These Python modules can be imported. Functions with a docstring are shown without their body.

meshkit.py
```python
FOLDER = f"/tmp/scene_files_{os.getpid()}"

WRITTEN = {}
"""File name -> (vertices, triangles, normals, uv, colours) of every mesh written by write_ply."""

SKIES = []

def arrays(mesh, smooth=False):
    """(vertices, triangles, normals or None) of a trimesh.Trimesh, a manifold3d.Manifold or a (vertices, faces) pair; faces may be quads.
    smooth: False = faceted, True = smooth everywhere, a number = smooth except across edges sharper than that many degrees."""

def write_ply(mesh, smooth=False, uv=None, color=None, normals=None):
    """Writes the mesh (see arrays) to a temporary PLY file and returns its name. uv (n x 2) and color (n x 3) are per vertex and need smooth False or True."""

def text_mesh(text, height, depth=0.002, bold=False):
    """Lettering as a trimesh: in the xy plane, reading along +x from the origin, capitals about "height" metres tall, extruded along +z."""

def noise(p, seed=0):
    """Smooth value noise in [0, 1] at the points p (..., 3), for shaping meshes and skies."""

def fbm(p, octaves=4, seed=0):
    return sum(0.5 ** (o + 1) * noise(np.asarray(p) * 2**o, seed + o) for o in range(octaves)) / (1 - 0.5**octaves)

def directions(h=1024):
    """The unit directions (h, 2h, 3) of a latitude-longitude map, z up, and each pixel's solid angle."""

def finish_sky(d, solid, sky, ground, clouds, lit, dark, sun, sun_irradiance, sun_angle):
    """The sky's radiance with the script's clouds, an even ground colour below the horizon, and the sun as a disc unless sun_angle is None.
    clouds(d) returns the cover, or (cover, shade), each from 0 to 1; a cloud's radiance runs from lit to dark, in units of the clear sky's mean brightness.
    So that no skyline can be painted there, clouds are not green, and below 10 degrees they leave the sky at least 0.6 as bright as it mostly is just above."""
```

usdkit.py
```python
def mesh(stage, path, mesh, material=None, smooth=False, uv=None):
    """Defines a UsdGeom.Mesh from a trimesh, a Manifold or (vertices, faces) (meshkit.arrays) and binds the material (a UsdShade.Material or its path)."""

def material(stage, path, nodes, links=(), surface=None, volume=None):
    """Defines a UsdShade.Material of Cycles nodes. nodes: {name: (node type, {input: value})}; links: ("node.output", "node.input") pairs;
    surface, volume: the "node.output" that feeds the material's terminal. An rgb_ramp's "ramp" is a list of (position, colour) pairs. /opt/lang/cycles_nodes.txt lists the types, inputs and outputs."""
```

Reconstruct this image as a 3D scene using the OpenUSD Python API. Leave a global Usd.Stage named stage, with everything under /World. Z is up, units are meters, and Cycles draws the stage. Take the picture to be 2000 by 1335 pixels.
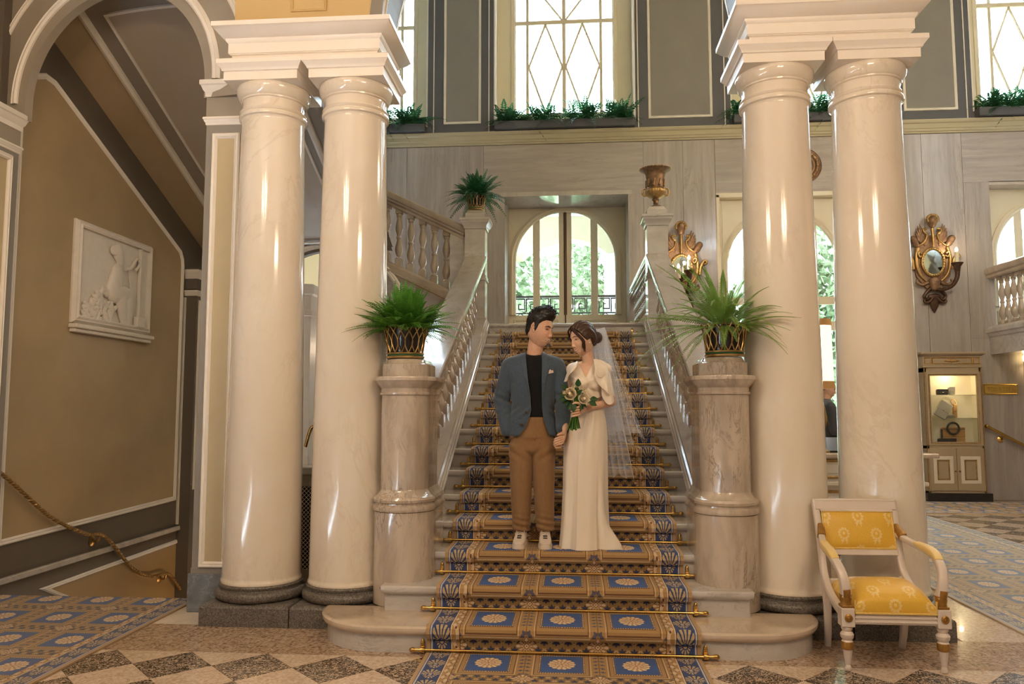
import math, random
import numpy as np
import trimesh, manifold3d as m3, meshkit, usdkit
from shapely.geometry import Polygon, Point, box as sbox
from shapely.ops import unary_union
from pxr import Usd, UsdGeom, UsdLux, UsdShade, Sdf, Gf, Vt

PI = math.pi
rng = np.random.default_rng(7)
stage = Usd.Stage.CreateInMemory()
UsdGeom.SetStageUpAxis(stage, 'Z')
UsdGeom.SetStageMetersPerUnit(stage, 1.0)
UsdGeom.Xform.Define(stage, '/World')
UsdGeom.Scope.Define(stage, '/World/Looks')

# ---------------------------------------------------------------- camera, sky, lamps, exposure
EXPOSURE = 0.0
SKY = 12.0
LAMP = 1.0
def setup_camera():
    yaw, pitch, roll, h = -.0772, .0851, -.0006, 1.4153
    f = np.array([math.sin(yaw)*math.cos(pitch), math.cos(yaw)*math.cos(pitch), math.sin(pitch)])
    r = np.cross(f, [0, 0, 1.]); r /= np.linalg.norm(r); u = np.cross(r, f)
    c, s = math.cos(roll), math.sin(roll)
    r, u = c*r + s*u, -s*r + c*u
    cam = UsdGeom.Camera.Define(stage, '/World/camera')
    cam.CreateHorizontalApertureAttr(36.0)
    cam.CreateVerticalApertureAttr(36.0*1335/2000)
    cam.CreateFocalLengthAttr(1509.3*36/2000)
    cam.CreateClippingRangeAttr((0.05, 500.0))
    cam.CreateExposureAttr(EXPOSURE)
    b = -f
    cam.AddTransformOp().Set(Gf.Matrix4d(*r, 0, *u, 0, *b, 0, 0, 0, h, 1))
setup_camera()

def setup_sky():
    d = UsdLux.DomeLight.Define(stage, '/World/sky')
    d.CreateIntensityAttr(SKY)
    d.CreateColorAttr(Gf.Vec3f(.68, .84, 1.0))
setup_sky()

def sphere_lamp(name, loc, radius, power, color):
    l = UsdLux.SphereLight.Define(stage, '/World/' + name)
    l.AddTranslateOp().Set(Gf.Vec3d(*map(float, loc)))
    l.CreateRadiusAttr(radius)
    l.CreateIntensityAttr(power)
    l.CreateColorAttr(Gf.Vec3f(*color))
    return l
WARM = (1.0, .76, .52)
# the lobby's two chandeliers (behind and above the camera) and the hall lantern: bulbs in a ring
def chandelier_bulbs(tag_, cx, cy, cz, rad, n, power):
    for i in range(n):
        a = 2*PI*i/n + .3
        sphere_lamp(f'{tag_}_{i:03d}', (cx + rad*math.cos(a), cy + rad*math.sin(a), cz), .05, power, WARM)
chandelier_bulbs('lobby_bulb', -2.3, 1.6, 3.9, .45, 6, 310*LAMP)
chandelier_bulbs('lobby_bulb_b', 1.7, .9, 3.75, .45, 6, 390*LAMP)
chandelier_bulbs('hall_bulb', 4.8, 7.6, 5.2, .4, 5, 420*LAMP)
chandelier_bulbs('hall_lantern', 2.0, 8.4, 8.3, .6, 6, 80*LAMP)
# picture-light lanterns in the lower stair hall and the rear rooms
sphere_lamp('passage_bulb', (-2.9, 11.2, 2.3), .06, 120*LAMP, WARM)
sphere_lamp('stairwell_bulb', (-3.2, 8.5, -1.0), .06, 110*LAMP, (1.0, .66, .36))

# ---------------------------------------------------------------- helpers: prims
_names = {}
def numbered(parent, name):
    k = _names.get((parent, name), 0)
    _names[(parent, name)] = k + 1
    return name if k == 0 else f'{name}_{k:03d}'
class Thing:
    def __init__(s, prim, loc): s.prim, s.loc = prim, np.array(loc, float)
    @property
    def path(s): return str(s.prim.GetPath())
def tag(prim, label=None, cat=None, group=None, kind=None):
    prim = getattr(prim, 'prim', prim)
    for k, v in (('label', label), ('category', cat), ('group', group), ('kind', kind)):
        if v: prim.SetCustomDataByKey(k, v)
def thing(name, label, cat, loc=(0, 0, 0), rotz=0.0, group=None, kind=None):
    p = '/World/' + numbered('/World', name)
    x = UsdGeom.Xform.Define(stage, p)
    x.AddTranslateOp().Set(Gf.Vec3d(*map(float, loc)))
    if rotz: x.AddRotateZOp().Set(math.degrees(rotz))
    tag(x.GetPrim(), label, cat, group, kind)
    return Thing(x.GetPrim(), loc)
def setting(name, loc=(0, 0, 0)):
    p = '/World/' + numbered('/World', name)
    x = UsdGeom.Xform.Define(stage, p)
    tag(x.GetPrim(), kind='structure')
    return Thing(x.GetPrim(), (0, 0, 0))
def copy_of(src, loc, rotz=0.0, label=None, group=None, scale=None):
    base = str(src.prim.GetName())
    p = '/World/' + numbered('/World', base)
    x = UsdGeom.Xform.Define(stage, p)
    x.GetPrim().GetReferences().AddInternalReference(src.prim.GetPath())
    x.ClearXformOpOrder()
    for a in ('xformOp:translate', 'xformOp:rotateZ', 'xformOp:scale'):
        if x.GetPrim().HasAttribute(a): pass
    xf = UsdGeom.Xformable(x.GetPrim())
    t = x.GetPrim().CreateAttribute('xformOp:translate', Sdf.ValueTypeNames.Double3); t.Set(Gf.Vec3d(*map(float, loc)))
    order = ['xformOp:translate']
    if rotz:
        r = x.GetPrim().CreateAttribute('xformOp:rotateZ', Sdf.ValueTypeNames.Float); r.Set(math.degrees(rotz)); order.append('xformOp:rotateZ')
    if scale is not None:
        r = x.GetPrim().CreateAttribute('xformOp:scale', Sdf.ValueTypeNames.Float3); r.Set(Gf.Vec3f(*scale)); order.append('xformOp:scale')
    x.GetPrim().CreateAttribute('xformOpOrder', Sdf.ValueTypeNames.TokenArray).Set(order)
    x.GetPrim().SetInstanceable(True)
    tag(x.GetPrim(), label, None, group)
    return Thing(x.GetPrim(), loc)
def obj(name, mesh, mat, parent=None, smooth=False, uv=None, local=False, label=None, kind=None):
    """One Mesh prim. Meshes are modelled in world coordinates (local=False) and stored relative to their thing."""
    if isinstance(mesh, MB): mesh = mesh.out()
    v, f, n = meshkit.arrays(mesh, smooth)
    top = parent
    root = parent
    if root is not None and not local:
        v = v - root.loc
    pp = root.path if root is not None else '/World'
    path = pp + '/' + numbered(pp, name)
    m = UsdGeom.Mesh.Define(stage, path)
    m.CreatePointsAttr(Vt.Vec3fArray.FromNumpy(np.ascontiguousarray(v, np.float32)))
    m.CreateFaceVertexCountsAttr(Vt.IntArray.FromNumpy(np.full(len(f), 3, np.int32)))
    m.CreateFaceVertexIndicesAttr(Vt.IntArray.FromNumpy(np.ascontiguousarray(f, np.int32).ravel()))
    m.CreateSubdivisionSchemeAttr('none')
    if n is not None:
        m.CreateNormalsAttr(Vt.Vec3fArray.FromNumpy(n.astype(np.float32))); m.SetNormalsInterpolation('vertex')
    if uv is not None:
        UsdGeom.PrimvarsAPI(m).CreatePrimvar('st', Sdf.ValueTypeNames.TexCoord2fArray, 'vertex').Set(Vt.Vec2fArray.FromNumpy(np.asarray(uv, np.float32)))
    UsdShade.MaterialBindingAPI.Apply(m.GetPrim()).Bind(mat)
    t = Thing(m.GetPrim(), root.loc if root is not None else (0, 0, 0))
    tag(t, label, None, None, kind)
    return t

# ---------------------------------------------------------------- helpers: meshes
class MB:
    def __init__(s): s.v, s.f, s.n = [], [], 0
    def add(s, v, f):
        v = np.asarray(v, float); f = np.asarray(f, int)
        if f.shape[1] == 4: f = np.vstack([f[:, [0, 1, 2]], f[:, [0, 2, 3]]])
        s.v.append(v); s.f.append(f + s.n); s.n += len(v); return s
    def mesh(s, m):
        if isinstance(m, MB): m = m.out()
        v, f, _ = meshkit.arrays(m); return s.add(v, f)
    def out(s): return trimesh.Trimesh(np.vstack(s.v), np.vstack(s.f), process=False)
    def box(s, x0, x1, y0, y1, z0, z1, c=0.0):
        return s.mesh(cbox(x0, x1, y0, y1, z0, z1, c))
def cbox(x0, x1, y0, y1, z0, z1, c=0.0):
    """Box, its twelve edges chamfered by c."""
    if c <= 0:
        m = trimesh.creation.box([x1-x0, y1-y0, z1-z0]); m.apply_translation([(x0+x1)/2, (y0+y1)/2, (z0+z1)/2]); return m
    pts = []
    for sx in (0, 1):
        for sy in (0, 1):
            for sz in (0, 1):
                p = np.array([(x0, x1)[sx], (y0, y1)[sy], (z0, z1)[sz]])
                d = np.array([1-2*sx, 1-2*sy, 1-2*sz])*c
                for k in range(3):
                    q = p + d; q[k] = p[k]; pts.append(q)
    return trimesh.convex.convex_hull(np.array(pts))
def grid_faces(n, m, wrap_m=False, wrap_n=False):
    i, j = np.meshgrid(np.arange(n if wrap_n else n-1), np.arange(m if wrap_m else m-1), indexing='ij')
    i, j = i.ravel(), j.ravel(); i2, j2 = (i+1) % n, (j+1) % m
    return np.stack([i*m+j, i*m+j2, i2*m+j2, i2*m+j], 1)
def lathe(profile, c=(0, 0, 0), seg=32, caps=True):
    """Revolve [(r, z)] (bottom to top, outward facing)."""
    p = np.asarray(profile, float); a = np.arange(seg)*2*PI/seg
    v = np.stack([p[:, None, 0]*np.cos(a), p[:, None, 0]*np.sin(a), np.repeat(p[:, 1:2], seg, 1)], -1).reshape(-1, 3) + c
    f = grid_faces(len(p), seg, wrap_m=True)
    m = MB().add(v, f)
    if caps:
        for row, flip in ((0, True), (len(p)-1, False)):
            if p[row, 0] > 1e-6:
                ring = v[row*seg:(row+1)*seg]; cc = ring.mean(0)
                fr = np.stack([np.arange(seg), (np.arange(seg)+1) % seg, np.full(seg, seg)], 1)
                m.add(np.vstack([ring, cc]), fr[:, ::-1] if flip else fr)
    return m.out()
def tube(points, radius, seg=8, caps=True, closed=False):
    p = np.asarray(points, float); n = len(p)
    r = np.broadcast_to(np.asarray(radius, float), (n,))
    t = np.roll(p, -1, 0) - np.roll(p, 1, 0) if closed else np.gradient(p, axis=0)
    t /= np.linalg.norm(t, axis=1, keepdims=True) + 1e-12
    a = np.zeros((n, 3)); ref = np.array([0, 0, 1.]) if abs(t[0, 2]) < .9 else np.array([1., 0, 0])
    for i in range(n):
        x = ref - t[i]*(ref @ t[i]); x /= np.linalg.norm(x) + 1e-12; a[i] = x; ref = x
    b = np.cross(t, a); ang = np.arange(seg)*2*PI/seg
    v = p[:, None] + r[:, None, None]*(np.cos(ang)[None, :, None]*a[:, None] + np.sin(ang)[None, :, None]*b[:, None])
    m = MB().add(v.reshape(-1, 3), grid_faces(n, seg, wrap_m=True, wrap_n=closed))
    if caps and not closed:
        for row, flip in ((0, True), (n-1, False)):
            fr = np.stack([np.arange(seg), (np.arange(seg)+1) % seg, np.full(seg, seg)], 1)
            m.add(np.vstack([v[row], p[row]]), fr[:, ::-1] if flip else fr)
    return m.out()
def smooth_path(pts, n=40, closed=False):
    """Catmull-Rom through points."""
    p = np.asarray(pts, float)
    if closed: q = np.vstack([p[-1], p, p[0], p[1]])
    else: q = np.vstack([2*p[0]-p[1], p, 2*p[-1]-p[-2]])
    segs = len(q)-3; t = np.linspace(0, segs, n, endpoint=not closed); i = np.minimum(t.astype(int), segs-1); u = (t-i)[:, None]
    a, b, c, d = q[i], q[i+1], q[i+2], q[i+3]
    return .5*(2*b + (c-a)*u + (2*a-5*b+4*c-d)*u**2 + (3*b-a-3*c+d)*u**3)
def sweep(profile, path, N, closed=False, caps=True):
    """Profile [(side, out)] swept along a path lying in a plane with normal N; corners mitred. side = N x tangent."""
    p = np.asarray(path, float); N = np.asarray(N, float)/np.linalg.norm(N); n = len(p); pr = np.asarray(profile, float)
    d = np.roll(p, -1, 0) - p
    if not closed: d[-1] = d[-2]
    d /= np.linalg.norm(d, axis=1, keepdims=True)
    din = np.roll(d, 1, 0)
    if not closed: din[0] = d[0]
    s1, s2 = np.cross(N, din), np.cross(N, d)
    s = s1 + s2; s /= np.linalg.norm(s, axis=1, keepdims=True)
    k = 1/np.maximum((s*s2).sum(1), .3)
    v = p[:, None] + pr[None, :, 0, None]*(s*k[:, None])[:, None] + pr[None, :, 1, None]*N
    m = len(pr)
    mb = MB().add(v.reshape(-1, 3), grid_faces(n, m, wrap_m=True, wrap_n=closed))
    if caps and not closed:
        tri = np.array(trimesh.creation.triangulate_polygon(Polygon(pr), engine='earcut')[1]) if m > 3 else np.array([[0, 1, 2]])
        tv = np.array(trimesh.creation.triangulate_polygon(Polygon(pr), engine='earcut')[0]) if m > 3 else pr
        for row in (0, n-1):
            vv = p[row] + tv[:, :1]*(s*k[:, None])[row] + tv[:, 1:2]*N
            mb.add(vv, tri); mb.add(vv, tri[:, ::-1])
    out = mb.out(); out.fix_normals() if False else None
    return out
def prism(poly, a, b, plane='xz'):
    """A shapely polygon (in the named plane) extruded from a to b along the third axis."""
    ms = []
    for g in getattr(poly, 'geoms', [poly]):
        if g.is_empty or g.area < 1e-9: continue
        m = trimesh.creation.extrude_polygon(g, b-a, engine='earcut'); v = np.array(m.vertices); v[:, 2] += a; f = np.array(m.faces)
        if plane == 'xz': v = v[:, [0, 2, 1]]; f = f[:, ::-1]
        elif plane == 'yz': v = v[:, [2, 0, 1]]
        ms.append((v, f))
    mb = MB()
    for v, f in ms: mb.add(v, f)
    return mb.out()
def rect_loft(cx, cy, hx, hy, prof, caps=True):
    """Rectangular plan with vertical profile [(offset, z)] from bottom to top."""
    v = []
    for o, z in prof:
        v += [(cx-hx-o, cy-hy-o, z), (cx+hx+o, cy-hy-o, z), (cx+hx+o, cy+hy+o, z), (cx-hx-o, cy+hy+o, z)]
    m = MB().add(v, grid_faces(len(prof), 4, wrap_m=True)); n = len(v)
    m2 = MB().add(v, np.vstack([m.f[0], [[0, 2, 1], [0, 3, 2]] if caps else np.zeros((0, 3), int), [[n-4, n-3, n-2], [n-4, n-2, n-1]] if caps else np.zeros((0, 3), int)]))
    return m2.out()
def ring_loft(rings):
    """Closed rings of equal count, bottom to top, capped with fans."""
    r = np.asarray(rings, float); n, m = r.shape[:2]
    mb = MB().add(r.reshape(-1, 3), grid_faces(n, m, wrap_m=True))
    for row, flip in ((0, True), (n-1, False)):
        fr = np.stack([np.arange(m), (np.arange(m)+1) % m, np.full(m, m)], 1)
        mb.add(np.vstack([r[row], r[row].mean(0)]), fr[:, ::-1] if flip else fr)
    return mb.out()
def mirror_x(mesh, cx):
    v, f, _ = meshkit.arrays(mesh); v = v.copy(); v[:, 0] = 2*cx - v[:, 0]
    return trimesh.Trimesh(v, f[:, ::-1], process=False)
def turned(mesh, rz=0, rx=0, ry=0, at=(0, 0, 0), scale=1.0):
    v, f, _ = meshkit.arrays(mesh); v = v*scale
    for ang, ax in ((rx, 0), (ry, 1), (rz, 2)):
        if ang:
            c, s = math.cos(ang), math.sin(ang); i, j = [(1, 2), (2, 0), (0, 1)][ax]
            a, b = v[:, i].copy(), v[:, j].copy(); v[:, i], v[:, j] = c*a - s*b, s*a + c*b
    return trimesh.Trimesh(v + np.asarray(at, float), f, process=False)
def hull(balls, seg=3):
    """Manifold hull of spheres [(centre, radius)]."""
    pts = []
    ico = trimesh.creation.icosphere(subdivisions=seg-1).vertices
    for c, r in balls: pts.append(np.asarray(c) + ico*np.asarray(r))
    return m3.Manifold.hull_points(np.vstack(pts))
# ---------------------------------------------------------------- helpers: material graphs
def hexc(h):
    c = np.array([int(h[i:i+2], 16)/255 for i in (0, 2, 4)]); return tuple(np.where(c < .04045, c/12.92, ((c+.055)/1.055)**2.4))
class S:
    """A socket of a node graph; arithmetic on it makes math nodes."""
    def __init__(s, g, name): s.g, s.name = g, name
    def __add__(s, o): return s.g.math('add', s, o)
    __radd__ = __add__
    def __sub__(s, o): return s.g.math('subtract', s, o)
    def __rsub__(s, o): return s.g.math('subtract', o, s)
    def __mul__(s, o): return s.g.math('multiply', s, o)
    __rmul__ = __mul__
    def __truediv__(s, o): return s.g.math('divide', s, o)
    def lt(s, o): return s.g.math('less_than', s, o)
    def gt(s, o): return s.g.math('greater_than', s, o)
    def abs(s): return s.g.math('absolute', s)
    def sin(s): return s.g.math('sine', s)
    def cos(s): return s.g.math('cosine', s)
    def max(s, o): return s.g.math('maximum', s, o)
    def min(s, o): return s.g.math('minimum', s, o)
    def floor(s): return s.g.math('floor', s)
    def sqrt(s): return s.g.math('sqrt', s)
    def atan2(s, o): return s.g.math('arctan2', s, o)
    def wrap(s, period):   # to [-period/2, period/2]
        t = s.g.math('add', s.g.math('divide', s, period), .5)
        return (s.g.math('fraction', s.g.math('add', t, 100.0)) - .5)*period
    def between(s, a, b): return s.gt(a)*s.lt(b)
class G:
    def __init__(s): s.nodes, s.links, s.k = {}, [], 0
    def n(s, kind, out, **inp):
        name = f'n{s.k}'; s.k += 1; vals = {}
        for k, v in inp.items():
            if isinstance(v, S): s.links.append((v.name, f'{name}.{k}'))
            else: vals[k] = v
        s.nodes[name] = (kind, vals); return S(s, f'{name}.{out}')
    def math(s, t, a, b=None):
        kw = {'value1': a}
        if b is not None: kw['value2'] = b
        return s.n('math', 'value', math_type=t, **kw)
    def pos(s): return s.n('geometry', 'position')
    def mapped(s, v, scale=(1, 1, 1), rot=(0, 0, 0), loc=(0, 0, 0)): return s.n('mapping', 'vector', vector=v, scale=scale, rotation=rot, location=loc)
    def noise(s, v, scale, detail=3, rough=.5, dist=0.0, out='fac'): return s.n('noise_texture', out, vector=v, scale=scale, detail=detail, roughness=rough, distortion=dist)
    def ramp(s, fac, stops): return s.n('rgb_ramp', 'color', fac=fac, ramp=stops)
    def mix(s, fac, a, b): return s.n('mix', 'color', fac=fac, color1=a, color2=b)
    def bump(s, h, dist, strength=1.0): return s.n('bump', 'normal', height=h, distance=dist, strength=strength)
    def uv(s):
        u = s.n('uvmap', 'UV', attribute='st'); name = s.n('separate_xyz', 'x', vector=u)
        return name, S(s, name.name.replace('.x', '.y'))
    def bsdf(s, **inp): return s.n('principled_bsdf', 'BSDF', **inp)
    def build(s, name, surf): return usdkit.material(stage, '/World/Looks/' + name, s.nodes, s.links, surface=surf.name)

M = {}
def plain(name, col, rough=.5, metal=0.0, var=.06, scale=6.0, spec=.5, bumpd=0.0, coat=0.0, **kw):
    g = G(); p = g.pos(); nz = g.noise(p, scale, 4, .6)
    c = np.array(col); lo, hi = tuple(c*(1-var)), tuple(np.minimum(c*(1+var), 1))
    base = g.ramp(nz, [(.3, lo), (.7, hi)])
    inp = dict(base_color=base, roughness=rough, metallic=metal, specular_ior_level=spec, coat_weight=coat, **kw)
    if bumpd: inp['normal'] = g.bump(g.noise(p, scale*12, 3), bumpd)
    M[name] = g.build(name, g.bsdf(**inp)); return M[name]
def marble(name, light, dark, vein, stretch, rot, scale=1.0, rough=.14, veins=.5, coat=.3, fine=1.0):
    """Layered clouds, drawn-out bands and thin veins."""
    g = G(); p = g.pos()
    q = g.mapped(p, scale=stretch, rot=rot)
    warp = g.noise(p, 1.3*scale, 4, .6, out='color')
    q2 = g.n('mix_vector', 'result', fac=.12, a=q, b=warp)
    bands = g.noise(q2, 3.0*scale, 6, .62, .4)
    cloud = g.noise(p, .9*scale, 4, .55)
    base = g.ramp(bands, [(.30, dark), (.47, tuple((np.array(light)+np.array(dark))/2)), (.60, light), (.8, tuple(np.minimum(np.array(light)*1.08, 1)))])
    base = g.mix(g.math('multiply', cloud, .35), base, light)
    vn = g.noise(q2, 2.1*scale*fine, 8, .68, 1.1)
    line = g.n('map_range', 'result', value=(vn - .5).abs(), from_min=0.0, from_max=.022, to_min=1.0, to_max=0.0, clamp=True)
    patch = g.n('map_range', 'result', value=g.noise(p, 1.7*scale, 2), from_min=.45, from_max=.65, to_min=0.0, to_max=1.0, clamp=True)
    base = g.mix(line*patch*veins, base, vein)
    M[name] = g.build(name, g.bsdf(base_color=base, roughness=rough, coat_weight=coat, coat_roughness=.06, specular_ior_level=.45)); return M[name]

marble('column_marble', (.80, .72, .61), (.71, .62, .51), (.55, .45, .35), (1, 1, .45), (0, .35, .2), .7, .13, .30, .5)
marble('entablature_stone', (.88, .82, .74), (.85, .78, .70), (.7, .6, .5), (1, 1, 1), (0, 0, 0), .8, .42, .1, 0)
marble('wall_marble_v', (.41, .365, .335), (.29, .255, .235), (.22, .18, .15), (3.2, 3.2, .22), (0, .05, 0), 1.0, .22, .55, .15)
marble('wall_marble_h', (.42, .375, .345), (.31, .27, .25), (.25, .21, .18), (.22, 3.2, 3.0), (0, .06, 0), 1.0, .22, .5, .15)
marble('newel_marble', (.56, .475, .385), (.31, .255, .205), (.16, .125, .10), (1.5, 1.5, .45), (.5, .7, .3), 1.6, .12, .8, .5, 1.5)
marble('rail_marble', (.50, .45, .41), (.37, .33, .30), (.26, .22, .20), (.8, .35, .35), (.45, 0, .4), 1.6, .10, .5, .6, 1.3)
marble('baluster_marble', (.44, .36, .28), (.34, .27, .21), (.30, .23, .18), (1, 1, .5), (.2, .3, 0), 2.0, .12, .3, .5)
marble('step_marble', (.60, .565, .535), (.42, .395, .37), (.22, .19, .17), (.5, 1.3, 1.3), (.2, .3, .5), 1.5, .13, .55, .4, 1.4)
marble('step_marble_warm', (.62, .51, .40), (.46, .37, .29), (.30, .22, .16), (.9, .5, 1.3), (.2, .3, .9), 1.4, .12, .5, .4, 1.3)
marble('threshold_marble', (.80, .72, .62), (.66, .58, .5), (.4, .35, .3), (1, 1, 1), (0, 0, 0), 2.0, .2, .3, .3)
marble('blue_marble', (.20, .22, .25), (.10, .115, .135), (.5, .5, .5), (1, 1, 1), (.6, .4, 0), 3.2, .25, .8, .2, 1.5)

def speckle(name, stops, scale, rough=.3, coat=0.0, detail_mix=.5, bumpd=0.0):
    g = G(); p = g.pos()
    v = g.n('voronoi_texture', 'color', vector=p, scale=scale, feature='f1', randomness=1.0)
    a = g.n('rgb_to_bw', 'val', color=v)
    b = g.noise(p, scale*.25, 4, .6)
    t = a*(1-detail_mix) + b*detail_mix
    c = g.ramp(t, stops)
    inp = dict(base_color=c, roughness=rough, coat_weight=coat)
    if bumpd: inp['normal'] = g.bump(a, bumpd)
    M[name] = g.build(name, g.bsdf(**inp)); return M[name]
speckle('granite', [(.2, (.05, .045, .04)), (.45, (.11, .095, .08)), (.6, (.16, .14, .12)), (.8, (.22, .2, .17))], 160, .42, .1, .35, .001)
speckle('terrazzo_light', [(.25, (.50, .37, .27)), (.45, (.60, .47, .36)), (.62, (.66, .53, .42)), (.85, (.76, .66, .56))], 75, .16, .2, .40)
speckle('terrazzo_border', [(.25, (.20, .12, .075)), (.42, (.36, .25, .165)), (.6, (.48, .35, .25)), (.85, (.62, .5, .39))], 70, .16, .2, .45)
def terrazzo_dark():
    g = G(); p = g.pos()
    q = g.n('mix_vector', 'result', fac=.06, a=p, b=g.noise(p, 30, 3, out='color'))
    v = g.n('voronoi_texture', 'distance', vector=q, scale=52.0, feature='distance_to_edge')
    nz = g.noise(p, 60, 4, .6)
    chip = g.n('map_range', 'result', value=g.noise(p, 34, 4, .68, 2.4), from_min=.50, from_max=.54, to_min=0.0, to_max=1.0, clamp=True)
    c = g.mix(chip, (.030, .023, .018), (.50, .39, .29))
    M['terrazzo_dark'] = g.build('terrazzo_dark', g.bsdf(base_color=c, roughness=.18, coat_weight=.2))
terrazzo_dark()

plain('white_trim', (.84, .80, .74), .45, var=.03)
plain('taupe_paint', (.33, .285, .225), .55, var=.05, scale=2.0)
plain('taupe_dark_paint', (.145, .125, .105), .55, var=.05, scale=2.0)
plain('pilaster_face_paint', (.26, .235, .205), .55, var=.05, scale=2.0)
plain('olive_panel_paint', (.50, .405, .245), .5, var=.05, scale=2.0)
plain('stair_panel_paint', (.41, .305, .17), .5, var=.10, scale=1.2)
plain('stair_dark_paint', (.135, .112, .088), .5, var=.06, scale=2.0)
plain('stair_gold_paint', (.38, .255, .115), .5, var=.06, scale=2.0)
plain('cove_paint', (.40, .30, .18), .5, var=.06, scale=2.0)
plain('soffit_paint', (.42, .345, .26), .6, var=.05, scale=1.5)
plain('soffit_border_paint', (.26, .225, .185), .6, var=.05, scale=1.5)
plain('mustard_paint', (.62, .44, .20), .5, var=.03, scale=2.0)
plain('upper_wall_paint', (.105, .108, .122), .6, var=.05, scale=2.0)
plain('upper_panel_paint', (.24, .225, .21), .6, var=.06, scale=2.0)
plain('cornice_paint', (.44, .39, .26), .45, var=.03, scale=3.0)
plain('joinery_paint', (.74, .665, .50), .4, var=.03, scale=3.0)
plain('ceiling_paint', (.80, .74, .63), .7, var=.02)
plain('plaster_white', (.78, .73, .67), .6, var=.04, scale=12.0)
plain('brass', (.62, .40, .13), .20, 1.0, var=.12, scale=30.0)
plain('old_gold', (.46, .30, .12), .38, .9, var=.25, scale=25.0)
plain('dark_bronze', (.10, .055, .035), .38, .8, var=.3, scale=25.0)
plain('rust_bronze', (.25, .15, .085), .45, .6, var=.4, scale=18.0)
plain('iron', (.035, .03, .028), .45, .6, var=.1)
plain('chair_lacquer', (.66, .58, .52), .35, var=.04, scale=8.0, coat=.2)
plain('cabinet_paint', (.40, .31, .20), .42, var=.05, scale=3.0)
plain('cabinet_white', (.72, .66, .55), .45, var=.03)
plain('black_stone', (.015, .013, .013), .2, var=.3, scale=20.0, coat=.3)
plain('cream_display', (.85, .78, .62), .6, var=.02)
plain('portico_plaster', (.50, .50, .49), .7, var=.04)
plain('portico_beam_paint', (.50, .42, .27), .7, var=.04)
plain('garden_ground', (.12, .16, .06), .9, var=.3, scale=3.0)
plain('rope', (.30, .17, .06), .55, .25, var=.25, scale=60.0)

def glass_pane():
    g = G()
    f = g.n('fresnel', 'fac', IOR=1.45)
    t = g.n('transparent_bsdf', 'BSDF', color=(.96, .98, .97)); gl = g.n('glossy_bsdf', 'BSDF', color=(1, 1, 1), roughness=.02)
    s = g.n('mix_closure', 'closure', fac=f*.8, closure1=t, closure2=gl)
    M['pane'] = g.build('pane', s)
glass_pane()
def foliage(name, c1, c2, rough=.45, trans=.35):
    g = G(); p = g.pos(); nz = g.noise(p, 9.0, 3)
    c = g.ramp(nz, [(.3, c1), (.7, c2)])
    a = g.bsdf(base_color=c, roughness=rough, specular_ior_level=.35)
    t = g.n('translucent_bsdf', 'BSDF', color=c)
    M[name] = g.build(name, g.n('mix_closure', 'closure', fac=trans, closure1=a, closure2=t))
foliage('fern_green', (.045, .16, .020), (.14, .36, .045))
foliage('fern_light', (.15, .29, .05), (.30, .46, .11))
foliage('fern_blue_green', (.018, .10, .045), (.045, .20, .075))
foliage('tree_green', (.13, .18, .09), (.30, .36, .21), .6, .4)
plain('bark', (.09, .06, .04), .9, var=.3, scale=14.0)
plain('soil', (.03, .02, .013), .95, var=.4, scale=50.0)
def lamp_glow(name, col, strength):
    g = G(); M[name] = g.build(name, g.n('emission', 'emission', color=col, strength=strength))
lamp_glow('bulb_glow', (1.0, .80, .52), 60.0)
lamp_glow('lampshade_glow', (1.0, .83, .58), 1.6)
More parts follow.
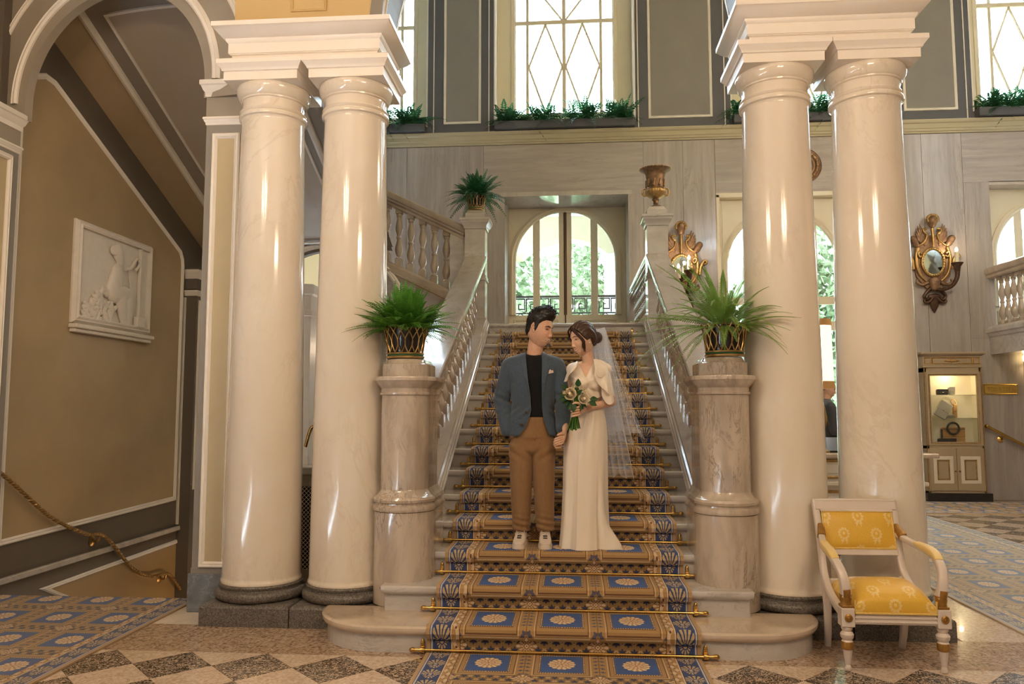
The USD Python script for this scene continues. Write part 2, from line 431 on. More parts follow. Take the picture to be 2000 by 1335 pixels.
lamp_glow('display_glow', (1.0, .80, .5), 9.0)
# ---------------------------------------------------------------- carpet pattern (flat print on the runner and the floor carpets)
TAN, BLUE, CREAM, BROWN, DKBLUE = (.36, .215, .085), (.020, .082, .285), (.70, .54, .36), (.12, .05, .025), (.018, .035, .10)
def carpet(name, W, PV, ph, tone=1.0, borders=True, PU=.405, pale=0.0):
    g = G(); u, v = g.uv()
    tn = lambda c: tuple((np.array(c)*(1-pale) + pale*(np.array((.40, .40, .37))*.80 + np.array(c)*.6))*tone)
    px, py = u.wrap(PU), (v - ph).wrap(PV)
    ax, ay = px.abs(), py.abs()
    half = PU/2
    n1 = g.noise(g.pos(), 160, 2)
    col = g.mix(n1, tn((.33, .19, .07)), tn((.40, .245, .10)))
    # leaf and flower bands between the squares
    FV = .186
    bz = (v - ph - PV/2).wrap(PV); ba = bz.abs()
    hband = ay.gt(FV + .002)
    col = g.mix(hband, col, tn((.235, .135, .048)))
    row = bz.gt(0.0); lv = (ba - .0235)
    for off, which in ((0.0, 'leaf'), (.034, 'bloom')):
        lu = (u + row*.034 + off).wrap(.068); rr0 = (lu*lu + lv*lv).sqrt(); an0 = lv.atan2(lu)
        if which == 'leaf':
            col = g.mix(rr0.lt((an0*5.0 + 1.571).cos()*.0052 + .0160)*hband, col, tn((.016, .030, .085)))
        else:
            col = g.mix(rr0.lt((an0*6.0).cos()*.0030 + .0150)*hband, col, tn((.36, .23, .10)))
            col = g.mix(rr0.lt((an0*6.0).cos()*.0025 + .0085)*hband, col, tn((.52, .38, .22))); col = g.mix(rr0.lt(.0035)*hband, col, tn(BROWN))
    sx = ax - half
    cw = py.wrap(.058)
    rad2 = (sx.abs() - .0175); rr = (rad2*rad2*1.3 + (cw + rad2*.5)*(cw + rad2*.5)*1.6).sqrt(); a2 = cw.atan2(rad2)
    vleaf = rr.lt((a2*4.0 + 1.0).cos()*.0045 + .0145)*ax.gt(.163)*ay.lt(FV - .004)
    col = g.mix(vleaf*.9, col, tn((.040, .058, .13)))
    stem = sx.abs().lt(.0030)*ay.lt(FV); col = g.mix(stem*.7, col, tn(BROWN))
    # rosette lozenges at the crossings
    dx, dy = (ax - half).abs(), (ay - PV/2).abs()
    loz = dx + dy*1.0
    la = dy.atan2(dx); lr = (dx*dx + dy*dy).sqrt()
    col = g.mix(loz.lt(.066), col, tn((.26, .145, .055)))
    col = g.mix(loz.lt(.062)*((la*12.0).cos()).gt(-.35)*lr.gt(.016), col, tn((.60, .45, .30)))
    col = g.mix(loz.between(.034, .038), col, tn((.30, .16, .07)))
    col = g.mix(loz.lt(.020), col, tn((.30, .16, .07))); col = g.mix(loz.lt(.013), col, tn(CREAM)); col = g.mix(loz.lt(.005), col, tn(BROWN))
    # framed squares
    ays = ay*(.159/FV); m = ax.max(ays)
    dots = (ax.min(ays)*(2*PI/.0135)).sin().gt(0.0)
    col = g.mix(m.lt(.159), col, tn((.62, .46, .27)))
    col = g.mix(m.lt(.1545), col, tn(TAN)); col = g.mix(m.between(.146, .150), col, tn(BROWN))
    col = g.mix(m.lt(.127), col, tn(BROWN)); col = g.mix(m.between(.118, .1245)*dots, col, tn(CREAM))
    col = g.mix(m.lt(.114), col, tn((.05, .12, .30)))
    col = g.mix(m.lt(.111), col, tn(BLUE))
    pys = py*.88; r = (px*px + pys*pys).sqrt(); th = pys.atan2(px)
    col = g.mix(r.lt((th*14.0).cos()*.0035 + .074), col, tn((.40, .25, .15)))
    col = g.mix(r.lt((th*14.0).cos()*.005 + .070), col, tn(CREAM))
    pet = ((th*14.0).cos()*.5 + .5)*r.between(.042, .064); col = g.mix(pet.lt(.35)*r.between(.042, .064), col, tn((.42, .25, .14)))
    col = g.mix(r.between(.036, .040), col, tn((.36, .17, .08)))
    col = g.mix(((th*8.0).sin()).gt(.2)*r.between(.010, .034), col, tn((.40, .20, .10)))
    col = g.mix(r.lt(.008), col, tn((.36, .17, .08)))
    if borders:
        e = (u.abs()*-1.0 + W/2)
        # guilloche
        gw = v.wrap(.10); wav = ((v*(2*PI/.10)).sin()*.012 + .172)
        col = g.mix(e.lt(.196), col, tn((.40, .24, .10)))
        col = g.mix((e - wav).abs().lt(.010), col, tn((.62, .46, .30)))
        dot = ((e - .172)*(e - .172) + v.wrap(.05)*v.wrap(.05)).sqrt(); col = g.mix(dot.lt(.007), col, tn(BROWN))
        col = g.mix(e.between(.192, .196), col, tn(BROWN))
        col = g.mix(e.lt(.148), col, tn(CREAM)); col = g.mix(e.lt(.142), col, tn(DKBLUE))
        # palmettes on the blue band
        PVb = PV/3; bv = v.wrap(PVb); be = (e - .088)*1.05
        col = g.mix(e.lt(.138), col, tn((.015, .046, .165)))
        inb = e.lt(.138); gold = tn((.45, .335, .18))
        for sgn, base, R_, nl in ((1.0, -.062, .076, 13.0), (-1.0, .078, .046, 11.0)):
            w_ = bv*sgn - base*sgn; pr = (w_*w_ + be*be).sqrt(); pa = be.atan2(w_); paa = pa.abs()
            lobe = ((pa*nl + pr*pa*26.0).cos()).gt(-.30)*pr.between(.017, (paa*-.012 + R_))*paa.lt(1.75)
            col = g.mix(lobe*inb, col, gold); col = g.mix(pr.lt(.011)*inb, col, tn((.52, .40, .24)))
            cv = ((w_ + .004)*(w_ + .004) + (be.abs() - .030)*(be.abs() - .030)).sqrt()
            col = g.mix(cv.between(.0055, .0105)*inb*w_.lt(.004), col, gold)
        col = g.mix(e.lt(.040), col, tn(BLUE)); col = g.mix(e.between(.026, .034), col, tn((.55, .47, .38)))
        col = g.mix(e.lt(.022), col, tn((.42, .27, .13)))
    fuzz = g.noise(g.pos(), 420, 2)
    col = g.mix(.08, col, g.ramp(fuzz, [(.3, (.02, .015, .01)), (.7, (.75, .6, .42))]))
    M[name] = g.build(name, g.bsdf(base_color=col, roughness=.92, specular_ior_level=.15, sheen_weight=.08, normal=g.bump(fuzz, .002)))
PV = .4836
carpet('runner_pattern', 1.56, PV, .305)
carpet('carpet_pattern', 2.2, PV, .0, 1.05)
carpet('carpet_pale', 1.82, PV, .0, 1.0, pale=.75)
carpet('carpet_beige', 1.36, PV, .0, 1.25, pale=.3)
carpet('carpet_soft', 2.2, PV, .0, .92, pale=.22)

XC, Y0, RI, TR = -.066, 4.5625, .1536, .33
LAND = 16*RI
NB = (0, -1, 0)
PICTURE_MOULD = lambda w, h: [(-w/2, 0), (-w/2, h*.55), (-w*.28, h), (w*.05, h*.75), (w*.18, h*.95), (w/2, h*.35), (w/2, 0)]
def frame(name, pts, N, w, h, mat, parent, closed=True):
    return obj(name, sweep(PICTURE_MOULD(w, h), pts, N, closed), mat, parent, smooth=25)
def rect_xz(x0, x1, z0, z1, y): return [(x0, y, z0), (x1, y, z0), (x1, y, z1), (x0, y, z1)]
def arc_pts(fn, r, a0, a1, n): return [fn(r*math.cos(a), r*math.sin(a)) for a in np.linspace(a0, a1, n)]

# ---------------------------------------------------------------- floor
floor = setting('floor')
sub = MB()
for x0, x1, y0, y1 in ((-4.6, 9.4, -5.2, 5.66), (-2.72, 9.4, 5.66, 12.9)):
    sub.box(x0, x1, y0, y1, -.16, -.006)
obj('floor_bed', sub, M['terrazzo_border'], floor)
CELL = .455
def tile_mesh(poly, th=.012, ins=.0012):
    p = poly.buffer(-ins, join_style=2)
    if p.is_empty or p.area < .002: return None
    return prism(p, -th, 0.0, 'xy')
def lay_tiles(region, x_off=-2.45+CELL/2, y_off=4.2625):
    x0, y0, x1, y1 = region.bounds; h = CELL/2
    for kind, ox, oy in (('dark', 0, 0), ('light', h, h)):
        i0, i1 = int((x0-x_off)/CELL)-1, int((x1-x_off)/CELL)+2
        j0, j1 = int((y0-y_off)/CELL)-2, int((y1-y_off)/CELL)+2
        for i in range(i0, i1):
            for j in range(j0, j1):
                cx, cy = x_off + i*CELL + ox, y_off + j*CELL + oy
                d = Polygon([(cx-h, cy), (cx, cy-h), (cx+h, cy), (cx, cy+h)]).intersection(region)
                if d.is_empty or d.geom_type != 'Polygon': continue
                m = tile_mesh(d)
                if m is not None: obj('floor_tile', m, M['terrazzo_dark' if kind == 'dark' else 'terrazzo_light'], floor)
lay_tiles(sbox(-2.9, 3.0, 3.5, 4.49))
lay_tiles(sbox(4.05, 7.4, 7.2, 10.95), -2.45+CELL/2, 4.2625)
for xa, xb in zip(np.arange(-2.9, 3.2, 1.02), np.arange(-2.9, 3.2, 1.02)+1.02):      # the border course along the steps
    obj('border_stone', tile_mesh(sbox(xa, 4.49, xb, 5.04)), M['terrazzo_border'], floor)
obj('threshold_slab', tile_mesh(sbox(-3.0, 5.04, -2.40, 5.70), .012), M['threshold_marble'], floor)
for xa in (2.36, 3.0):
    obj('border_stone', tile_mesh(sbox(xa, 5.04, xa+.64, 6.4)), M['terrazzo_light'], floor)

# ---------------------------------------------------------------- main staircase
stairs = thing('staircase', 'grand white marble staircase rising straight ahead between the balustrades', 'staircase', (XC, Y0, 0))
def u_outline(xa, xb, yf, yb, r, off, n=14):
    xa, xb, yf = xa-off, xb+off, yf-off; r = r+off
    pts = [(xa, yb)]
    pts += [(xa+r+r*math.cos(a), yf+r+r*math.sin(a)) for a in np.linspace(PI, 1.5*PI, n)]
    pts += [(xb-r+r*math.cos(a), yf+r+r*math.sin(a)) for a in np.linspace(1.5*PI, 2*PI, n)]
    return pts + [(xb, yb)]
def bull(z1, th, out):  # tread edge profile: (offset, z) from under the nosing to the top
    return [(0, z1-th-.014), (.006, z1-th-.010), (.010, z1-th), (out*.8, z1-th), (out, z1-th*.75), (out*1.05, z1-th*.5), (out, z1-th*.22), (out*.75, z1-.003), (out*.4, z1)]
for k in range(16):
    yf, z1 = Y0 + k*TR, (k+1)*RI
    yb = yf + TR + .04 if k < 15 else 9.62
    if k == 0: xa, xb, r = -1.555, 1.44, .42; yb = 4.995
    elif k == 1: xa, xb, r = -1.185, 1.07, .012; yb = 5.3
    else: xa, xb, r = -1.02, .89, .004
    ring = lambda prof: ring_loft([[(x, y, z) for x, y in u_outline(xa, xb, yf, yb, r, o, 14 if k == 0 else 3)] for o, z in prof])
    obj('riser', ring([(0, z1-RI), (0, z1-.052)]), M['step_marble'], stairs)
    obj('tread', ring(bull(z1, .040, .032)), M['step_marble_warm' if k == 0 else 'step_marble'], stairs, smooth=35)
land = MB().box(-1.34, 1.2, 9.6, 12.57, LAND-.2, LAND-.004)
obj('landing_slab', land, M['step_marble'], stairs)

# carpet runner
CW = .78
def step_path():
    pts, vs = [(2.9, 0.0), (Y0-.02, 0.0)], [2.9-Y0, -.02]
    for k in range(15):
        yf, z0, z1 = Y0 + k*TR, k*RI, (k+1)*RI
        for dy, z, t in ((-.004, z0+.012, .02), (-.004, z1-.062, .092), (-.030, z1-.050, .112), (-.040, z1-.028, .128), (-.036, z1-.010, .142), (-.018, z1, .160), (.02, z1, .198), (TR-.05, z1, .43)):
            pts.append((yf+dy, z)); vs.append(k*PV + t*PV/.4836)
    k = 15; yf, z0 = Y0 + k*TR, k*RI
    pts += [(yf-.022, z0), (yf-.006, z0+.016)]; vs += [k*PV-.02, k*PV+.01]
    return np.array(pts), np.array(vs)
sp, sv = step_path()
def offset_path(p, d):
    t = np.gradient(p, axis=0); t /= np.linalg.norm(t, axis=1, keepdims=True)
    return p + np.stack([-t[:, 1], t[:, 0]], 1)*d
top_p, bot_p = offset_path(sp, .014), offset_path(sp, .003)
xs = np.linspace(-CW, CW, 13)
tv = np.stack([np.broadcast_to(XC + xs, (len(sp), 13)), np.repeat(top_p[:, :1], 13, 1), np.repeat(top_p[:, 1:], 13, 1)], -1).reshape(-1, 3)
tuv = np.stack([np.broadcast_to(xs, (len(sp), 13)), np.repeat(sv[:, None], 13, 1)], -1).reshape(-1, 2)
cmb, cuv = MB(), [tuv]
cmb.add(tv, grid_faces(len(sp), 13))
for s in (-1, 1):
    ev = np.stack([np.stack([np.full(len(sp), XC+s*CW), q[:, 0], q[:, 1]], -1) for q in (top_p, bot_p)], 1).reshape(-1, 3)
    cmb.add(ev, grid_faces(len(sp), 2)); cuv.append(np.repeat(np.stack([np.full(len(sp), s*CW), sv], -1), 2, 0))
run = thing('stair_carpet', 'blue and tan medallion carpet runner covering the middle of the marble stairs', 'carpet', (XC, Y0, 0))
obj('runner', cmb, M['runner_pattern'], run, uv=np.vstack(cuv))

# brass rods
ORD = ['bottom-most', 'second', 'third', 'fourth', 'fifth', 'sixth', 'seventh', 'eighth', 'ninth', 'tenth', 'eleventh', 'twelfth', 'thirteenth', 'fourteenth', 'fifteenth', 'sixteenth']
rod0 = None
for k in range(16):
    lab = 'brass carpet rod lying on the floor at the foot of the stairs' if k == 0 else ('topmost brass carpet rod just below the landing' if k == 15 else f'{ORD[k]} brass carpet rod up from the floor on the stairs')
    loc = (XC, Y0 + k*TR - .026, k*RI + .026)
    if rod0 is None:
        rod0 = thing('carpet_rod', lab, 'carpet rod', loc, group='brass rods holding the stair carpet')
        obj('rod', turned(lathe([(.0085, -.86), (.0085, .86)], seg=12), ry=PI/2), M['brass'], rod0, smooth=40, local=True)
        for s in (-1, 1):
            fin = lathe([(.0085, .80), (.0125, .803), (.0125, .812), (.0095, .818), (.0095, .848), (.013, .852), (.015, .862), (.012, .874), (.004, .880)], seg=12)
            obj('finial', turned(fin, ry=s*PI/2), M['brass'], rod0, smooth=40, local=True)
            b = MB().box(s*.805-.012, s*.805+.012, .012, .021, -.024, .040, .003)
            b.mesh(turned(lathe([(.014, -.013), (.016, 0), (.014, .013)], seg=12), ry=PI/2, at=(s*.805, 0, 0)))
            b.mesh(lathe([(.011, 0), (.012, .008), (.006, .018), (.0015, .024)], (s*.805, .016, .038), 8))
            obj('bracket', b, M['brass'], rod0, smooth=40, local=True)
    else: copy_of(rod0, loc, 0, lab, 'brass rods holding the stair carpet')

# ---------------------------------------------------------------- balustrades of the main flight
def baluster_profile(h):
    """Double-vase baluster body, height h, z from 0."""
    P = [(.040, 0), (.040, .02), (.030, .035), (.026, .05), (.030, .075), (.046, .14), (.052, .20), (.048, .26), (.036, .34), (.027, .41), (.025, .44), (.033, .455), (.036, .475), (.033, .495), (.025, .51),
         (.028, .54), (.042, .62), (.048, .68), (.044, .75), (.032, .84), (.025, .90), (.024, .925), (.034, .945), (.036, .965), (.034, .985), (.034, 1.0)]
    return [(r, z*h) for r, z in P]
def baluster(x, y, z0, z1, blk=.045, bot=.13, top=.11, w=.046, seg=14):
    m = MB().box(x-w, x+w, y-w, y+w, z0, z0+bot, .004).box(x-w, x+w, y-w, y+w, z1-top, z1, .004)
    m.mesh(lathe(baluster_profile(z1-top-z0-bot), (x, y, z0+bot), seg, caps=False)); return m
SL = .487
rail_z = lambda y: 3.19 + SL*(y-9.114)
curb_z = lambda y: .825 + SL*(y-5.823)
cs, sn = 1/math.hypot(1, SL), SL/math.hypot(1, SL)
NS = (0, -sn, cs)
def main_balustrade(s, label):
    """s = -1 left, +1 right."""
    t = thing('balustrade', label, 'balustrade', (XC + s*1.11, 5.4, 0))
    X = lambda d: XC + s*d                        # d = distance from the stair's axis
    ya, yb = 5.40, 9.26
    # solid side below the curb
    side = Polygon([(ya, 0), (yb, 0), (yb, curb_z(yb)-.1), (ya, curb_z(ya)-.1)])
    obj('string_wall', prism(side, min(X(.955), X(1.235)), max(X(.955), X(1.235)), 'yz'), M['newel_marble'], t)
    mid = XC + s*1.095
    path = lambda zf: [(mid, ya-.02, zf(ya-.02)), (mid, yb, zf(yb))]
    c = .145
    curbp = [(-c-.004, -.15), (-c-.004, -.115), (-c-.026, -.105), (-c-.030, -.085), (-c-.018, -.072), (-c-.018, -.055), (-c-.006, -.050), (-c-.002, -.030), (-c+.012, -.022), (-c+.016, 0)]
    curbp = curbp + [(-a, b) for a, b in curbp[::-1]]
    obj('string_moulding', sweep(curbp, path(curb_z), NS), M['rail_marble'], t, smooth=25)
    h = .125
    hp = [(-.080, -.15), (-.080, -.122), (-.098, -.112), (-.104, -.095), (-h, -.085), (-h-.006, -.060), (-h-.006, -.012), (-h+.002, 0)]
    hp = hp + [(-a, b) for a, b in hp[::-1]]
    obj('handrail', sweep(hp, path(rail_z), NS), M['rail_marble'], t, smooth=25)
    y = 5.62
    while y < 9.14:
        obj('baluster', baluster(mid, y, curb_z(y)-.04, rail_z(y)-.135), M['baluster_marble'], t, smooth=38)
        y += .187
    return t
main_balustrade(-1, 'sloping marble balustrade on the left side of the main stairs')
main_balustrade(1, 'sloping marble balustrade on the right side of the main stairs')

# newel pedestals at the foot
def stadium(cx, r, yc, yb, off, z, n=20):
    R_ = r + off
    return [(cx-R_, yb+off*.0, z)] + [(cx+R_*math.cos(a), yc+R_*math.sin(a), z) for a in np.linspace(PI, 2*PI, n)] + [(cx+R_, yb+off*.0, z)]
def low_newel(s, label):
    cx = XC + s*1.05; yc, yb = 5.15, 5.50
    t = thing('newel_pedestal', label, 'pedestal', (cx, 5.2, RI))
    L = lambda prof, r=.195, b=yb, y_=yc: ring_loft([stadium(cx, r, y_, b, o, z) for o, z in prof])
    obj('drum', L([(.0, RI+.002), (.0, .742)], .200), M['newel_marble'], t, smooth=40)
    obj('base_moulding', L([(0, .742), (.012, .748), (.018, .765), (.012, .784), (.0, .79), (.0, .80), (.010, .806), (.014, .822), (.006, .838), (-.012, .845), (-.022, .862), (-.030, .872), (-.034, .885)]), M['newel_marble'], t, smooth=40)
    obj('shaft', L([(0, .885), (0, 1.50)], .161, yb-.03), M['newel_marble'], t, smooth=40)
    obj('cap', L([(0, 1.50), (.010, 1.503), (.012, 1.515), (.004, 1.522), (.004, 1.545), (.014, 1.556), (.030, 1.572), (.040, 1.590), (.048, 1.596), (.050, 1.612), (.046, 1.622), (.0, 1.628)], .161, yb-.02), M['newel_marble'], t, smooth=40)
    obj('plinth_block', L([(0, 1.628), (0, 1.705), (-.018, 1.716), (-.03, 1.738), (-.04, 1.742)], .158, 5.38), M['newel_marble'], t, smooth=30)
    return t
low_newel(-1, 'rounded marble newel pedestal at the left foot of the stairs')
low_newel(1, 'rounded marble newel pedestal at the right foot of the stairs')

# newel posts on the landing
def top_newel(s, label):
    cx, cy, h = XC + s*1.105, 9.38, .125
    t = thing('newel_post', label, 'newel post', (cx, cy, 2.2))
    obj('shaft', rect_loft(cx, cy, h, h, [(0, 1.9), (0, 3.60)]), M['step_marble'], t)
    obj('neck_moulding', rect_loft(cx, cy, h, h, [(0, 2.96), (.016, 2.965), (.018, 2.985), (.008, 2.995), (.012, 3.02), (.0, 3.03)]), M['step_marble'], t, smooth=25)
    obj('cap', rect_loft(cx, cy, h, h, [(0, 3.60), (.012, 3.604), (.014, 3.622), (.020, 3.640), (.040, 3.668), (.046, 3.675), (.052, 3.70), (.060, 3.705), (.060, 3.732), (.0, 3.74)]), M['step_marble'], t, smooth=25)
    obj('plinth_block', rect_loft(cx, cy, h, h, [(-.005, 3.74), (-.005, 3.80), (-.02, 3.815), (-.04, 3.845), (-.05, 3.85)]), M['step_marble'], t)
    return t
top_newel(-1, 'square marble newel post on the landing under the small fern')
top_newel(1, 'square marble newel post on the landing under the gilt urn')

# upper flight to the left and the landing's right parapet
def upper_flight():
    t = thing('balustrade', 'marble balustrade of the upper flight climbing to the left', 'balustrade', (-1.4, 9.4, 2.6))
    cy = 9.40; zr = lambda x: 3.66 - .49*(x+1.33); zc = lambda x: 2.78 - .49*(x+1.33)
    xa, xb = -1.27, -2.75
    N = np.array([.49, 0, 1.0])/math.hypot(1, .49)
    sw = lambda prof, f, w0=xa: sweep(prof, [(w0, cy, f(w0)), (xb, cy, f(xb))], N)
    hp = [(-.07, -.15), (-.07, -.12), (-.095, -.105), (-.10, -.085), (-.115, -.075), (-.125, -.045), (-.125, -.012), (-.115, 0)]
    obj('handrail', sw(hp + [(-a, b) for a, b in hp[::-1]], zr), M['baluster_marble'], t, smooth=25)
    cp = [(-.10, -.16), (-.10, -.13), (-.125, -.12), (-.128, -.095), (-.112, -.085), (-.112, -.03), (-.10, -.02), (-.095, 0)]
    obj('string_moulding', sw(cp + [(-a, b) for a, b in cp[::-1]], zc), M['baluster_marble'], t, smooth=25)
    x = -1.545
    while x > -2.72:
        obj('baluster', baluster(x, cy, zc(x)-.03, zr(x)-.12, bot=.12, top=.10, w=.042), M['baluster_marble'], t, smooth=38); x -= .150
    obj('end_panel', prism(Polygon([(-1.49, zc(-1.49)-.02), (-1.25, zc(-1.25)-.02), (-1.25, zr(-1.25)-.13), (-1.49, zr(-1.49)-.13)]), cy-.06, cy+.06, 'xz'), M['step_marble'], t)
    obj('string_wall', prism(Polygon([(xb, 0), (-1.2, 0), (-1.2, zc(-1.2)-.15), (xb, zc(xb)-.15)]), cy-.09, cy+.09, 'xz'), M['wall_marble_h'], t)
    st = MB()
    for i in range(4):
        x1 = -1.34 - i*TR; z1 = LAND + (i+1)*RI
        st.box(x1-TR-.03, x1, 9.49, 12.58, z1-RI, z1, .004)
    obj('flight', st, M['step_marble'], t)
upper_flight()
def landing_parapet():
    t = thing('balustrade', 'short level balustrade running back beside the urn post', 'balustrade', (1.04, 11, LAND))
    cx = XC + 1.105; pth = lambda z: [(cx, 9.50, z), (cx, 12.56, z)]
    hp = [(-.07, -.15), (-.07, -.12), (-.095, -.105), (-.10, -.085), (-.115, -.075), (-.125, -.045), (-.125, -.012), (-.115, 0)]
    hp = hp + [(-a, b) for a, b in hp[::-1]]
    obj('handrail', sweep(hp, pth(3.30), (0, 0, 1)), M['baluster_marble'], t, smooth=25)
    obj('base', MB().box(cx-.11, cx+.11, 9.50, 12.58, LAND-.3, LAND+.14, .01), M['rail_marble'], t)
    for y in np.arange(9.66, 12.5, .19):
        obj('baluster', baluster(cx, y, LAND+.13, 3.17, bot=.10, top=.08), M['baluster_marble'], t, smooth=38)
landing_parapet()
# ---------------------------------------------------------------- columns and entablatures
def column(cx, label):
    cy = 5.29
    t = thing('column', label, 'column', (cx, cy, 0))
    obj('plinth', rect_loft(cx, cy, .299, .292, [(0, 0), (0, .118), (-.006, .130), (-.03, .142)]), M['granite'], t)
    obj('base_moulding', lathe([(.262, .142), (.286, .146), (.300, .160), (.305, .178), (.300, .196), (.284, .208), (.272, .211), (.270, .220), (.276, .226), (.278, .238), (.272, .246), (.26, .248)], (cx, cy, 0), 48), M['granite'], t, smooth=40)
    sh = [(.268, .248), (.270, .256), (.268, .268), (.263, .274), (.2605, .29)]
    for i in range(1, 15):
        u = i/14; sh.append((.2605 - .043*u**1.4, .29 + u*3.14))
    sh += [(.220, 3.445), (.224, 3.455)]
    obj('shaft', lathe(sh, (cx, cy, 0), 56), M['column_marble'], t, smooth=40)
    cap = [(.224, 3.455), (.235, 3.462), (.239, 3.476), (.235, 3.490), (.225, 3.495), (.232, 3.500), (.235, 3.510), (.230, 3.520), (.219, 3.524), (.217, 3.56), (.220, 3.583), (.228, 3.588), (.230, 3.598), (.235, 3.602), (.244, 3.612), (.254, 3.632), (.260, 3.655), (.261, 3.672), (.256, 3.686)]
    obj('capital', lathe(cap, (cx, cy, 0), 56), M['column_marble'], t, smooth=40)
    ab = [(0, 3.684), (0, 3.744), (.010, 3.748), (.014, 3.760), (.020, 3.768), (.036, 3.788), (.040, 3.792), (.040, 3.822), (.032, 3.828)]
    obj('abacus', rect_loft(cx, cy, .262, .262, ab), M['entablature_stone'], t, smooth=25)
    return t
CX = [-2.138, -1.533, 1.405, 2.012]
column(CX[0], 'outer marble column of the left pair, beside the panelled pilaster')
column(CX[1], 'inner marble column of the left pair, next to the lower left fern')
column(CX[2], 'inner marble column of the right pair, next to the lower right fern')
column(CX[3], 'outer marble column of the right pair, behind the yellow armchair')
def entablature(cx, label):
    t = thing('entablature', label, 'entablature', (cx, 5.29, 3.83))
    h = .516
    obj('fascia', rect_loft(cx, 5.29, h, .245, [(0, 3.828), (0, 3.862), (.014, 3.868), (.014, 3.872), (.020, 3.874), (.020, 3.945)]), M['entablature_stone'], t)
    obj('cornice', rect_loft(cx, 5.29, h, .245, [(.020, 3.945), (.026, 3.950), (.034, 3.962), (.036, 3.975), (.046, 3.978), (.062, 3.990), (.085, 4.012), (.100, 4.032), (.108, 4.036), (.108, 4.068), (.09, 4.075)]), M['entablature_stone'], t, smooth=25)
entablature(-1.835, 'moulded stone entablature block over the left pair of columns')
entablature(1.708, 'moulded stone entablature block over the right pair of columns')

# ---------------------------------------------------------------- arch wall above the columns (lobby front of the stair hall)
wf = setting('wall_front')
def arch_hole(cx, r, zs, n=40, z0=None):
    pts = [(cx+r*math.cos(a), zs+r*math.sin(a)) for a in np.linspace(0, PI, n)]
    return Polygon(pts if z0 is None else [(cx+r, z0)] + pts + [(cx-r, z0)])
ZS = 4.07
big = sbox(-2.36, ZS, 8.6, 9.9)
holes = unary_union([arch_hole(XC, 1.235, ZS), arch_hole(4.0, 1.75, ZS), sbox(2.24, ZS-.1, 2.26, ZS)])
obj('arch_wall', prism(big.difference(holes), 5.09, 5.52, 'xz'), M['mustard_paint'], wf)
for cx, r in ((XC, 1.235), (4.0, 1.75)):
    A = lambda rr: [(cx+rr*math.cos(a), 5.09, ZS+rr*math.sin(a)) for a in np.linspace(0, PI, 48)]
    band = Polygon([(cx+(r+.085)*math.cos(a), ZS+(r+.085)*math.sin(a)) for a in np.linspace(0, PI, 48)] + [(cx+r*math.cos(a), ZS+r*math.sin(a)) for a in np.linspace(PI, 0, 48)])
    obj('arch_band', prism(band, 5.076, 5.095, 'xz'), M['pilaster_face_paint'], wf)
    so = MB()
    for ri, ro, ya, yb in ((r-.006, r+.01, 5.16, 5.46),):
        ring = Polygon([(cx+ro*math.cos(a), ZS+ro*math.sin(a)) for a in np.linspace(0, PI, 48)] + [(cx+ri*math.cos(a), ZS+ri*math.sin(a)) for a in np.linspace(PI, 0, 48)])
        so.mesh(prism(ring, ya, yb, 'xz'))
    obj('soffit_panel', so, M['upper_panel_paint'], wf)
    for yy in (5.15, 5.47):
        obj('soffit_bead', sweep([(-.008, 0), (-.006, .01), (.006, .01), (.008, 0)], [(cx+(r)*math.cos(a), yy, ZS+(r)*math.sin(a)) for a in np.linspace(0, PI, 48)], (0, 1, 0)), M['white_trim'], wf)
for cx in (-1.835, 1.708):
    frame('spandrel_frame', rect_xz(cx-.11, cx+.13, 4.20, 4.75, 5.088), NB, .018, .010, M['mustard_paint'], wf)

# ---------------------------------------------------------------- left arch, its pilaster and pier
wl = setting('wall_left')
E0 = np.array([-2.69, 5.35, 0.0]); ED = np.array([-1.64, .30, 0.0]); ELEN = np.linalg.norm(ED); ED = ED/ELEN
EN = np.cross([0, 0, 1.], ED); EN = EN if EN[1] < 0 else -EN         # faces the lobby
def W(s, z, out=0.0): return E0 + ED*s + np.array([0, 0, z]) + EN*out
def place_left(mesh):
    """From (s, depth, z) to the world: the wall's own frame."""
    v, f, _ = meshkit.arrays(mesh); q = E0 + v[:, :1]*ED - v[:, 1:2]*EN; q[:, 2] += v[:, 2]
    return trimesh.Trimesh(q, f, process=False)
SA, ZA, RA = ELEN/2, 3.83, ELEN/2 - .01
face = sbox(-.42, 3.70, 2.6, 5.4).difference(arch_hole(SA, RA, ZA, 48, 3.6))
obj('arch_wall', place_left(prism(face, 0, .07, 'xz')), M['taupe_paint'], wl)
obj('archivolt', sweep(PICTURE_MOULD(.066, .028), [W(SA+(RA+.105)*math.cos(a), ZA+.02+(RA+.105)*math.sin(a)) for a in np.linspace(-.02, PI+.02, 56)], EN), M['white_trim'], wl, smooth=25)
obj('archivolt', sweep(PICTURE_MOULD(.05, .022), [W(SA+1.19*math.cos(a), ZA+1.19*math.sin(a)) for a in np.linspace(.35, PI-.1, 56)], EN), M['white_trim'], wl, smooth=25)
out_face = sbox(-.42, 4.05, -.0, 5.35).difference(Point(SA, ZA).buffer(1.19, 48))
obj('spandrel', place_left(prism(sbox(-.50, 3.9, .2, 5.35).difference(Point(SA, ZA).buffer(1.20, 48)), -.006, .01, 'xz')), M['mustard_paint'], wl)
pil = thing('pilaster', 'panelled pilaster with white frames left of the left column pair', 'pilaster', (-2.5, 5.45, 0))
x0, x1, yf = -2.672, -2.36, 5.352
obj('shaft', MB().box(x0, x1, yf, 5.66, .30, 3.72), M['pilaster_face_paint'], pil)
obj('frieze', MB().box(x0-.004, x1, yf-.004, 5.66, 3.55, 3.71), M['taupe_paint'], pil)
obj('panel', MB().box(-2.590, -2.442, yf-.006, yf+.01, .345, 3.385), M['olive_panel_paint'], pil)
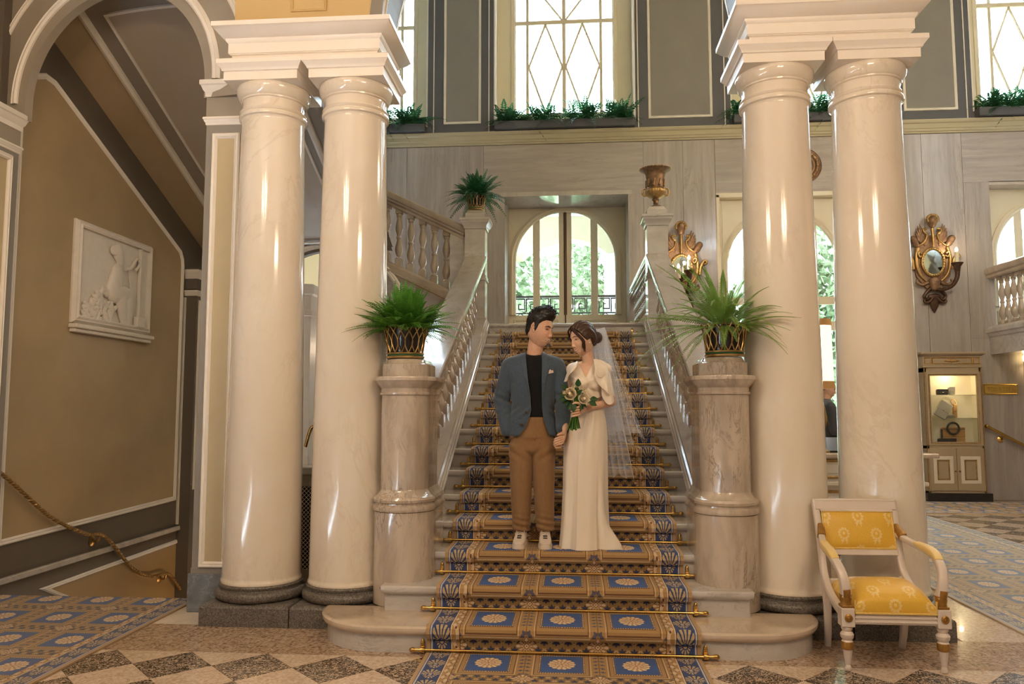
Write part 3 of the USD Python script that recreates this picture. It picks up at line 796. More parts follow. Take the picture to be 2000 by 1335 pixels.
frame('panel_frame', rect_xz(-2.600, -2.432, .325, 3.405, yf), NB, .042, .024, M['white_trim'], pil)
cm = lambda z0, z1, p: [(0, z0), (p*.25, z0+.004), (p*.3, z0+(z1-z0)*.3), (p*.55, z0+(z1-z0)*.42), (p*.8, z0+(z1-z0)*.66), (p, z0+(z1-z0)*.72), (p, z1-.006), (p*.9, z1)]
obj('capital', rect_loft((x0+x1)/2, 5.5, (x1-x0)/2, .148, cm(3.70, 3.825, .045)), M['white_trim'], pil, smooth=25)
obj('necking', rect_loft((x0+x1)/2, 5.5, (x1-x0)/2, .148, cm(3.49, 3.55, .022)), M['white_trim'], pil, smooth=25)
obj('base_block', MB().box(x0-.018, x1, yf-.022, 5.68, 0, .262, .004), M['blue_marble'], pil)
obj('base_strip', MB().box(x0-.004, x1, yf-.006, 5.665, .262, .30), M['pilaster_face_paint'], pil)
# left pier: a return of the lobby's side wall, seen along its face
pr = thing('pilaster', 'panelled pier with white mouldings at the left edge of the picture', 'pilaster', (-4.5, 5, 0))
px = -4.36
obj('shaft', MB().box(px-.5, px, 2.6, 5.66, 0.0, 3.62), M['pilaster_face_paint'], pr)
obj('frieze', MB().box(px-.5, px+.004, 2.6, 5.664, 3.47, 3.61), M['taupe_paint'], pr)
frame('panel_frame', [(px, 5.56, .32), (px, 4.2, .32), (px, 4.2, 3.36), (px, 5.56, 3.36)], (1, 0, 0), .05, .028, M['white_trim'], pr)
obj('panel', MB().box(px-.01, px+.004, 4.2, 5.55, .34, 3.35), M['olive_panel_paint'], pr)
obj('capital', rect_loft(px-.25, 4.13, .25, 1.53, cm(3.60, 3.74, .045)), M['white_trim'], pr, smooth=25)
obj('necking', rect_loft(px-.25, 4.13, .25, 1.53, cm(3.42, 3.475, .022)), M['white_trim'], pr, smooth=25)
obj('base_block', MB().box(px-.5, px+.015, 2.6, 5.675, 0, .262, .004), M['blue_marble'], pr)

# stair well beyond the arch: side wall, descending steps, sloping ceiling
XW = -4.5
ws = setting('wall_left')
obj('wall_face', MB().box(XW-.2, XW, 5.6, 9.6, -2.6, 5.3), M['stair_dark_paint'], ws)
pan = [(5.845, .36), (8.535, .40), (8.535, 3.05), (8.52, 3.13), (8.47, 3.21), (6.33, 4.20), (6.22, 4.25), (6.10, 4.26), (5.97, 4.20), (5.88, 4.09), (5.84, 3.95)]
obj('panel', prism(Polygon(pan), XW-.01, XW+.005, 'yz'), M['stair_panel_paint'], ws)
frame('panel_frame', [(XW, y, z) for y, z in pan], (1, 0, 0), .05, .024, M['white_trim'], ws)
obj('dado_rail', MB().box(XW, XW+.045, 5.68, 8.95, .035, .085, .008), M['step_marble'], ws)
tri = [(6.42, -.12), (8.78, -.09), (8.78, -1.25)]
obj('panel', prism(Polygon(tri), XW-.01, XW+.005, 'yz'), M['stair_gold_paint'], ws)
frame('panel_frame', [(XW, y, z) for y, z in tri], (1, 0, 0), .045, .022, M['white_trim'], ws)
obj('corner_bead', MB().box(XW, XW+.025, 8.60, 8.64, .10, 2.70), M['white_trim'], ws)
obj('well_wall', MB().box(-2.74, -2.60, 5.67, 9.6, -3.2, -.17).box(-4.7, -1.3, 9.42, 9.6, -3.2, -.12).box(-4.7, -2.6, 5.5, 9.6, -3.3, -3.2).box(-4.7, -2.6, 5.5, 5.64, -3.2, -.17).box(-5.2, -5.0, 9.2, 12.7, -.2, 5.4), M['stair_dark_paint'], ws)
fp = thing('pilaster', 'dim pilaster at the far end of the descending stair wall', 'pilaster', (-4.4, 8.9, 0))
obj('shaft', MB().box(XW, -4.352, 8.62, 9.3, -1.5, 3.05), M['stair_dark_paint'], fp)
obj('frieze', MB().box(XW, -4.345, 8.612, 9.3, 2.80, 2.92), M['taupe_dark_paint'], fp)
obj('capital', rect_loft(-4.43, 8.96, .078, .34, cm(2.91, 3.03, .02)), M['white_trim'], fp, smooth=25)
obj('necking', rect_loft(-4.43, 8.96, .078, .34, cm(2.72, 2.785, .014)), M['white_trim'], fp, smooth=25)
frame('panel_frame', [(-4.352, 8.68, .5), (-4.352, 9.2, .5), (-4.352, 9.2, 2.66), (-4.352, 8.68, 2.66)], (1, 0, 0), .03, .016, M['white_trim'], fp)
obj('panel', MB().box(-4.36, -4.347, 8.70, 9.18, .52, 2.64), M['stair_panel_paint'], fp)
# sloping segmental ceiling (follows the flight), from the wall to beyond the passage
zc_ = lambda y: 4.655 - .445*(y-6.098)
def soffit_strip(xa, xb, za, zb, y0, y1, n=2, sag=0.0):
    xs = np.linspace(xa, xb, n); v = []
    for y in (y0, y1):
        for x in xs:
            u = (x-xa)/(xb-xa) if xb != xa else 0
            v.append((x, y, zc_(y) + za + (zb-za)*u + sag*4*u*(1-u)))
    m = MB().add(v, grid_faces(2, n)); up = np.array(v) + [0, 0, .05]
    m.add(up, grid_faces(2, n)[:, ::-1]); return m
ce = setting('ceiling')
YA, YB = 5.66, 9.3
obj('soffit_cove', soffit_strip(XW-.02, -4.17, -.01, .12, YA, YB), M['cove_paint'], ce)
obj('soffit_border', soffit_strip(-4.17, -2.2, .12, .12, YA, YB, 14, .10), M['soffit_border_paint'], ce)
def soff(x, y): u = (x+4.17)/1.97; return zc_(y) + .12 + .10*4*u*(1-u)
px_ = np.linspace(-3.99, -2.75, 12); pv_ = np.array([(x, y, soff(x, y)-.010) for y in (6.12, 9.2) for x in px_])
obj('soffit_panel', MB().add(pv_, grid_faces(2, 12)).add(pv_+[0, 0, .02], grid_faces(2, 12)[:, ::-1]), M['soffit_paint'], ce)
obj('soffit_moulding', sweep([(-.035, 0), (-.03, .03), (.0, .04), (.03, .03), (.035, 0)], [(-4.17, YA, soff(-4.17, YA)), (-4.17, YB, soff(-4.17, YB))], (0, -.4, -.9)), M['white_trim'], ce, smooth=25)
obj('soffit_moulding', sweep([(-.03, 0), (-.03, .03), (.0, .04), (.03, .03), (.03, 0)], [(x, 5.92, soff(x, 5.92)) for x in np.linspace(-4.17, -2.4, 16)], (0, -.4, -.9)), M['white_trim'], ce, smooth=25)
bead = [(x, 6.12, soff(x, 6.12)-.0) for x in np.linspace(-3.99, -2.75, 12)] + [(-2.75, y, soff(-2.75, y)) for y in np.linspace(6.5, 9.2, 4)] + [(-3.99, y, soff(-3.99, y)) for y in np.linspace(9.2, 6.5, 4)]
obj('soffit_bead', sweep([(-.014, 0), (-.012, .02), (.012, .02), (.014, 0)], bead, (0, -.4, -.9), True), M['plaster_white'], ce)
obj('soffit_moulding', sweep([(-.035, 0), (-.03, .03), (.0, .04), (.03, .03), (.035, 0)], [(-2.62, YA, soff(-2.62, YA)), (-2.62, YB, soff(-2.62, YB))], (0, -.4, -.9)), M['white_trim'], ce, smooth=25)
obj('soffit_moulding', sweep([(-.02, 0), (-.018, .02), (.018, .02), (.02, 0)], [(-2.38, YA, soff(-2.38, YA)), (-2.38, YB, soff(-2.38, YB))], (0, -.4, -.9)), M['white_trim'], ce, smooth=25)
ds = thing('staircase', 'dim stair flight going down beyond the left arch', 'staircase', (-3.6, 5.7, 0))
for k in range(10):
    obj('step', MB().box(XW+.002, -2.74, 5.67+k*TR, 5.67+(k+1)*TR+.03, -RI*(k+1)-.25, -RI*(k+1), .006), M['step_marble'], ds)
# passage behind the columns: end wall with an arch, and the room past it
wp = setting('wall_back')
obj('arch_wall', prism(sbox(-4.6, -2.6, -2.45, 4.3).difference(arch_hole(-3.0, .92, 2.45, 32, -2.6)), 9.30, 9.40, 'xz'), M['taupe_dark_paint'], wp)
obj('archivolt', sweep(PICTURE_MOULD(.07, .025), [(-3.0+.99*math.cos(a), 9.298, 2.45+.99*math.sin(a)) for a in np.linspace(.0, PI, 40)], NB), M['white_trim'], wp, smooth=25)
obj('passage_wall', MB().box(-5.2, -3.3, 12.2, 12.4, -2.6, 4.2), M['mustard_paint'], wp)
obj('passage_cornice', MB().box(-5.2, -3.3, 12.14, 12.2, 2.95, 3.1, .01).box(-5.2, -3.3, 12.17, 12.2, 2.6, 2.66, .01), M['white_trim'], wp)
obj('passage_pilaster', MB().box(-3.64, -3.43, 9.9, 10.3, 0, 2.9).box(-3.68, -3.39, 9.86, 10.34, 2.9, 3.05, .02).box(-3.67, -3.40, 9.87, 10.33, 2.62, 2.70, .01), M['white_trim'], wp)
obj('passage_floor', MB().box(-4.5, -1.4, 9.0, 12.3, -.1, -.004), M['terrazzo_light'], wp)
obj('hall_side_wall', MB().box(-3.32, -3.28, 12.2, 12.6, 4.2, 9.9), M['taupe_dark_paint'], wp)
# ---------------------------------------------------------------- back wall of the stair hall
YW = 12.6
wb = setting('wall_back')
WX0, WX1, WZ1 = -5.0, 8.8, 9.9
win_spans = [(-4.72, -2.43), (-1.26, 1.07), (2.66, 4.98), (6.48, 8.75)]
NZ0, NZ1 = LAND, 4.93                                   # niche of the landing door
holes = [sbox(a, 6.16, b, 9.3) for a, b in win_spans] + [sbox(-1.10, LAND-.5, .955, NZ1), sbox(2.40, 0, 4.52, 4.84), sbox(6.62, 2.45, 8.6, 4.95)]
obj('wall_core', prism(sbox(WX0, 0, WX1, WZ1).difference(unary_union(holes)), YW, YW+.30, 'xz'), M['upper_wall_paint'], wb)
rev = MB()
for a, b in win_spans:
    pass
# marble slabs, each a piece proud of the wall
hs = unary_union(holes).buffer(.004, join_style=2)
slabs = [(-5.0, -3.95, 0, 5.80, 'v'), (-3.95, -2.75, 0, 5.80, 'v'), (-2.75, -1.45, 0, 5.80, 'v'), (-1.45, -1.10, 0, 4.93, 'v'), (-1.45, 1.20, 4.93, 5.80, 'h'), (.955, 1.20, 0, 4.93, 'v'), (1.20, 1.84, 0, 5.80, 'v'), (1.84, 2.36, 0, 5.80, 'v'),
         (2.36, 4.56, 4.88, 5.80, 'h'), (4.56, 5.05, 0, 5.80, 'v'), (5.05, 5.62, 0, 5.80, 'v'), (5.62, 6.24, 0, 5.80, 'v'), (6.24, 8.8, 4.99, 5.80, 'h'), (6.24, 6.60, 2.5, 4.99, 'v'), (6.24, 7.0, 0, 2.5, 'v'), (8.6, 8.8, 0, 4.99, 'v'), (-1.10, .955, 0, 2.0, 'h')]
for a, b, z0, z1, k in slabs:
    p = sbox(a+.0025, z0, b-.0025, z1-.0025).difference(hs)
    if p.is_empty: continue
    obj('marble_slab', prism(p, YW-.022, YW+.01, 'xz'), M['wall_marble_' + k], wb)
# cornice between marble and paint
cor = [(0, 0), (.030, .004), (.034, .03), (.050, .036), (.052, .07), (.064, .078), (.064, .15), (.085, .165), (.092, .19), (.092, .215), (0, .222)]
t1 = setting('trim_1')
obj('cornice', prism(Polygon([(YW-d, 5.805+z) for d, z in cor]), WX0, WX1, 'yz'), M['cornice_paint'], t1)
# painted panels of the upper wall
t2 = setting('trim_2')
for a, b in ((-2.135, -1.50), (1.30, 2.345), (5.39, 6.23)):
    obj('panel', MB().box(a+.03, b-.03, YW-.006, YW+.01, 6.23, 9.5), M['upper_panel_paint'], t2)
    frame('panel_frame', rect_xz(a+.02, b-.02, 6.215, 9.5, YW), NB, .042, .020, M['white_trim'], t2)
for x in (-2.306, -1.364, 1.134, 2.547, 5.245, 6.372):
    obj('pilaster_bead', MB().box(x-.009, x+.009, YW-.012, YW, 6.02, 9.8, .003), M['white_trim'], t2)

# tall windows
def window(n, a, b):
    t = setting(f'window_{n}')
    cx = (a+b)/2; yg = YW+.34
    rv = MB()
    for x in (a, b): rv.box(x-.02 if x == a else x-.006, x+.006 if x == a else x+.02, YW-.004, yg+.1, 6.16, 9.3)
    rv.box(a, b, YW, yg+.1, 6.13, 6.17)
    obj('reveal', rv, M['white_trim'], t)
    ia, ib = cx-.965, cx+.965                          # joinery
    fr = MB()
    for x0, x1 in ((a, ia+.13), (ib-.13, b)): fr.box(x0, x1, yg, yg+.07, 6.16, 9.3, .006)
    for x0, x1 in ((ia+.05, ia+.115), (ib-.115, ib-.05)): fr.box(x0, x1, yg-.03, yg+.02, 6.16, 9.3, .006)
    fr.box(a, b, yg, yg+.07, 6.16, 6.47, .006).box(a, b, yg, yg+.07, 9.2, 9.3)
    obj('window_frame', fr, M['joinery_paint'], t)
    g0, g1 = ia+.13, ib-.13
    mb = MB()
    for x in (cx, g0+.20, g1-.20): mb.box(x-.030 if x == cx else x-.024, x+.030 if x == cx else x+.024, yg+.01, yg+.05, 6.47, 9.2, .004)
    for z in (8.10,): mb.box(g0, g1, yg+.005, yg+.055, z-.035, z+.035, .004)
    obj('mullion', mb, M['joinery_paint'], t)
    zt, zb = 8.065, 6.47; zm = (zt+zb)/2 + .03
    for s in (-1, 1):
        xa, xb = (g0+.224, cx-.03) if s < 0 else (cx+.03, g1-.224); xm = (xa+xb)/2
        for q in ([(xm, zt), (xb, zm)], [(xb, zm), (xm, zb)], [(xm, zb), (xa, zm)], [(xa, zm), (xm, zt)]):
            obj('glazing_bar', tube([(q[0][0], yg+.02, q[0][1]), (q[1][0], yg+.02, q[1][1])], .020, 6), M['joinery_paint'], t)
    for q in ([(g0+.224, 8.9), (cx-.03, 8.135)], [(cx+.03, 8.135), (g1-.224, 8.9)]):
        obj('glazing_bar', tube([(q[0][0], yg+.02, q[0][1]), (q[1][0], yg+.02, q[1][1])], .020, 6), M['joinery_paint'], t)
    xs_ = [g0, g0+.20, cx, g1-.20, g1]
    for i in range(4):
        obj('pane', MB().box(xs_[i]+.015, xs_[i+1]-.015, yg+.035, yg+.041, 6.47, 8.08), M['pane'], t)
        obj('pane', MB().box(xs_[i]+.015, xs_[i+1]-.015, yg+.035, yg+.041, 8.12, 9.2), M['pane'], t)
for n, (a, b) in enumerate(win_spans): window(n+1, a, b)

# doors with round-arched glazing
def arched_door(n, cx, y, z0, x0, x1, z1, spring, low=None):
    """Panelled screen x0..x1 with a four-light arched glazing of radius r; low = lower door glazing down to there."""
    t = setting(f'door_{n}')
    r = .915
    zb = z0 + .57 if low is None else 3.20
    hole = arch_hole(cx, r, spring, 40, zb)
    scr = sbox(x0, z0, x1, z1).difference(hole)
    if low is not None: scr = scr.difference(sbox(cx-r, 2.80, cx+r, 3.08)).difference(sbox(cx-r, .55, cx+r, 2.66))
    obj('door_frame', prism(scr, y, y+.08, 'xz'), M['joinery_paint'], t)
    pth = [(cx+r, y, zb)] + [(cx+r*math.cos(a), y, spring+r*math.sin(a)) for a in np.linspace(0, PI, 40)] + [(cx-r, y, zb)]
    obj('arch_moulding', sweep([(-.05, 0), (-.05, .03), (-.02, .045), (.01, .03), (.03, .035), (.05, .015), (.05, 0)], pth, NB), M['joinery_paint'], t, smooth=25)
    k = .055
    xl = [cx-r, cx-.335-.06, cx-.06, cx+.06, cx+.335+.06+.0, cx+r]
    top = lambda x: spring + math.sqrt(max(r*r-(x-cx)**2, 0))
    mu = MB()
    for a, b in ((cx-.565, cx-.445), (cx-.11, cx+.11), (cx+.445, cx+.565)):
        mu.mesh(prism(Polygon([(a, zb), (b, zb), (b, top(b)), (a, top(a))]), y+.012, y+.062, 'xz'))
    obj('stile', mu, M['joinery_paint'], t)
    if low is None:
        obj('bolt', tube([(cx, y-.006, z0+.05), (cx, y-.006, top(cx)+.03)], .010, 8), M['dark_bronze'], t)
        gap = MB().box(cx-.026, cx-.012, y+.004, y+.02, z0+.02, top(cx)-.02).box(cx+.012, cx+.026, y+.004, y+.02, z0+.02, top(cx)-.02)
        obj('meeting_gap', gap, M['dark_bronze'], t)
        obj('knob', lathe([(.0, 0), (.02, .005), (.028, .03), (.018, .055), (.008, .07)], (cx, y-.006, top(cx)+.02), 10), M['rust_bronze'], t, smooth=40)
        for a, b in ((cx-r+.03, cx-.13), (cx+.13, cx+r-.03)):
            frame('bottom_panel', rect_xz(a, b, z0+.10, zb-.09, y), NB, .04, .02, M['joinery_paint'], t)
    else:
        frame('side_panel', rect_xz(x0+.10, cx-r-.09, 3.4, z1-.12, y), NB, .05, .025, M['joinery_paint'], t)
        frame('side_panel', rect_xz(x0+.10, cx-r-.09, .5, 3.2, y), NB, .05, .025, M['joinery_paint'], t)
        lo = MB()
        for x in (cx-.47, cx, cx+.47): lo.box(x-.05, x+.05, y+.012, y+.062, .55, 2.66)
        obj('lower_stile', lo, M['white_trim'], t)
    for a, b in ((cx-r, cx-.565), (cx-.445, cx-.11), (cx+.11, cx+.445), (cx+.565, cx+r)):
        xs_ = np.linspace(a, b, 9)
        gl = Polygon([(a, zb), (b, zb)] + [(x, top(x)) for x in xs_[::-1]])
        obj('pane', prism(gl, y+.034, y+.040, 'xz'), M['pane'], t)
        if low is not None:
            obj('pane', MB().box(a, b, y+.034, y+.040, 2.80, 3.08), M['pane'], t)
            obj('pane', MB().box(a, b, y+.034, y+.040, .55, 2.66), M['pane'], t)
    return t
arched_door(1, -.10, 13.40, LAND, -1.16, .99, 5.02, 3.98)
arched_door(2, 3.42, 12.72, 0.0, 2.36, 4.54, 4.88, 3.72, low=0)
arched_door(3, 7.70, 12.85, 2.46, 6.55, 8.75, 5.0, 3.85)
# niche sides and lintel
ni = setting('trim_3')
obj('niche_side', MB().box(-1.16, -1.092, YW-.024, 13.42, 2.2, 4.96), M['wall_marble_v'], ni)
obj('niche_side', MB().box(.945, 1.015, YW-.024, 13.42, 2.2, 4.96), M['wall_marble_v'], ni)
obj('niche_lintel', MB().box(-1.16, 1.015, YW-.0245, 13.42, NZ1-.010, NZ1+.06), M['rail_marble'], ni)
obj('niche_floor', MB().box(-1.16, 1.015, YW-.022, 13.45, LAND-.12, LAND-.002), M['step_marble'], ni)
n2 = setting('trim_4')
obj('niche_side', MB().box(6.56, 6.632, YW-.024, 12.86, 2.45, 5.0), M['wall_marble_v'], n2)
obj('niche_lintel', MB().box(6.56, 8.7, YW-.022, 12.86, 4.94, 5.0), M['rail_marble'], n2)
obj('door_casing', MB().box(2.36, 2.42, YW-.04, 12.74, 0, 4.88, .01).box(4.50, 4.56, YW-.04, 12.74, 0, 4.88, .01).box(2.36, 4.56, YW-.04, 12.74, 4.82, 4.90, .01), M['joinery_paint'], n2)

# gallery at the right: its balustrade runs back to the wall
def balcony():
    t = thing('balcony', 'marble gallery with balusters jutting from the wall at the right edge', 'balcony', (7.8, 11.0, 2.4))
    xa, xb, ya, yb = 6.52, 9.18, 9.4, 12.575
    sl = [(.0, 2.24), (.0, 2.50), (.02, 2.52), (.03, 2.56), (.05, 2.58), (.05, 2.63), (.02, 2.66), (.0, 2.68)]
    obj('slab', rect_loft((xa+xb)/2, (ya+yb)/2, (xb-xa)/2, (yb-ya)/2, sl), M['step_marble'], t, smooth=25)
    obj('handrail', rect_loft(xa+.10, (ya+yb)/2, .10, (yb-ya)/2, [(-.02, 3.42), (.0, 3.44), (.0, 3.48), (.02, 3.50), (.03, 3.53), (.03, 3.58), (.0, 3.60)]), M['baluster_marble'], t, smooth=25)
    for y in np.arange(ya+.15, yb-.1, .165): obj('baluster', baluster(xa+.10, y, 2.66, 3.44, bot=.07, top=.07, w=.05), M['baluster_marble'], t, smooth=38)
    return t
balcony()

# ---------------------------------------------------------------- portico, railing and garden outside
po = setting('wall_portico')
obj('portico_floor', MB().box(-3.2, 3.0, 13.6, 17.2, 2.2, 2.40), M['portico_plaster'], po)
obj('portico_ceiling', MB().box(-3.6, 3.4, 13.55, 17.6, 5.55, 5.7), M['portico_plaster'], po)
obj('portico_beam', prism(sbox(-3.6, 4.62, 3.4, 5.5).difference(arch_hole(-.10, 1.3, 3.72, 32, 3.2)), 16.3, 16.75, 'xz'), M['portico_beam_paint'], po)
obj('portico_beam', MB().box(-3.6, 3.4, 14.6, 14.85, 5.25, 5.56).box(-3.6, 3.4, 15.5, 15.7, 5.35, 5.56), M['portico_plaster'], po)
def porch_column(x, y, z0, z1, r, mat, label):
    t = thing('portico_column', label, 'column', (x, y, z0))
    obj('shaft', lathe([(r*1.02, z0), (r*1.02, z0+.1), (r, z0+.15), (r*.9, z1-.42)], (x, y, 0), 32), M[mat], t, smooth=40)
    obj('capital', lathe([(r*.9, z1-.42), (r*1.0, z1-.40), (r*1.0, z1-.36), (r*.92, z1-.34), (r*.92, z1-.22), (r*1.2, z1-.12), (r*1.2, z1-.08)], (x, y, 0), 32), M[mat], t, smooth=40)
    obj('abacus', MB().box(x-r*1.3, x+r*1.3, y-r*1.3, y+r*1.3, z1-.08, z1, .01), M[mat], t)
porch_column(.95, 16.3, 2.4, 4.62, .27, 'portico_plaster', 'white portico column outside, right of the landing door')
porch_column(-1.50, 16.5, 2.4, 4.62, .24, 'portico_beam_paint', 'cream portico column outside, left of the landing door')
porch_column(3.85, 15.4, 0, 4.7, .26, 'portico_plaster', 'white column outside the tall glazed door to the right')
def iron_railing():
    t = thing('railing', 'black iron Greek key railing outside the landing door', 'railing', (-.1, 14.2, LAND))
    y, z0, z1 = 14.2, 2.62, 3.475; xa, xb = -1.5, 1.4
    r = MB().box(xa, xb, y-.025, y+.025, z1-.03, z1+.01, .004).box(xa, xb, y-.01, y+.01, z1-.33, z1-.305).box(xa, xb, y-.012, y+.012, z0, z0+.03)
    obj('rail', r, M['iron'], t)
    n = 13; w = (xb-xa)/n
    for i in range(n):
        x = xa + i*w; s = w
        key = [(x, z1-.30), (x, z1-.05), (x+.86*s, z1-.05), (x+.86*s, z1-.24), (x+.36*s, z1-.24), (x+.36*s, z1-.15), (x+.58*s, z1-.15)]
        obj('key_motif', sweep([(-.010, -.008), (.010, -.008), (.010, .008), (-.010, .008)], [(a, y, b) for a, b in key], NB), M['iron'], t)
        for s2 in (0, 1):
            arc = [(x + (a if s2 == 0 else 2*w-a) - w*.5, y, b) for a, b in [(0, z0), (.12*w, z0+.25), (.45*w, z0+.44), (w, z1-.32)]]
            obj('lancet_bar', tube(smooth_path(arc, 9), .009, 5), M['iron'], t)
iron_railing()
g_ = setting('ground_garden')
obj('lawn', MB().box(-40, 60, 13.2, 70, -.4, -.02), M['garden_ground'], g_)
def leafy_tree(x, y, z0, h, rad, label, n, seed, mat='tree_green', leaf=.16):
    r = np.random.default_rng(seed)
    t = thing('tree', label, 'tree', (x, y, 0), group=None)
    obj('trunk', tube([(x, y, -.1), (x+.1, y, h*.3), (x-.05, y, h*.6)], [.16, .12, .07], 8), M['bark'], t)
    d = r.normal(size=(n, 3)); d /= np.linalg.norm(d, axis=1, keepdims=True)
    c = np.array([x, y, z0 + h/2]) + d*np.array([rad, rad, h/2])*(r.random((n, 1))**.33)*(.8+.4*meshkit.noise(d*2.2+seed)[:, None])
    a = r.normal(size=(n, 3)); a /= np.linalg.norm(a, axis=1, keepdims=True)
    b = np.cross(a, r.normal(size=(n, 3))); b /= np.linalg.norm(b, axis=1, keepdims=True)
    L = leaf*(.6+.8*r.random((n, 1)))
    v = np.stack([c-a*L, c+b*L*.45, c+a*L, c-b*L*.45], 1).reshape(-1, 3)
    f = (np.arange(n)[:, None]*4 + np.arange(4)).reshape(-1, 4)
    obj('crown', MB().add(v, f), M[mat], t, kind='stuff')
leafy_tree(-2.4, 22, .2, 7.6, 2.0, 'pale green leafy tree outside, left half of the landing door glass', 9000, 1)
leafy_tree(1.4, 24.5, .2, 8.2, 2.1, 'pale green leafy tree outside, right half of the landing door glass', 9000, 2)
leafy_tree(5.9, 20, .0, 7.4, 1.8, 'leafy green tree outside the tall glazed door', 8000, 3)
leafy_tree(9.8, 22, .0, 5.6, 1.5, 'green garden tree outside, right of the tall glazed door', 6000, 4)
leafy_tree(3.4, 27, .0, 4.6, 1.6, 'garden tree outside between the two glazed doors', 6000, 5)
bl = thing('building', 'pale orange house with grey roof outside the right balcony window', 'building', (17, 26, 0))
obj('wall', MB().box(12.5, 24, 26, 32, 0, 6.3), M['mustard_paint'], bl)
obj('roof', prism(Polygon([(25.6, 6.3), (32, 6.3), (29, 7.9)]), 12.2, 24.3, 'yz'), M['taupe_paint'], bl)
for x in (14.0, 16.2, 18.4, 20.6): obj('window', MB().box(x, x+.9, 25.96, 26.02, 3.6, 5.2), M['joinery_paint'], bl)

# ---------------------------------------------------------------- rest of the shell: ceilings and the walls behind the viewer
sh = setting('ceiling')
obj('hall_ceiling', MB().box(-5.1, 9.4, 5.5, 13.0, 9.9, 10.1), M['ceiling_paint'], sh)
obj('lobby_ceiling', MB().box(-5.1, 9.4, -5.2, 5.12, 5.35, 5.5), M['ceiling_paint'], sh)
sr = setting('wall_right')
obj('wall_face', MB().box(9.2, 9.4, -5.2, 13.0, 0, 9.9), M['taupe_paint'], sr)
sb = setting('wall_rear')
obj('wall_face', MB().box(-5.1, 9.4, -5.4, -5.2, 0, 5.4), M['taupe_paint'], sb)
sl_ = setting('wall_left')
obj('lobby_face', MB().box(-5.1, -4.86, -5.2, 5.66, 0, 5.4), M['taupe_paint'], sl_)
obj('hall_face', MB().box(-5.1, -4.9, 9.6, 13.0, 0, 9.9).box(-5.0, -2.3, 5.52, 9.5, 5.3, 5.4).box(-2.4, -2.3, 5.52, 9.4, 5.3, 9.9).box(-5.1, -4.9, 5.4, 9.7, 5.3, 9.9).box(-5.1, -2.3, 5.02, 5.6, 5.36, 5.52).box(-5.1, -2.34, 5.12, 5.30, 5.36, 9.9), M['taupe_paint'], sl_)
# ---------------------------------------------------------------- ferns in gilt baskets
def frond(base, d, length, droop, width, n=24, rise=.0, seed=0, tipw=.12):
    """One fern frond: a rachis that arches over and paired leaflets."""
    r = np.random.default_rng(seed); d = np.asarray(d, float); d /= np.linalg.norm(d)
    k = 9; t = np.linspace(0, 1, k)
    p = np.asarray(base) + d*(length*t)[:, None]; p[:, 2] += length*(rise*t - droop*t**2.2)
    mb = MB().mesh(tube(p, np.linspace(.0022, .0008, k), 3, caps=False))
    tt = np.linspace(.12, .995, n); q = np.stack([np.interp(tt, t, p[:, i]) for i in range(3)], 1)
    tg = np.gradient(q, axis=0); tg /= np.linalg.norm(tg, axis=1, keepdims=True)
    side = np.cross(tg, [0, 0, 1.]); side /= np.linalg.norm(side, axis=1, keepdims=True) + 1e-9
    nrm = np.cross(side, tg)
    w = width*np.where(tt < .35, .55 + .45*(tt-.12)/.23, 1 - (1-tipw)*((tt-.35)/.65)**1.3); step = length*(tt[1]-tt[0])
    v = []; tw = r.normal(0, .15)
    for s in (-1, 1):
        a = side*s + nrm*(.05 + tw*s); a /= np.linalg.norm(a, axis=1, keepdims=True)
        ww = (w*(.88 + .24*r.random(n)))[:, None]
        dirv = a*.96 + tg*.30 - np.array([0, 0, .22])
        v.append(np.stack([q - tg*step*.30, q + dirv*ww*.45 - tg*step*.36, q + dirv*ww, q + dirv*ww*.42 + tg*step*.42], 1))
    v = np.concatenate(v).reshape(-1, 3)
    mb.add(v, (np.arange(2*n)[:, None]*4 + np.arange(4)).reshape(-1, 4)); return mb
def basket(t, c, h=.215, r0=.118, r1=.148, n=16, mats=('old_gold', 'black_stone')):
    """Openwork basket: ringed foot, dark liner and crossing gilt ribs. c = centre of the base."""
    R_ = lambda u: r0 + (r1-r0)*u**1.6
    foot = [(r0+.004, 0), (r0+.010, .006), (r0+.010, .014), (r0+.002, .018), (r0+.001, .026), (r0+.008, .030), (r0+.008, .036), (r0, .040)]
    obj('foot', lathe(foot, c, 36), M[mats[0]], t, smooth=35)
    obj('foot_band', lathe([(r0+.003, .018), (r0+.0045, .022), (r0+.003, .027)], c, 36, caps=False), M['fern_blue_green'], t)
    obj('liner', lathe([(r0-.016, .038), (r1-.020, h-.01), (r1-.03, h-.01)], c, 28), M[mats[1]], t, smooth=35)
    obj('soil', lathe([(.0, h-.03), (r1-.03, h-.03), (r1-.035, h-.012), (.0, h-.002)], c, 20, caps=False), M['soil'], t)
    for i in range(n):
        for s in (-1, 1):
            uu = np.linspace(0, 1, 15)
            ph = 2*PI*i/n + s*(PI/n)*1.05*np.sin(PI*uu*1.28)*np.where(uu < .78, 1, 1)
            rr = R_(uu) + s*.002
            pts = np.stack([c[0]+rr*np.cos(ph), c[1]+rr*np.sin(ph), c[2]+.036+uu*(h-.036)], 1)
            obj('lattice_rib', tube(pts, np.full(15, .0042), 4), M[mats[0]], t, smooth=40)
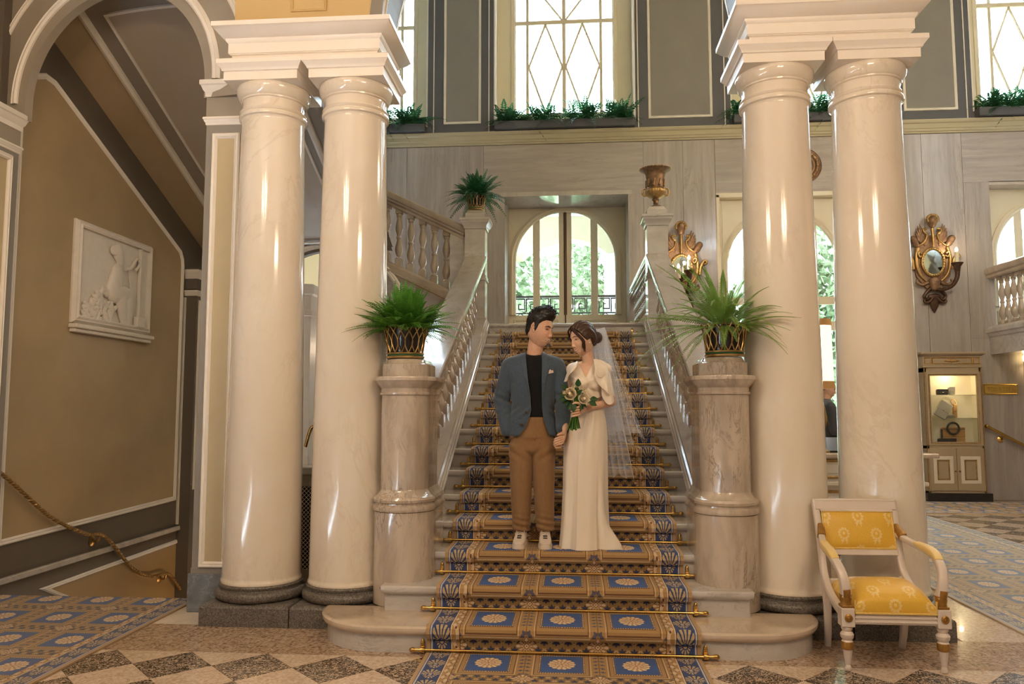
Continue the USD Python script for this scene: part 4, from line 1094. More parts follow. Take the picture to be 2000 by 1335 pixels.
def potted_fern(c, label, seed, n, ln, green, droopy, rb=(.118, .148), h=.215, wid=.05, lf=20, bias=None, up=1.0, top_el=86, low_el=-14, dk=1.0):
    t = thing('potted_fern', label, 'fern', c, group=None)
    basket(t, c, h, *rb)
    r = np.random.default_rng(seed); top = np.array([c[0], c[1], c[2]+h-.02])
    for i in range(n):
        a = 2*PI*(i*.618034) + r.normal(0, .1); q = (i+.5)/n
        el = math.radians(top_el - (top_el-low_el)*q**(1/droopy) + r.normal(0, 7))*up
        d = np.array([math.cos(a)*math.cos(el), math.sin(a)*math.cos(el), math.sin(el)])
        L = ln*(.75 + .5*r.random())*(1.0 if bias is None else 1 + .45*max(0, math.cos(a-bias)))
        b = top + np.array([math.cos(a), math.sin(a), 0])*rb[1]*.6*q
        obj('frond', frond(b, d, L, .22*dk + .40*dk*r.random()*(.5+q), wid*(.8+.4*r.random()), lf, .12, int(seed*1000+i)), M[green], t)
    return t
potted_fern((XC-1.055, 5.14, 1.745), 'dense dark green fern in gilt lattice basket on the left newel pedestal', 11, 290, .295, 'fern_green', .80, wid=.046, lf=19, top_el=88, low_el=2, dk=.7)
potted_fern((XC+1.065, 5.14, 1.745), 'loose arching light green fern in gilt lattice basket on the right newel pedestal', 12, 120, .375, 'fern_light', .95, wid=.036, lf=40, bias=PI, top_el=72)
potted_fern((XC-1.105, 9.38, 3.852), 'small fern in gilt basket on the landing newel post', 13, 200, .34, 'fern_blue_green', .62, (.095, .125), .20, .045, 16)

# ferns in the window boxes
boxf = 0
def window_box(n, x0, x1, spots, labels):
    global boxf
    t = thing('window_box', labels[0], 'planter', ((x0+x1)/2, YW-.08, 6.04))
    obj('trough', MB().box(x0, x1, YW-.16, YW+.10, 6.035, 6.17, .008), M['upper_wall_paint'], t)
    obj('soil', MB().box(x0+.02, x1-.02, YW-.14, YW+.08, 6.16, 6.178), M['soil'], t)
    for k, x in enumerate(spots):
        f = thing('window_fern', labels[1+k], 'fern', (x, YW-.05, 6.17)); r = np.random.default_rng(300+boxf); boxf += 1
        for i in range(64):
            a = r.random()*2*PI; el = math.radians(r.uniform(-10, 85)); L = r.uniform(.32, .56)
            d = [math.cos(a)*math.cos(el)*1.1, math.sin(a)*math.cos(el)*.7 - .15, math.sin(el)]
            obj('frond', frond((x+r.uniform(-.16, .16), YW-.06+r.uniform(-.04, .05), 6.17), d, L, .30+.5*r.random(), .075, 10, .15, 5000+boxf*100+i), M['fern_blue_green'], f)
PL = ['left-most', 'second', 'third', 'right-most']
window_box(1, -1.26, 1.07, (-1.0, -.42, .22, .78), ['grey planter box under the middle tall window'] + [f'{p} fern of the planter under the middle tall window' for p in PL])
window_box(2, -4.0, -2.43, (-3.2, -2.72), ['grey planter box under the tall window left of the pale panel', 'outer fern under the left tall window, behind the column', 'fern at the right end of the left window planter'])
window_box(3, 2.66, 4.98, (2.86, 3.95, 4.35), ['grey planter box under the window behind the right columns', 'fern left of the right column pair under the window', 'left fern seen between the capitals of the right columns', 'right fern seen between the capitals of the right columns'])
window_box(4, 6.48, 8.75, (6.80, 7.25), ['grey planter box under the tall window at the right edge', 'left fern of the window planter at the right edge', 'second fern of the window planter at the right edge'])

# ---------------------------------------------------------------- gilt urn on the right newel post
uc = (XC+1.105, 9.38, 3.85)
urn = thing('urn', 'gilt bronze campana urn on the right landing post', 'urn', uc)
obj('foot', lathe([(.075, 0), (.078, .012), (.070, .020), (.055, .030), (.040, .042), (.032, .062), (.031, .085), (.044, .092), (.046, .102), (.036, .108), (.030, .118)], uc, 32), M['rust_bronze'], urn, smooth=35)
def gadroon():
    prof = np.array([(.032, .115), (.070, .125), (.105, .150), (.122, .182), (.122, .205), (.112, .222)]); sg = 96; a = np.arange(sg)*2*PI/sg
    w = 1 + .05*np.abs(np.sin(a*12))
    v = np.stack([prof[:, :1]*w*np.cos(a)+uc[0], prof[:, :1]*w*np.sin(a)+uc[1], np.repeat(prof[:, 1:]+uc[2], sg, 1)], -1).reshape(-1, 3)
    return MB().add(v, grid_faces(len(prof), sg, wrap_m=True))
obj('bowl', gadroon(), M['old_gold'], urn, smooth=40)
obj('body', lathe([(.112, .220), (.118, .226), (.112, .234), (.106, .245), (.106, .30), (.110, .36), (.118, .40), (.126, .425), (.150, .448), (.178, .462), (.188, .470), (.190, .480), (.182, .484), (.160, .478), (.11, .46)], uc, 48, caps=False), M['rust_bronze'], urn, smooth=35)
for i in range(28):
    a = 2*PI*i/28; obj('rim_bead', trimesh.creation.icosphere(1, .009).apply_translation([uc[0]+.188*math.cos(a), uc[1]+.188*math.sin(a), uc[2]+.476]), M['old_gold'], urn, smooth=True)
for i in range(9):   # figures in relief round the body
    a = 2*PI*i/9 + .2; h = hull([((uc[0]+.108*math.cos(a), uc[1]+.108*math.sin(a), uc[2]+.262), (.016, .016, .014)), ((uc[0]+.110*math.cos(a+.10), uc[1]+.110*math.sin(a+.10), uc[2]+.335), (.012, .012, .012))])
    obj('relief_figure', h, M['rust_bronze'], urn, smooth=50)
for s in (-1, 1):
    pts = [(uc[0]+s*x, uc[1], uc[2]+z) for x, z in ((.112, .150), (.150, .160), (.160, .195), (.150, .230), (.128, .236), (.120, .222), (.130, .212))]
    obj('handle', tube(smooth_path(pts, 24), np.linspace(.014, .008, 24), 8), M['old_gold'], urn, smooth=50)

# round wall ornament half hidden by the column
pc = (3.76, YW-.024, 5.32)
pq = thing('wall_medallion', 'dark round carved medallion high on the marble wall', 'wall ornament', pc)
obj('ring', turned(lathe([(.29, 0), (.295, .02), (.27, .045), (.25, .035), (.235, .05), (.21, .045), (.20, .03), (.19, .02)], (0, 0, 0), 48), rx=PI/2, at=pc), M['rust_bronze'], pq, smooth=35)
obj('face', turned(lathe([(.20, .012), (.16, .022), (.12, .018), (.06, .04), (.0, .046)], (0, 0, 0), 40, caps=False), rx=PI/2, at=pc), M['dark_bronze'], pq, smooth=35)
for i in range(16):
    a = 2*PI*i/16; obj('bead', trimesh.creation.icosphere(1, .020).apply_translation([pc[0]+.222*math.cos(a), pc[1]-.046, pc[2]+.222*math.sin(a)]), M['old_gold'], pq, smooth=True)

# ---------------------------------------------------------------- carved wall sconces with oval mirrors
def sconce(at, label, arms):
    t = thing('wall_sconce', label, 'wall lamp', at, group=None)
    X, Yb, Z = at                                     # centre of the mirror, wall face
    P = lambda x, z, o=0.0: (X+x*.95, Yb-o, Z+z*.90)
    def ell(rx, rz, o, n=36, a0=0, a1=2*PI): return [P(rx*math.cos(a), rz*math.sin(a), o) for a in np.linspace(a0, a1, n, endpoint=a1-a0 < 6.2)]
    back = Polygon([(-.26, .10), (-.27, -.05), (-.24, -.22), (-.16, -.33), (-.10, -.40), (-.05, -.36), (.05, -.36), (.10, -.40), (.16, -.33), (.24, -.22), (.27, -.05), (.26, .10), (.20, .24), (.14, .33), (.12, .42), (-.12, .42), (-.14, .33), (-.20, .24)]).buffer(.015)
    m = prism(back, 0, .045, 'xz'); v, f, _ = meshkit.arrays(m); v = v*[1, -1, 1] + [X, Yb, Z]
    obj('backplate', trimesh.Trimesh(v, f[:, ::-1], process=False), M['rust_bronze'], t)
    obj('mirror', turned(lathe([(.0, 0), (1, 0), (1, .01), (0, .012)], seg=36, caps=False), rx=PI/2).apply_scale([.155, 1, .215]).apply_translation([X, Yb-.052, Z]), M['mirror_glass'], t)
    obj('mirror_frame', tube(ell(.178, .240, .055), .026, 10, closed=True), M['old_gold'], t, smooth=60)
    for i in range(30):
        a = 2*PI*i/30; obj('bead', trimesh.creation.icosphere(1, .012).apply_translation(P(.172*math.cos(a), .232*math.sin(a), .082)), M['old_gold'], t, smooth=True)
    for s in (-1, 1):
        def scroll(pts, r0, r1, name='scroll', mat='old_gold', n=26):
            obj(name, tube(smooth_path([P(s*x, z, o) for x, z, o in pts], n), np.linspace(r0, r1, n), 8), M[mat], t, smooth=60)
        scroll([(.09, .60, .05), (.14, .58, .07), (.13, .53, .08), (.09, .50, .07), (.10, .42, .06), (.16, .34, .06), (.24, .29, .05)], .022, .014)
        scroll([(.235, .26, .05), (.27, .10, .06), (.265, -.06, .06), (.215, -.22, .06), (.12, -.33, .05)], .030, .020)
        scroll([(.20, .15, .08), (.235, .18, .09), (.25, .13, .09), (.22, .09, .08), (.195, .11, .08)], .022, .014)
        scroll([(.31, -.12, .04), (.33, .02, .05), (.36, .10, .05), (.40, .14, .05), (.43, .10, .05), (.39, .07, .05)], .030, .016)
        scroll([(.10, -.36, .06), (.20, -.40, .07), (.28, -.36, .07), (.27, -.30, .06)], .030, .016, mat='rust_bronze')
        scroll([(.06, -.46, .05), (.12, -.52, .06), (.17, -.60, .06), (.13, -.66, .06), (.09, -.62, .06)], .032, .018, mat='dark_bronze')
        scroll([(.03, -.62, .05), (.10, -.70, .06), (.17, -.70, .06), (.16, -.64, .06)], .030, .014, mat='dark_bronze')
        for k, (x1, z1) in enumerate(((.185, .68), (.215, .65), (.238, .60), (.25, .54))):   # wing feathers
            h = hull([(P(s*.12, .42-.03*k, .045), (.022, .014, .03)), (P(s*x1*.86, z1-.13, .055), (.022, .012, .035)), (P(s*x1, z1, .04), (.005, .005, .012))])
            obj('wing_feather', h, M['rust_bronze'], t, smooth=50)
        h = hull([(P(s*.31, .42, .06), (.055, .05, .055)), (P(s*.285, .35, .05), (.04, .035, .05)), (P(s*.24, .31, .045), (.035, .03, .04))])   # side mask
        obj('side_mask', h, M['rust_bronze'], t, smooth=50)
        # arm and candle
    for ax_, az_, ao_ in arms:
        arm = smooth_path([P(0, -.48, .08), P(ax_*.33, -.50, ao_*.55), P(ax_*.73, -.46+az_*.5, ao_*.83), P(ax_*.95, -.36+az_, ao_*.97), P(ax_, -.26+az_, ao_), P(ax_, -.20+az_, ao_)], 26)
        obj('arm', tube(arm, np.linspace(.024, .040, 26), 10), M['dark_bronze'], t, smooth=60)
        c = P(ax_, az_, ao_)
        obj('drip_pan', lathe([(.030, -.22), (.040, -.21), (.050, -.14), (.085, -.09), (.088, -.078), (.045, -.076)], c, 24), M['dark_bronze'], t, smooth=35)
        obj('candle', lathe([(.032, -.078), (.032, .09), (.022, .096), (.0, .096)], c, 20), M['candle_wax'], t, smooth=40)
        b = np.array(c) + [0, 0, .128]
        obj('bulb', lathe([(.010, -.032), (.022, -.010), (.021, .008), (.010, .032), (.0, .042)], b, 16, caps=False), M['bulb_glow'], t, smooth=True)
        sphere_lamp('sconce_bulb' + numbered('lamp', '_s'), b + [0, -.005, .015], .024, 200*LAMP, WARM)
    # cherub's head, drop and shell below
    head = hull([(P(0, .74, .09), (.078, .075, .085)), (P(0, .66, .08), (.055, .05, .05))]); obj('cherub_head', head, M['rust_bronze'], t, smooth=50)
    for i in range(11):
        a = PI*(i/10)*1.2 - .3; obj('curl', trimesh.creation.icosphere(1, .026).apply_translation(P(.082*math.cos(a), .755+.075*math.sin(a), .105)), M['old_gold'], t, smooth=True)
    obj('crest_stem', tube(smooth_path([P(0, .60, .07), P(0, .45, .09), P(0, .27, .08)], 12), np.linspace(.03, .018, 12), 8), M['old_gold'], t, smooth=60)
    obj('lion_mask', hull([(P(0, -.34, .07), (.085, .06, .07)), (P(0, -.46, .07), (.06, .05, .05))]), M['rust_bronze'], t, smooth=50)
    obj('drop', hull([(P(0, -.60, .04), (.10, .035, .04)), (P(0, -.74, .035), (.07, .03, .03)), (P(0, -.86, .03), (.012, .012, .03))]), M['dark_bronze'], t, smooth=50)
    return t
g = G(); M['mirror_glass'] = g.build('mirror_glass', g.bsdf(base_color=(.55, .66, .70), metallic=1.0, roughness=.04))
plain('candle_wax', (.80, .72, .52), .5, var=.02)
sconce((5.70, YW-.022, 3.70), 'carved gilt sconce with oval mirror and candle lamp, right of the columns', [(.27, .03, .27)])
sconce((1.78, YW-.022, 3.66), 'carved gilt sconce with two candle lamps behind the right stair rail', [(.09, .0, .30), (-.09, -.16, .34)])

# ---------------------------------------------------------------- side carpets, each a flat rug
def rug(name, quad, label, mat, w=2.2, th=.012):
    """quad: four floor corners (u-, v-) (u+, v-) (u+, v+) (u-, v+)."""
    q = np.array(quad, float); n, m = 9, 17
    t = thing(name, label, 'carpet', (q[:, 0].mean(), q[:, 1].mean(), 0))
    L = np.linalg.norm((q[2]+q[3]-q[0]-q[1])/2)
    uu, vv = np.meshgrid(np.linspace(0, 1, n), np.linspace(0, 1, m))
    P = (q[0]*(1-uu[..., None]) + q[1]*uu[..., None])*(1-vv[..., None]) + (q[3]*(1-uu[..., None]) + q[2]*uu[..., None])*vv[..., None]
    top = np.concatenate([P, np.full(P.shape[:2]+(1,), th)], -1).reshape(-1, 3)
    uv = np.stack([(uu-.5)*w, vv*L], -1).reshape(-1, 2)
    mb = MB().add(top, grid_faces(m, n)); uvs = [uv]
    idx = np.arange(m*n).reshape(m, n)
    for e in (idx[0], idx[-1], idx[:, 0], idx[:, -1]):
        a = top[e]; b = a.copy(); b[:, 2] = .001
        mb.add(np.stack([a, b], 1).reshape(-1, 3), grid_faces(len(e), 2)); uvs.append(np.repeat(uv[e], 2, 0))
    obj('pile', mb, M[mat], t, uv=np.vstack(uvs)); return t
rug('floor_carpet', [(-4.98+.02, 2.2), (-2.77, 2.2), (-2.77, 5.665), (-4.96, 5.665)], 'blue and tan medallion carpet at the lower left, ending at the descending stairs', 'carpet_soft')
rug('floor_carpet', [(2.80, 3.2), (4.62, 3.2), (4.62, 10.9), (2.80, 10.9)], 'long pale blue medallion carpet running back on the right side', 'carpet_pale', 1.82)
rug('floor_carpet', [(8.6, 10.92), (8.6, 12.25), (3.2, 12.25), (3.2, 10.92)], 'beige medallion carpet across the floor before the display cabinet', 'carpet_beige', 1.36)

# ---------------------------------------------------------------- rope handrail on the left wall
rp = thing('rope_rail', 'brown and gold rope handrail drooping along the left stair wall', 'rope', (-4.42, 7, 0))
key = [(5.2, 1.25), (5.83, .86), (6.35, .50), (6.85, .275), (7.056, .235), (7.25, .13), (7.65, -.20), (8.0, -.345), (8.276, -.375), (8.42, -.44), (8.70, -.68), (8.95, -.80)]
ctr = smooth_path([(-4.43, y, z) for y, z in key], 160)
obj('rope_core', tube(ctr, .014, 8), M['rope'], rp, smooth=60)
for k in range(2):
    tt = np.linspace(0, 1, 900); cc = np.stack([np.interp(tt, np.linspace(0, 1, 160), ctr[:, i]) for i in range(3)], 1); ph = tt*2*PI*95 + k*PI
    off = np.stack([np.cos(ph), .6*np.sin(ph), .8*np.sin(ph)], 1)*.0125
    obj('rope_strand', tube(cc+off, .0072, 4), M['rope' if k else 'old_gold'], rp)
for y, z in ((7.05, .235), (8.28, -.375)):
    b = MB().mesh(turned(lathe([(.045, 0), (.048, .008), (.035, .016), (.012, .022), (.012, .06)], seg=16), ry=PI/2, at=(XW, y, z-.06)))
    b.mesh(tube(smooth_path([(XW+.05, y, z-.06), (XW+.07, y, z-.05), (XW+.075, y, z-.015)], 8), .011, 8))
    obj('bracket', b, M['old_gold'], rp, smooth=40)

# ---------------------------------------------------------------- relief panel on the left wall
RX = XW + .005
rl = thing('relief_panel', 'white plaster relief of a seated draped figure on the left wall', 'wall relief', (RX, 7.2, 2.65))
ry0, ry1, rz0, rz1 = 6.60, 7.80, 2.22, 3.10
obj('ground', MB().box(RX, RX+.02, ry0, ry1, rz0, rz1), M['plaster_white'], rl)
fp_ = [(-.035, 0), (-.035, .05), (-.02, .058), (.0, .045), (.012, .05), (.035, .018), (.035, 0)]
obj('frame', sweep(fp_, [(RX, ry0, rz0), (RX, ry0, rz1), (RX, ry1, rz1), (RX, ry1, rz0)], (1, 0, 0), True), M['plaster_white'], rl, smooth=25)
obj('ledge', MB().box(RX, RX+.085, ry0-.05, ry1+.05, rz0-.085, rz0-.045, .008).box(RX, RX+.06, ry0-.03, ry1+.03, rz0-.12, rz0-.085, .006), M['plaster_white'], rl)
def RP(u, w, o): return (RX+.02+o, ry0 + u*(ry1-ry0), rz0 + w*(rz1-rz0))
def rball(u, w, o, r, sx=.5): return (RP(u, w, o), (r*1.42*sx, r*1.42, r*1.42))
bones = [[rball(.50, .80, .02, .046), rball(.54, .74, .02, .034)], [rball(.53, .72, .015, .024), rball(.53, .66, .015, .034)], [rball(.50, .61, .02, .056), rball(.50, .50, .02, .058), rball(.45, .40, .02, .066)],
         [rball(.46, .62, .03, .030), rball(.46, .48, .035, .025)], [rball(.46, .48, .035, .025), rball(.57, .385, .045, .019)], [rball(.57, .385, .045, .019), rball(.62, .37, .045, .020)],
         [rball(.46, .36, .02, .072), rball(.68, .38, .03, .046)], [rball(.66, .36, .03, .048), rball(.70, .20, .02, .04), rball(.68, .06, .02, .03)], [rball(.55, .30, .03, .055), rball(.58, .18, .03, .042), rball(.62, .04, .02, .03)], [rball(.62, .04, .02, .025), rball(.68, .03, .02, .02)]]
fig = m3.Manifold.batch_boolean([hull(b, 3) for b in bones], m3.OpType.Add)
v, f, _ = meshkit.arrays(fig.refine_to_length(.02)); fm = trimesh.smoothing.filter_taubin(trimesh.Trimesh(v, f), iterations=8)
obj('figure', fm, M['plaster_white'], rl, smooth=True)
obj('hair', hull([rball(.44, .83, .02, .034), rball(.49, .84, .025, .046)]), M['plaster_white'], rl, smooth=50)
r_ = np.random.default_rng(5)
for i in range(70):   # drapery and foliage clumps at the lower left
    u = r_.uniform(.10, .50); w = r_.uniform(.03, .10 + .34*min((u-.05)/.36, 1)); a = r_.uniform(0, PI)
    p0, p1 = np.array(RP(u, w, .012)), np.array(RP(u, w, .012)) + np.array([.01, math.cos(a)*.05, math.sin(a)*.05])
    obj('drapery_fold', hull([(p0, (.026, .032, .032)), (p1, (.014, .018, .018))], 2), M['plaster_white'], rl, smooth=50)
obj('post', MB().box(RX+.02, RX+.055, ry0+.82*(ry1-ry0), ry0+.855*(ry1-ry0), rz0+.12, rz0+.84, .006).box(RX+.02, RX+.075, ry0+.78*(ry1-ry0), ry0+.90*(ry1-ry0), rz0+.02, rz0+.13, .008), M['plaster_white'], rl)
obj('lyre', tube(smooth_path([RP(u, w, .02) for u, w in ((.62, .66), (.70, .70), (.76, .80), (.80, .82), (.82, .76), (.76, .68))], 20), .016, 8), M['plaster_white'], rl, smooth=50)
obj('cord', tube(smooth_path([RP(u, w, .012) for u, w in ((.67, .66), (.70, .52), (.72, .36))], 12), .007, 6), M['plaster_white'], rl, smooth=50)
# ---------------------------------------------------------------- yellow armchair
def wreath_cloth():
    g = G(); u, v = g.uv(); a, b = .19, .20
    def motif(du, dv):
        r = (du*du + dv*dv*.85).sqrt(); th = dv.atan2(du)
        ring = (r - .026).abs().lt((th*11.0).cos()*.0030 + .0062)
        core = ((du*du)*1.4 + (dv-.003)*(dv-.003)).sqrt().lt(.0095)
        bow = (((du.abs() - .012).abs()*.8 + (dv + .039).abs()).lt(.009)).max(((du.abs() - .013) - (dv + .052)*-.5).abs().lt(.003)*dv.between(-.058, -.036))
        return ring.max(core).max(bow)
    m = motif(u.wrap(a), v.wrap(b)).max(motif((u + a/2).wrap(a), (v + b/2).wrap(b)))
    weave = g.noise(g.pos(), 300, 2)
    base = g.ramp(weave, [(.3, (.64, .37, .035)), (.7, (.76, .47, .06))])
    c = g.mix(m*.85, base, (.78, .60, .26))
    M['yellow_silk'] = g.build('yellow_silk', g.bsdf(base_color=c, roughness=.42, sheen_weight=.35, sheen_tint=(1, .85, .5), specular_ior_level=.4))
wreath_cloth()
plain('gold_braid', (.72, .52, .16), .5, .2, var=.15, scale=80.0)
plain('chair_gilt', (.36, .19, .045), .4, .6, var=.3, scale=20.0)
def armchair():
    cx = 1.727
    t = thing('armchair', 'white lacquered armchair upholstered in yellow wreath silk before the right columns', 'armchair', (cx, 4.65, 0))
    WL = M['chair_lacquer']
    for s in (-1, 1):
        fx = cx + s*.250
        lg = lathe([(.006, 0), (.015, .004), (.019, .016), (.014, .030), (.012, .036), (.015, .040), (.026, .118)], (fx, 4.435, 0), 20)
        lm = MB().mesh(lg).mesh(lathe([(.030, .158), (.024, .166), (.034, .180), (.036, .196), (.028, .207), (.022, .212), (.028, .222), (.030, .232), (.026, .240)], (fx, 4.435, 0), 20))
        leg = obj('leg', lm, WL, t, smooth=40)
        obj('leg_band', lathe([(.026, .116), (.031, .120), (.033, .140), (.031, .157), (.028, .160)], (fx, 4.435, 0), 20), M['chair_gilt'], leg, smooth=40)
        obj('leg_block', MB().box(fx-.035, fx+.035, 4.400, 4.472, .238, .338, .004), WL, t)
        obj('rosette', turned(lathe([(.020, 0), (.021, .006), (.014, .010), (.012, .007), (.0, .012)], seg=18), rx=PI/2, at=(fx, 4.401, .288)), M['chair_gilt'], t, smooth=40)
        obj('arm_post', MB().box(fx-.030, fx+.030, 4.405, 4.468, .338, .352, .003).mesh(lathe([(.030, .350), (.027, .362), (.030, .374), (.031, .395), (.034, .405)], (fx, 4.437, 0), 20)), M['chair_gilt'], t, smooth=40)
        # arm: from the back stile forward and down in a scroll
        ap = smooth_path([(cx+s*.222, 4.905, .655), (cx+s*.250, 4.80, .630), (cx+s*.275, 4.67, .610), (cx+s*.280, 4.55, .590), (cx+s*.272, 4.465, .548), (cx+s*.260, 4.428, .490), (cx+s*.252, 4.428, .430), (cx+s*.250, 4.440, .395)], 44)
        def bar(p, w, h, ex=1.0):
            tg = np.gradient(p, axis=0); tg /= np.linalg.norm(tg, axis=1, keepdims=True); sx = np.tile([1., 0, 0], (len(p), 1)); sx -= tg*(sx*tg).sum(1, keepdims=True); sx /= np.linalg.norm(sx, axis=1, keepdims=True); up = np.cross(tg, sx)
            a = np.linspace(0, 2*PI, 13)[:-1]; ca, sa = np.sign(np.cos(a))*np.abs(np.cos(a))**.5, np.sign(np.sin(a))*np.abs(np.sin(a))**.5
            w = np.broadcast_to(w, len(p)); h = np.broadcast_to(h, len(p))
            return ring_loft(p[:, None] + ca[None, :, None]*w[:, None, None]*sx[:, None] + sa[None, :, None]*h[:, None, None]*up[:, None])
        arm = obj('arm', bar(ap, np.linspace(.019, .027, 44), np.concatenate([np.linspace(.016, .018, 30), np.linspace(.018, .030, 14)])), WL, t, smooth=50)
        pad = ap[9:23]; w = np.sin(np.linspace(.25, PI-.25, len(pad)))
        obj('arm_pad', bar(pad + [0, 0, .013], .020+.007*w, .006+.014*w), M['yellow_silk'], arm, smooth=50, uv=None)
        obj('arm_socket', bar(smooth_path([(cx+s*.222, 4.935, .69), (cx+s*.226, 4.90, .672), (cx+s*.236, 4.86, .648)], 10), np.linspace(.016, .024, 10), np.linspace(.030, .022, 10)), M['chair_gilt'], arm, smooth=50)
        obj('arm_leaf', bar(ap[36:43] + [0, -.008, 0], .020, .026), M['chair_gilt'], arm, smooth=50)
        # back stile running down into the curved side rail
        st = smooth_path([(cx+s*.232, 4.985, .848), (cx+s*.228, 4.93, .66), (cx+s*.228, 4.885, .50), (cx+s*.232, 4.84, .42), (cx+s*.240, 4.74, .355), (cx+s*.248, 4.60, .315), (cx+s*.250, 4.46, .290)], 40)
        obj('side_frame', bar(st, .021, np.concatenate([np.full(14, .018), np.linspace(.018, .026, 26)])), WL, t, smooth=50)
        rl_ = smooth_path([(cx+s*.230, 4.855, .42), (cx+s*.222, 4.845, .28), (cx+s*.218, 4.855, .12), (cx+s*.215, 4.885, 0.0)], 16)
        obj('leg', bar(rl_, np.linspace(.024, .018, 16), np.linspace(.024, .016, 16)), WL, t, smooth=50)
    obj('front_rail', MB().box(cx-.216, cx+.216, 4.410, 4.465, .252, .306, .004).box(cx-.216, cx+.216, 4.404, 4.412, .262, .272, .002).box(cx-.216, cx+.216, 4.404, 4.412, .284, .294, .002), WL, t)
    obj('rear_rail', MB().box(cx-.216, cx+.216, 4.83, 4.868, .33, .40, .004), WL, t)
    # back: top rail, lower rail, panel
    tilt = lambda z: 4.885 + (z-.50)*.285
    def slab(x0, x1, z0, z1, d0, d1, ch=.003):
        m = cbox(x0, x1, d0, d1, z0, z1, ch); v, f, _ = meshkit.arrays(m); v = v.copy(); v[:, 1] += tilt(v[:, 2]); return trimesh.Trimesh(v, f, process=False)
    obj('top_rail', MB().mesh(slab(cx-.240, cx+.240, .795, .856, -.024, .024)).mesh(slab(cx-.235, cx+.235, .846, .850, -.027, -.02)).mesh(slab(cx-.215, cx+.215, .785, .797, -.030, .02)), WL, t)
    obj('lower_rail', slab(cx-.215, cx+.215, .535, .572, -.022, .022), WL, t)
    n = 18; uu, vv = np.meshgrid(np.linspace(-1, 1, n), np.linspace(-1, 1, n))
    X = cx + uu*.203; Z = .6785 + vv*.104; bul = .022*(1-uu**4)*(1-vv**4)
    top = np.stack([X, tilt(Z)-.020-bul, Z], -1).reshape(-1, 3); bk = np.stack([X, tilt(Z)+.018, Z], -1).reshape(-1, 3)
    uvp = np.stack([uu*.203 + .0475+.0475, vv*.104 + .02], -1).reshape(-1, 2)
    obj('back_cushion', MB().add(top, grid_faces(n, n)).add(bk, grid_faces(n, n)), M['yellow_silk'], t, smooth=40, uv=np.vstack([uvp, uvp]) if False else None) if False else None
    mb = MB().add(top, grid_faces(n, n)); o = obj('back_cushion', mb, M['yellow_silk'], t, smooth=True, uv=uvp)
    obj('back_lining', MB().add(bk, grid_faces(n, n)), M['yellow_silk'], t, uv=uvp)
    pth = [(cx-.205, tilt(.573)-.022, .573), (cx+.205, tilt(.573)-.022, .573), (cx+.205, tilt(.784)-.022, .784), (cx-.205, tilt(.784)-.022, .784)]
    obj('braid', tube(np.array([np.array(pth[i])*(1-k)+np.array(pth[(i+1) % 4])*k for i in range(4) for k in np.linspace(0, 1, 8, endpoint=False)]), .006, 6, closed=True), M['gold_braid'], t, smooth=50)
    # seat: a domed cushion whose front face drops to the rail
    n, m = 25, 30; s = np.linspace(0, 1, m); us = np.linspace(-1, 1, n)
    yp, zp = [], []
    for q in s:
        if q < .22: k = q/.22; yp.append(4.412 - .006*math.sin(PI*k)); zp.append(.308 + .080*k)
        else: k = (q-.22)/.78; yp.append(4.412 + .42*k); zp.append(.388 + .020*math.sin(min(k*6, PI/2)) + .048*math.sin(PI*min(k*.95+.05, 1)))
    yp, zp = np.array(yp), np.array(zp); L = np.concatenate([[0], np.cumsum(np.hypot(np.diff(yp), np.diff(zp)))])
    v, uvs = [], []
    for i in range(m):
        half = .214 if i > 6 else .212
        for u in us:
            dome = (1-abs(u)**7.0); base = .312
            z = base + (zp[i]-base)*(.35 + .65*dome) if i > 6 else zp[i] if abs(u) < .999 else zp[i]
            if i <= 6: z = base + (zp[i]-base)*(.55+.45*dome)
            v.append((cx + u*half*(1 if i > 4 else 1), yp[i], z)); uvs.append((u*half, L[i]-.048))
    v = np.array(v); obj('seat', MB().add(v, grid_faces(m, n)), M['yellow_silk'], t, smooth=True, uv=np.array(uvs))
    sk = MB()
    for e in (0, n-1):
        a = v[e::n]; b = a.copy(); b[:, 2] = .29; sk.add(np.stack([a, b], 1).reshape(-1, 3), grid_faces(m, 2))
    obj('seat_side', sk, M['yellow_silk'], t, uv=np.zeros((len(sk.out().vertices), 2)) + .04)
    obj('seat_braid', tube([(cx-.212, 4.406, .38), (cx-.212, 4.404, .313), (cx+.212, 4.404, .313), (cx+.212, 4.406, .38)], .006, 6), M['gold_braid'], t)
    obj('seat_base', MB().box(cx-.212, cx+.212, 4.43, 4.84, .27, .30), WL, t)
armchair()

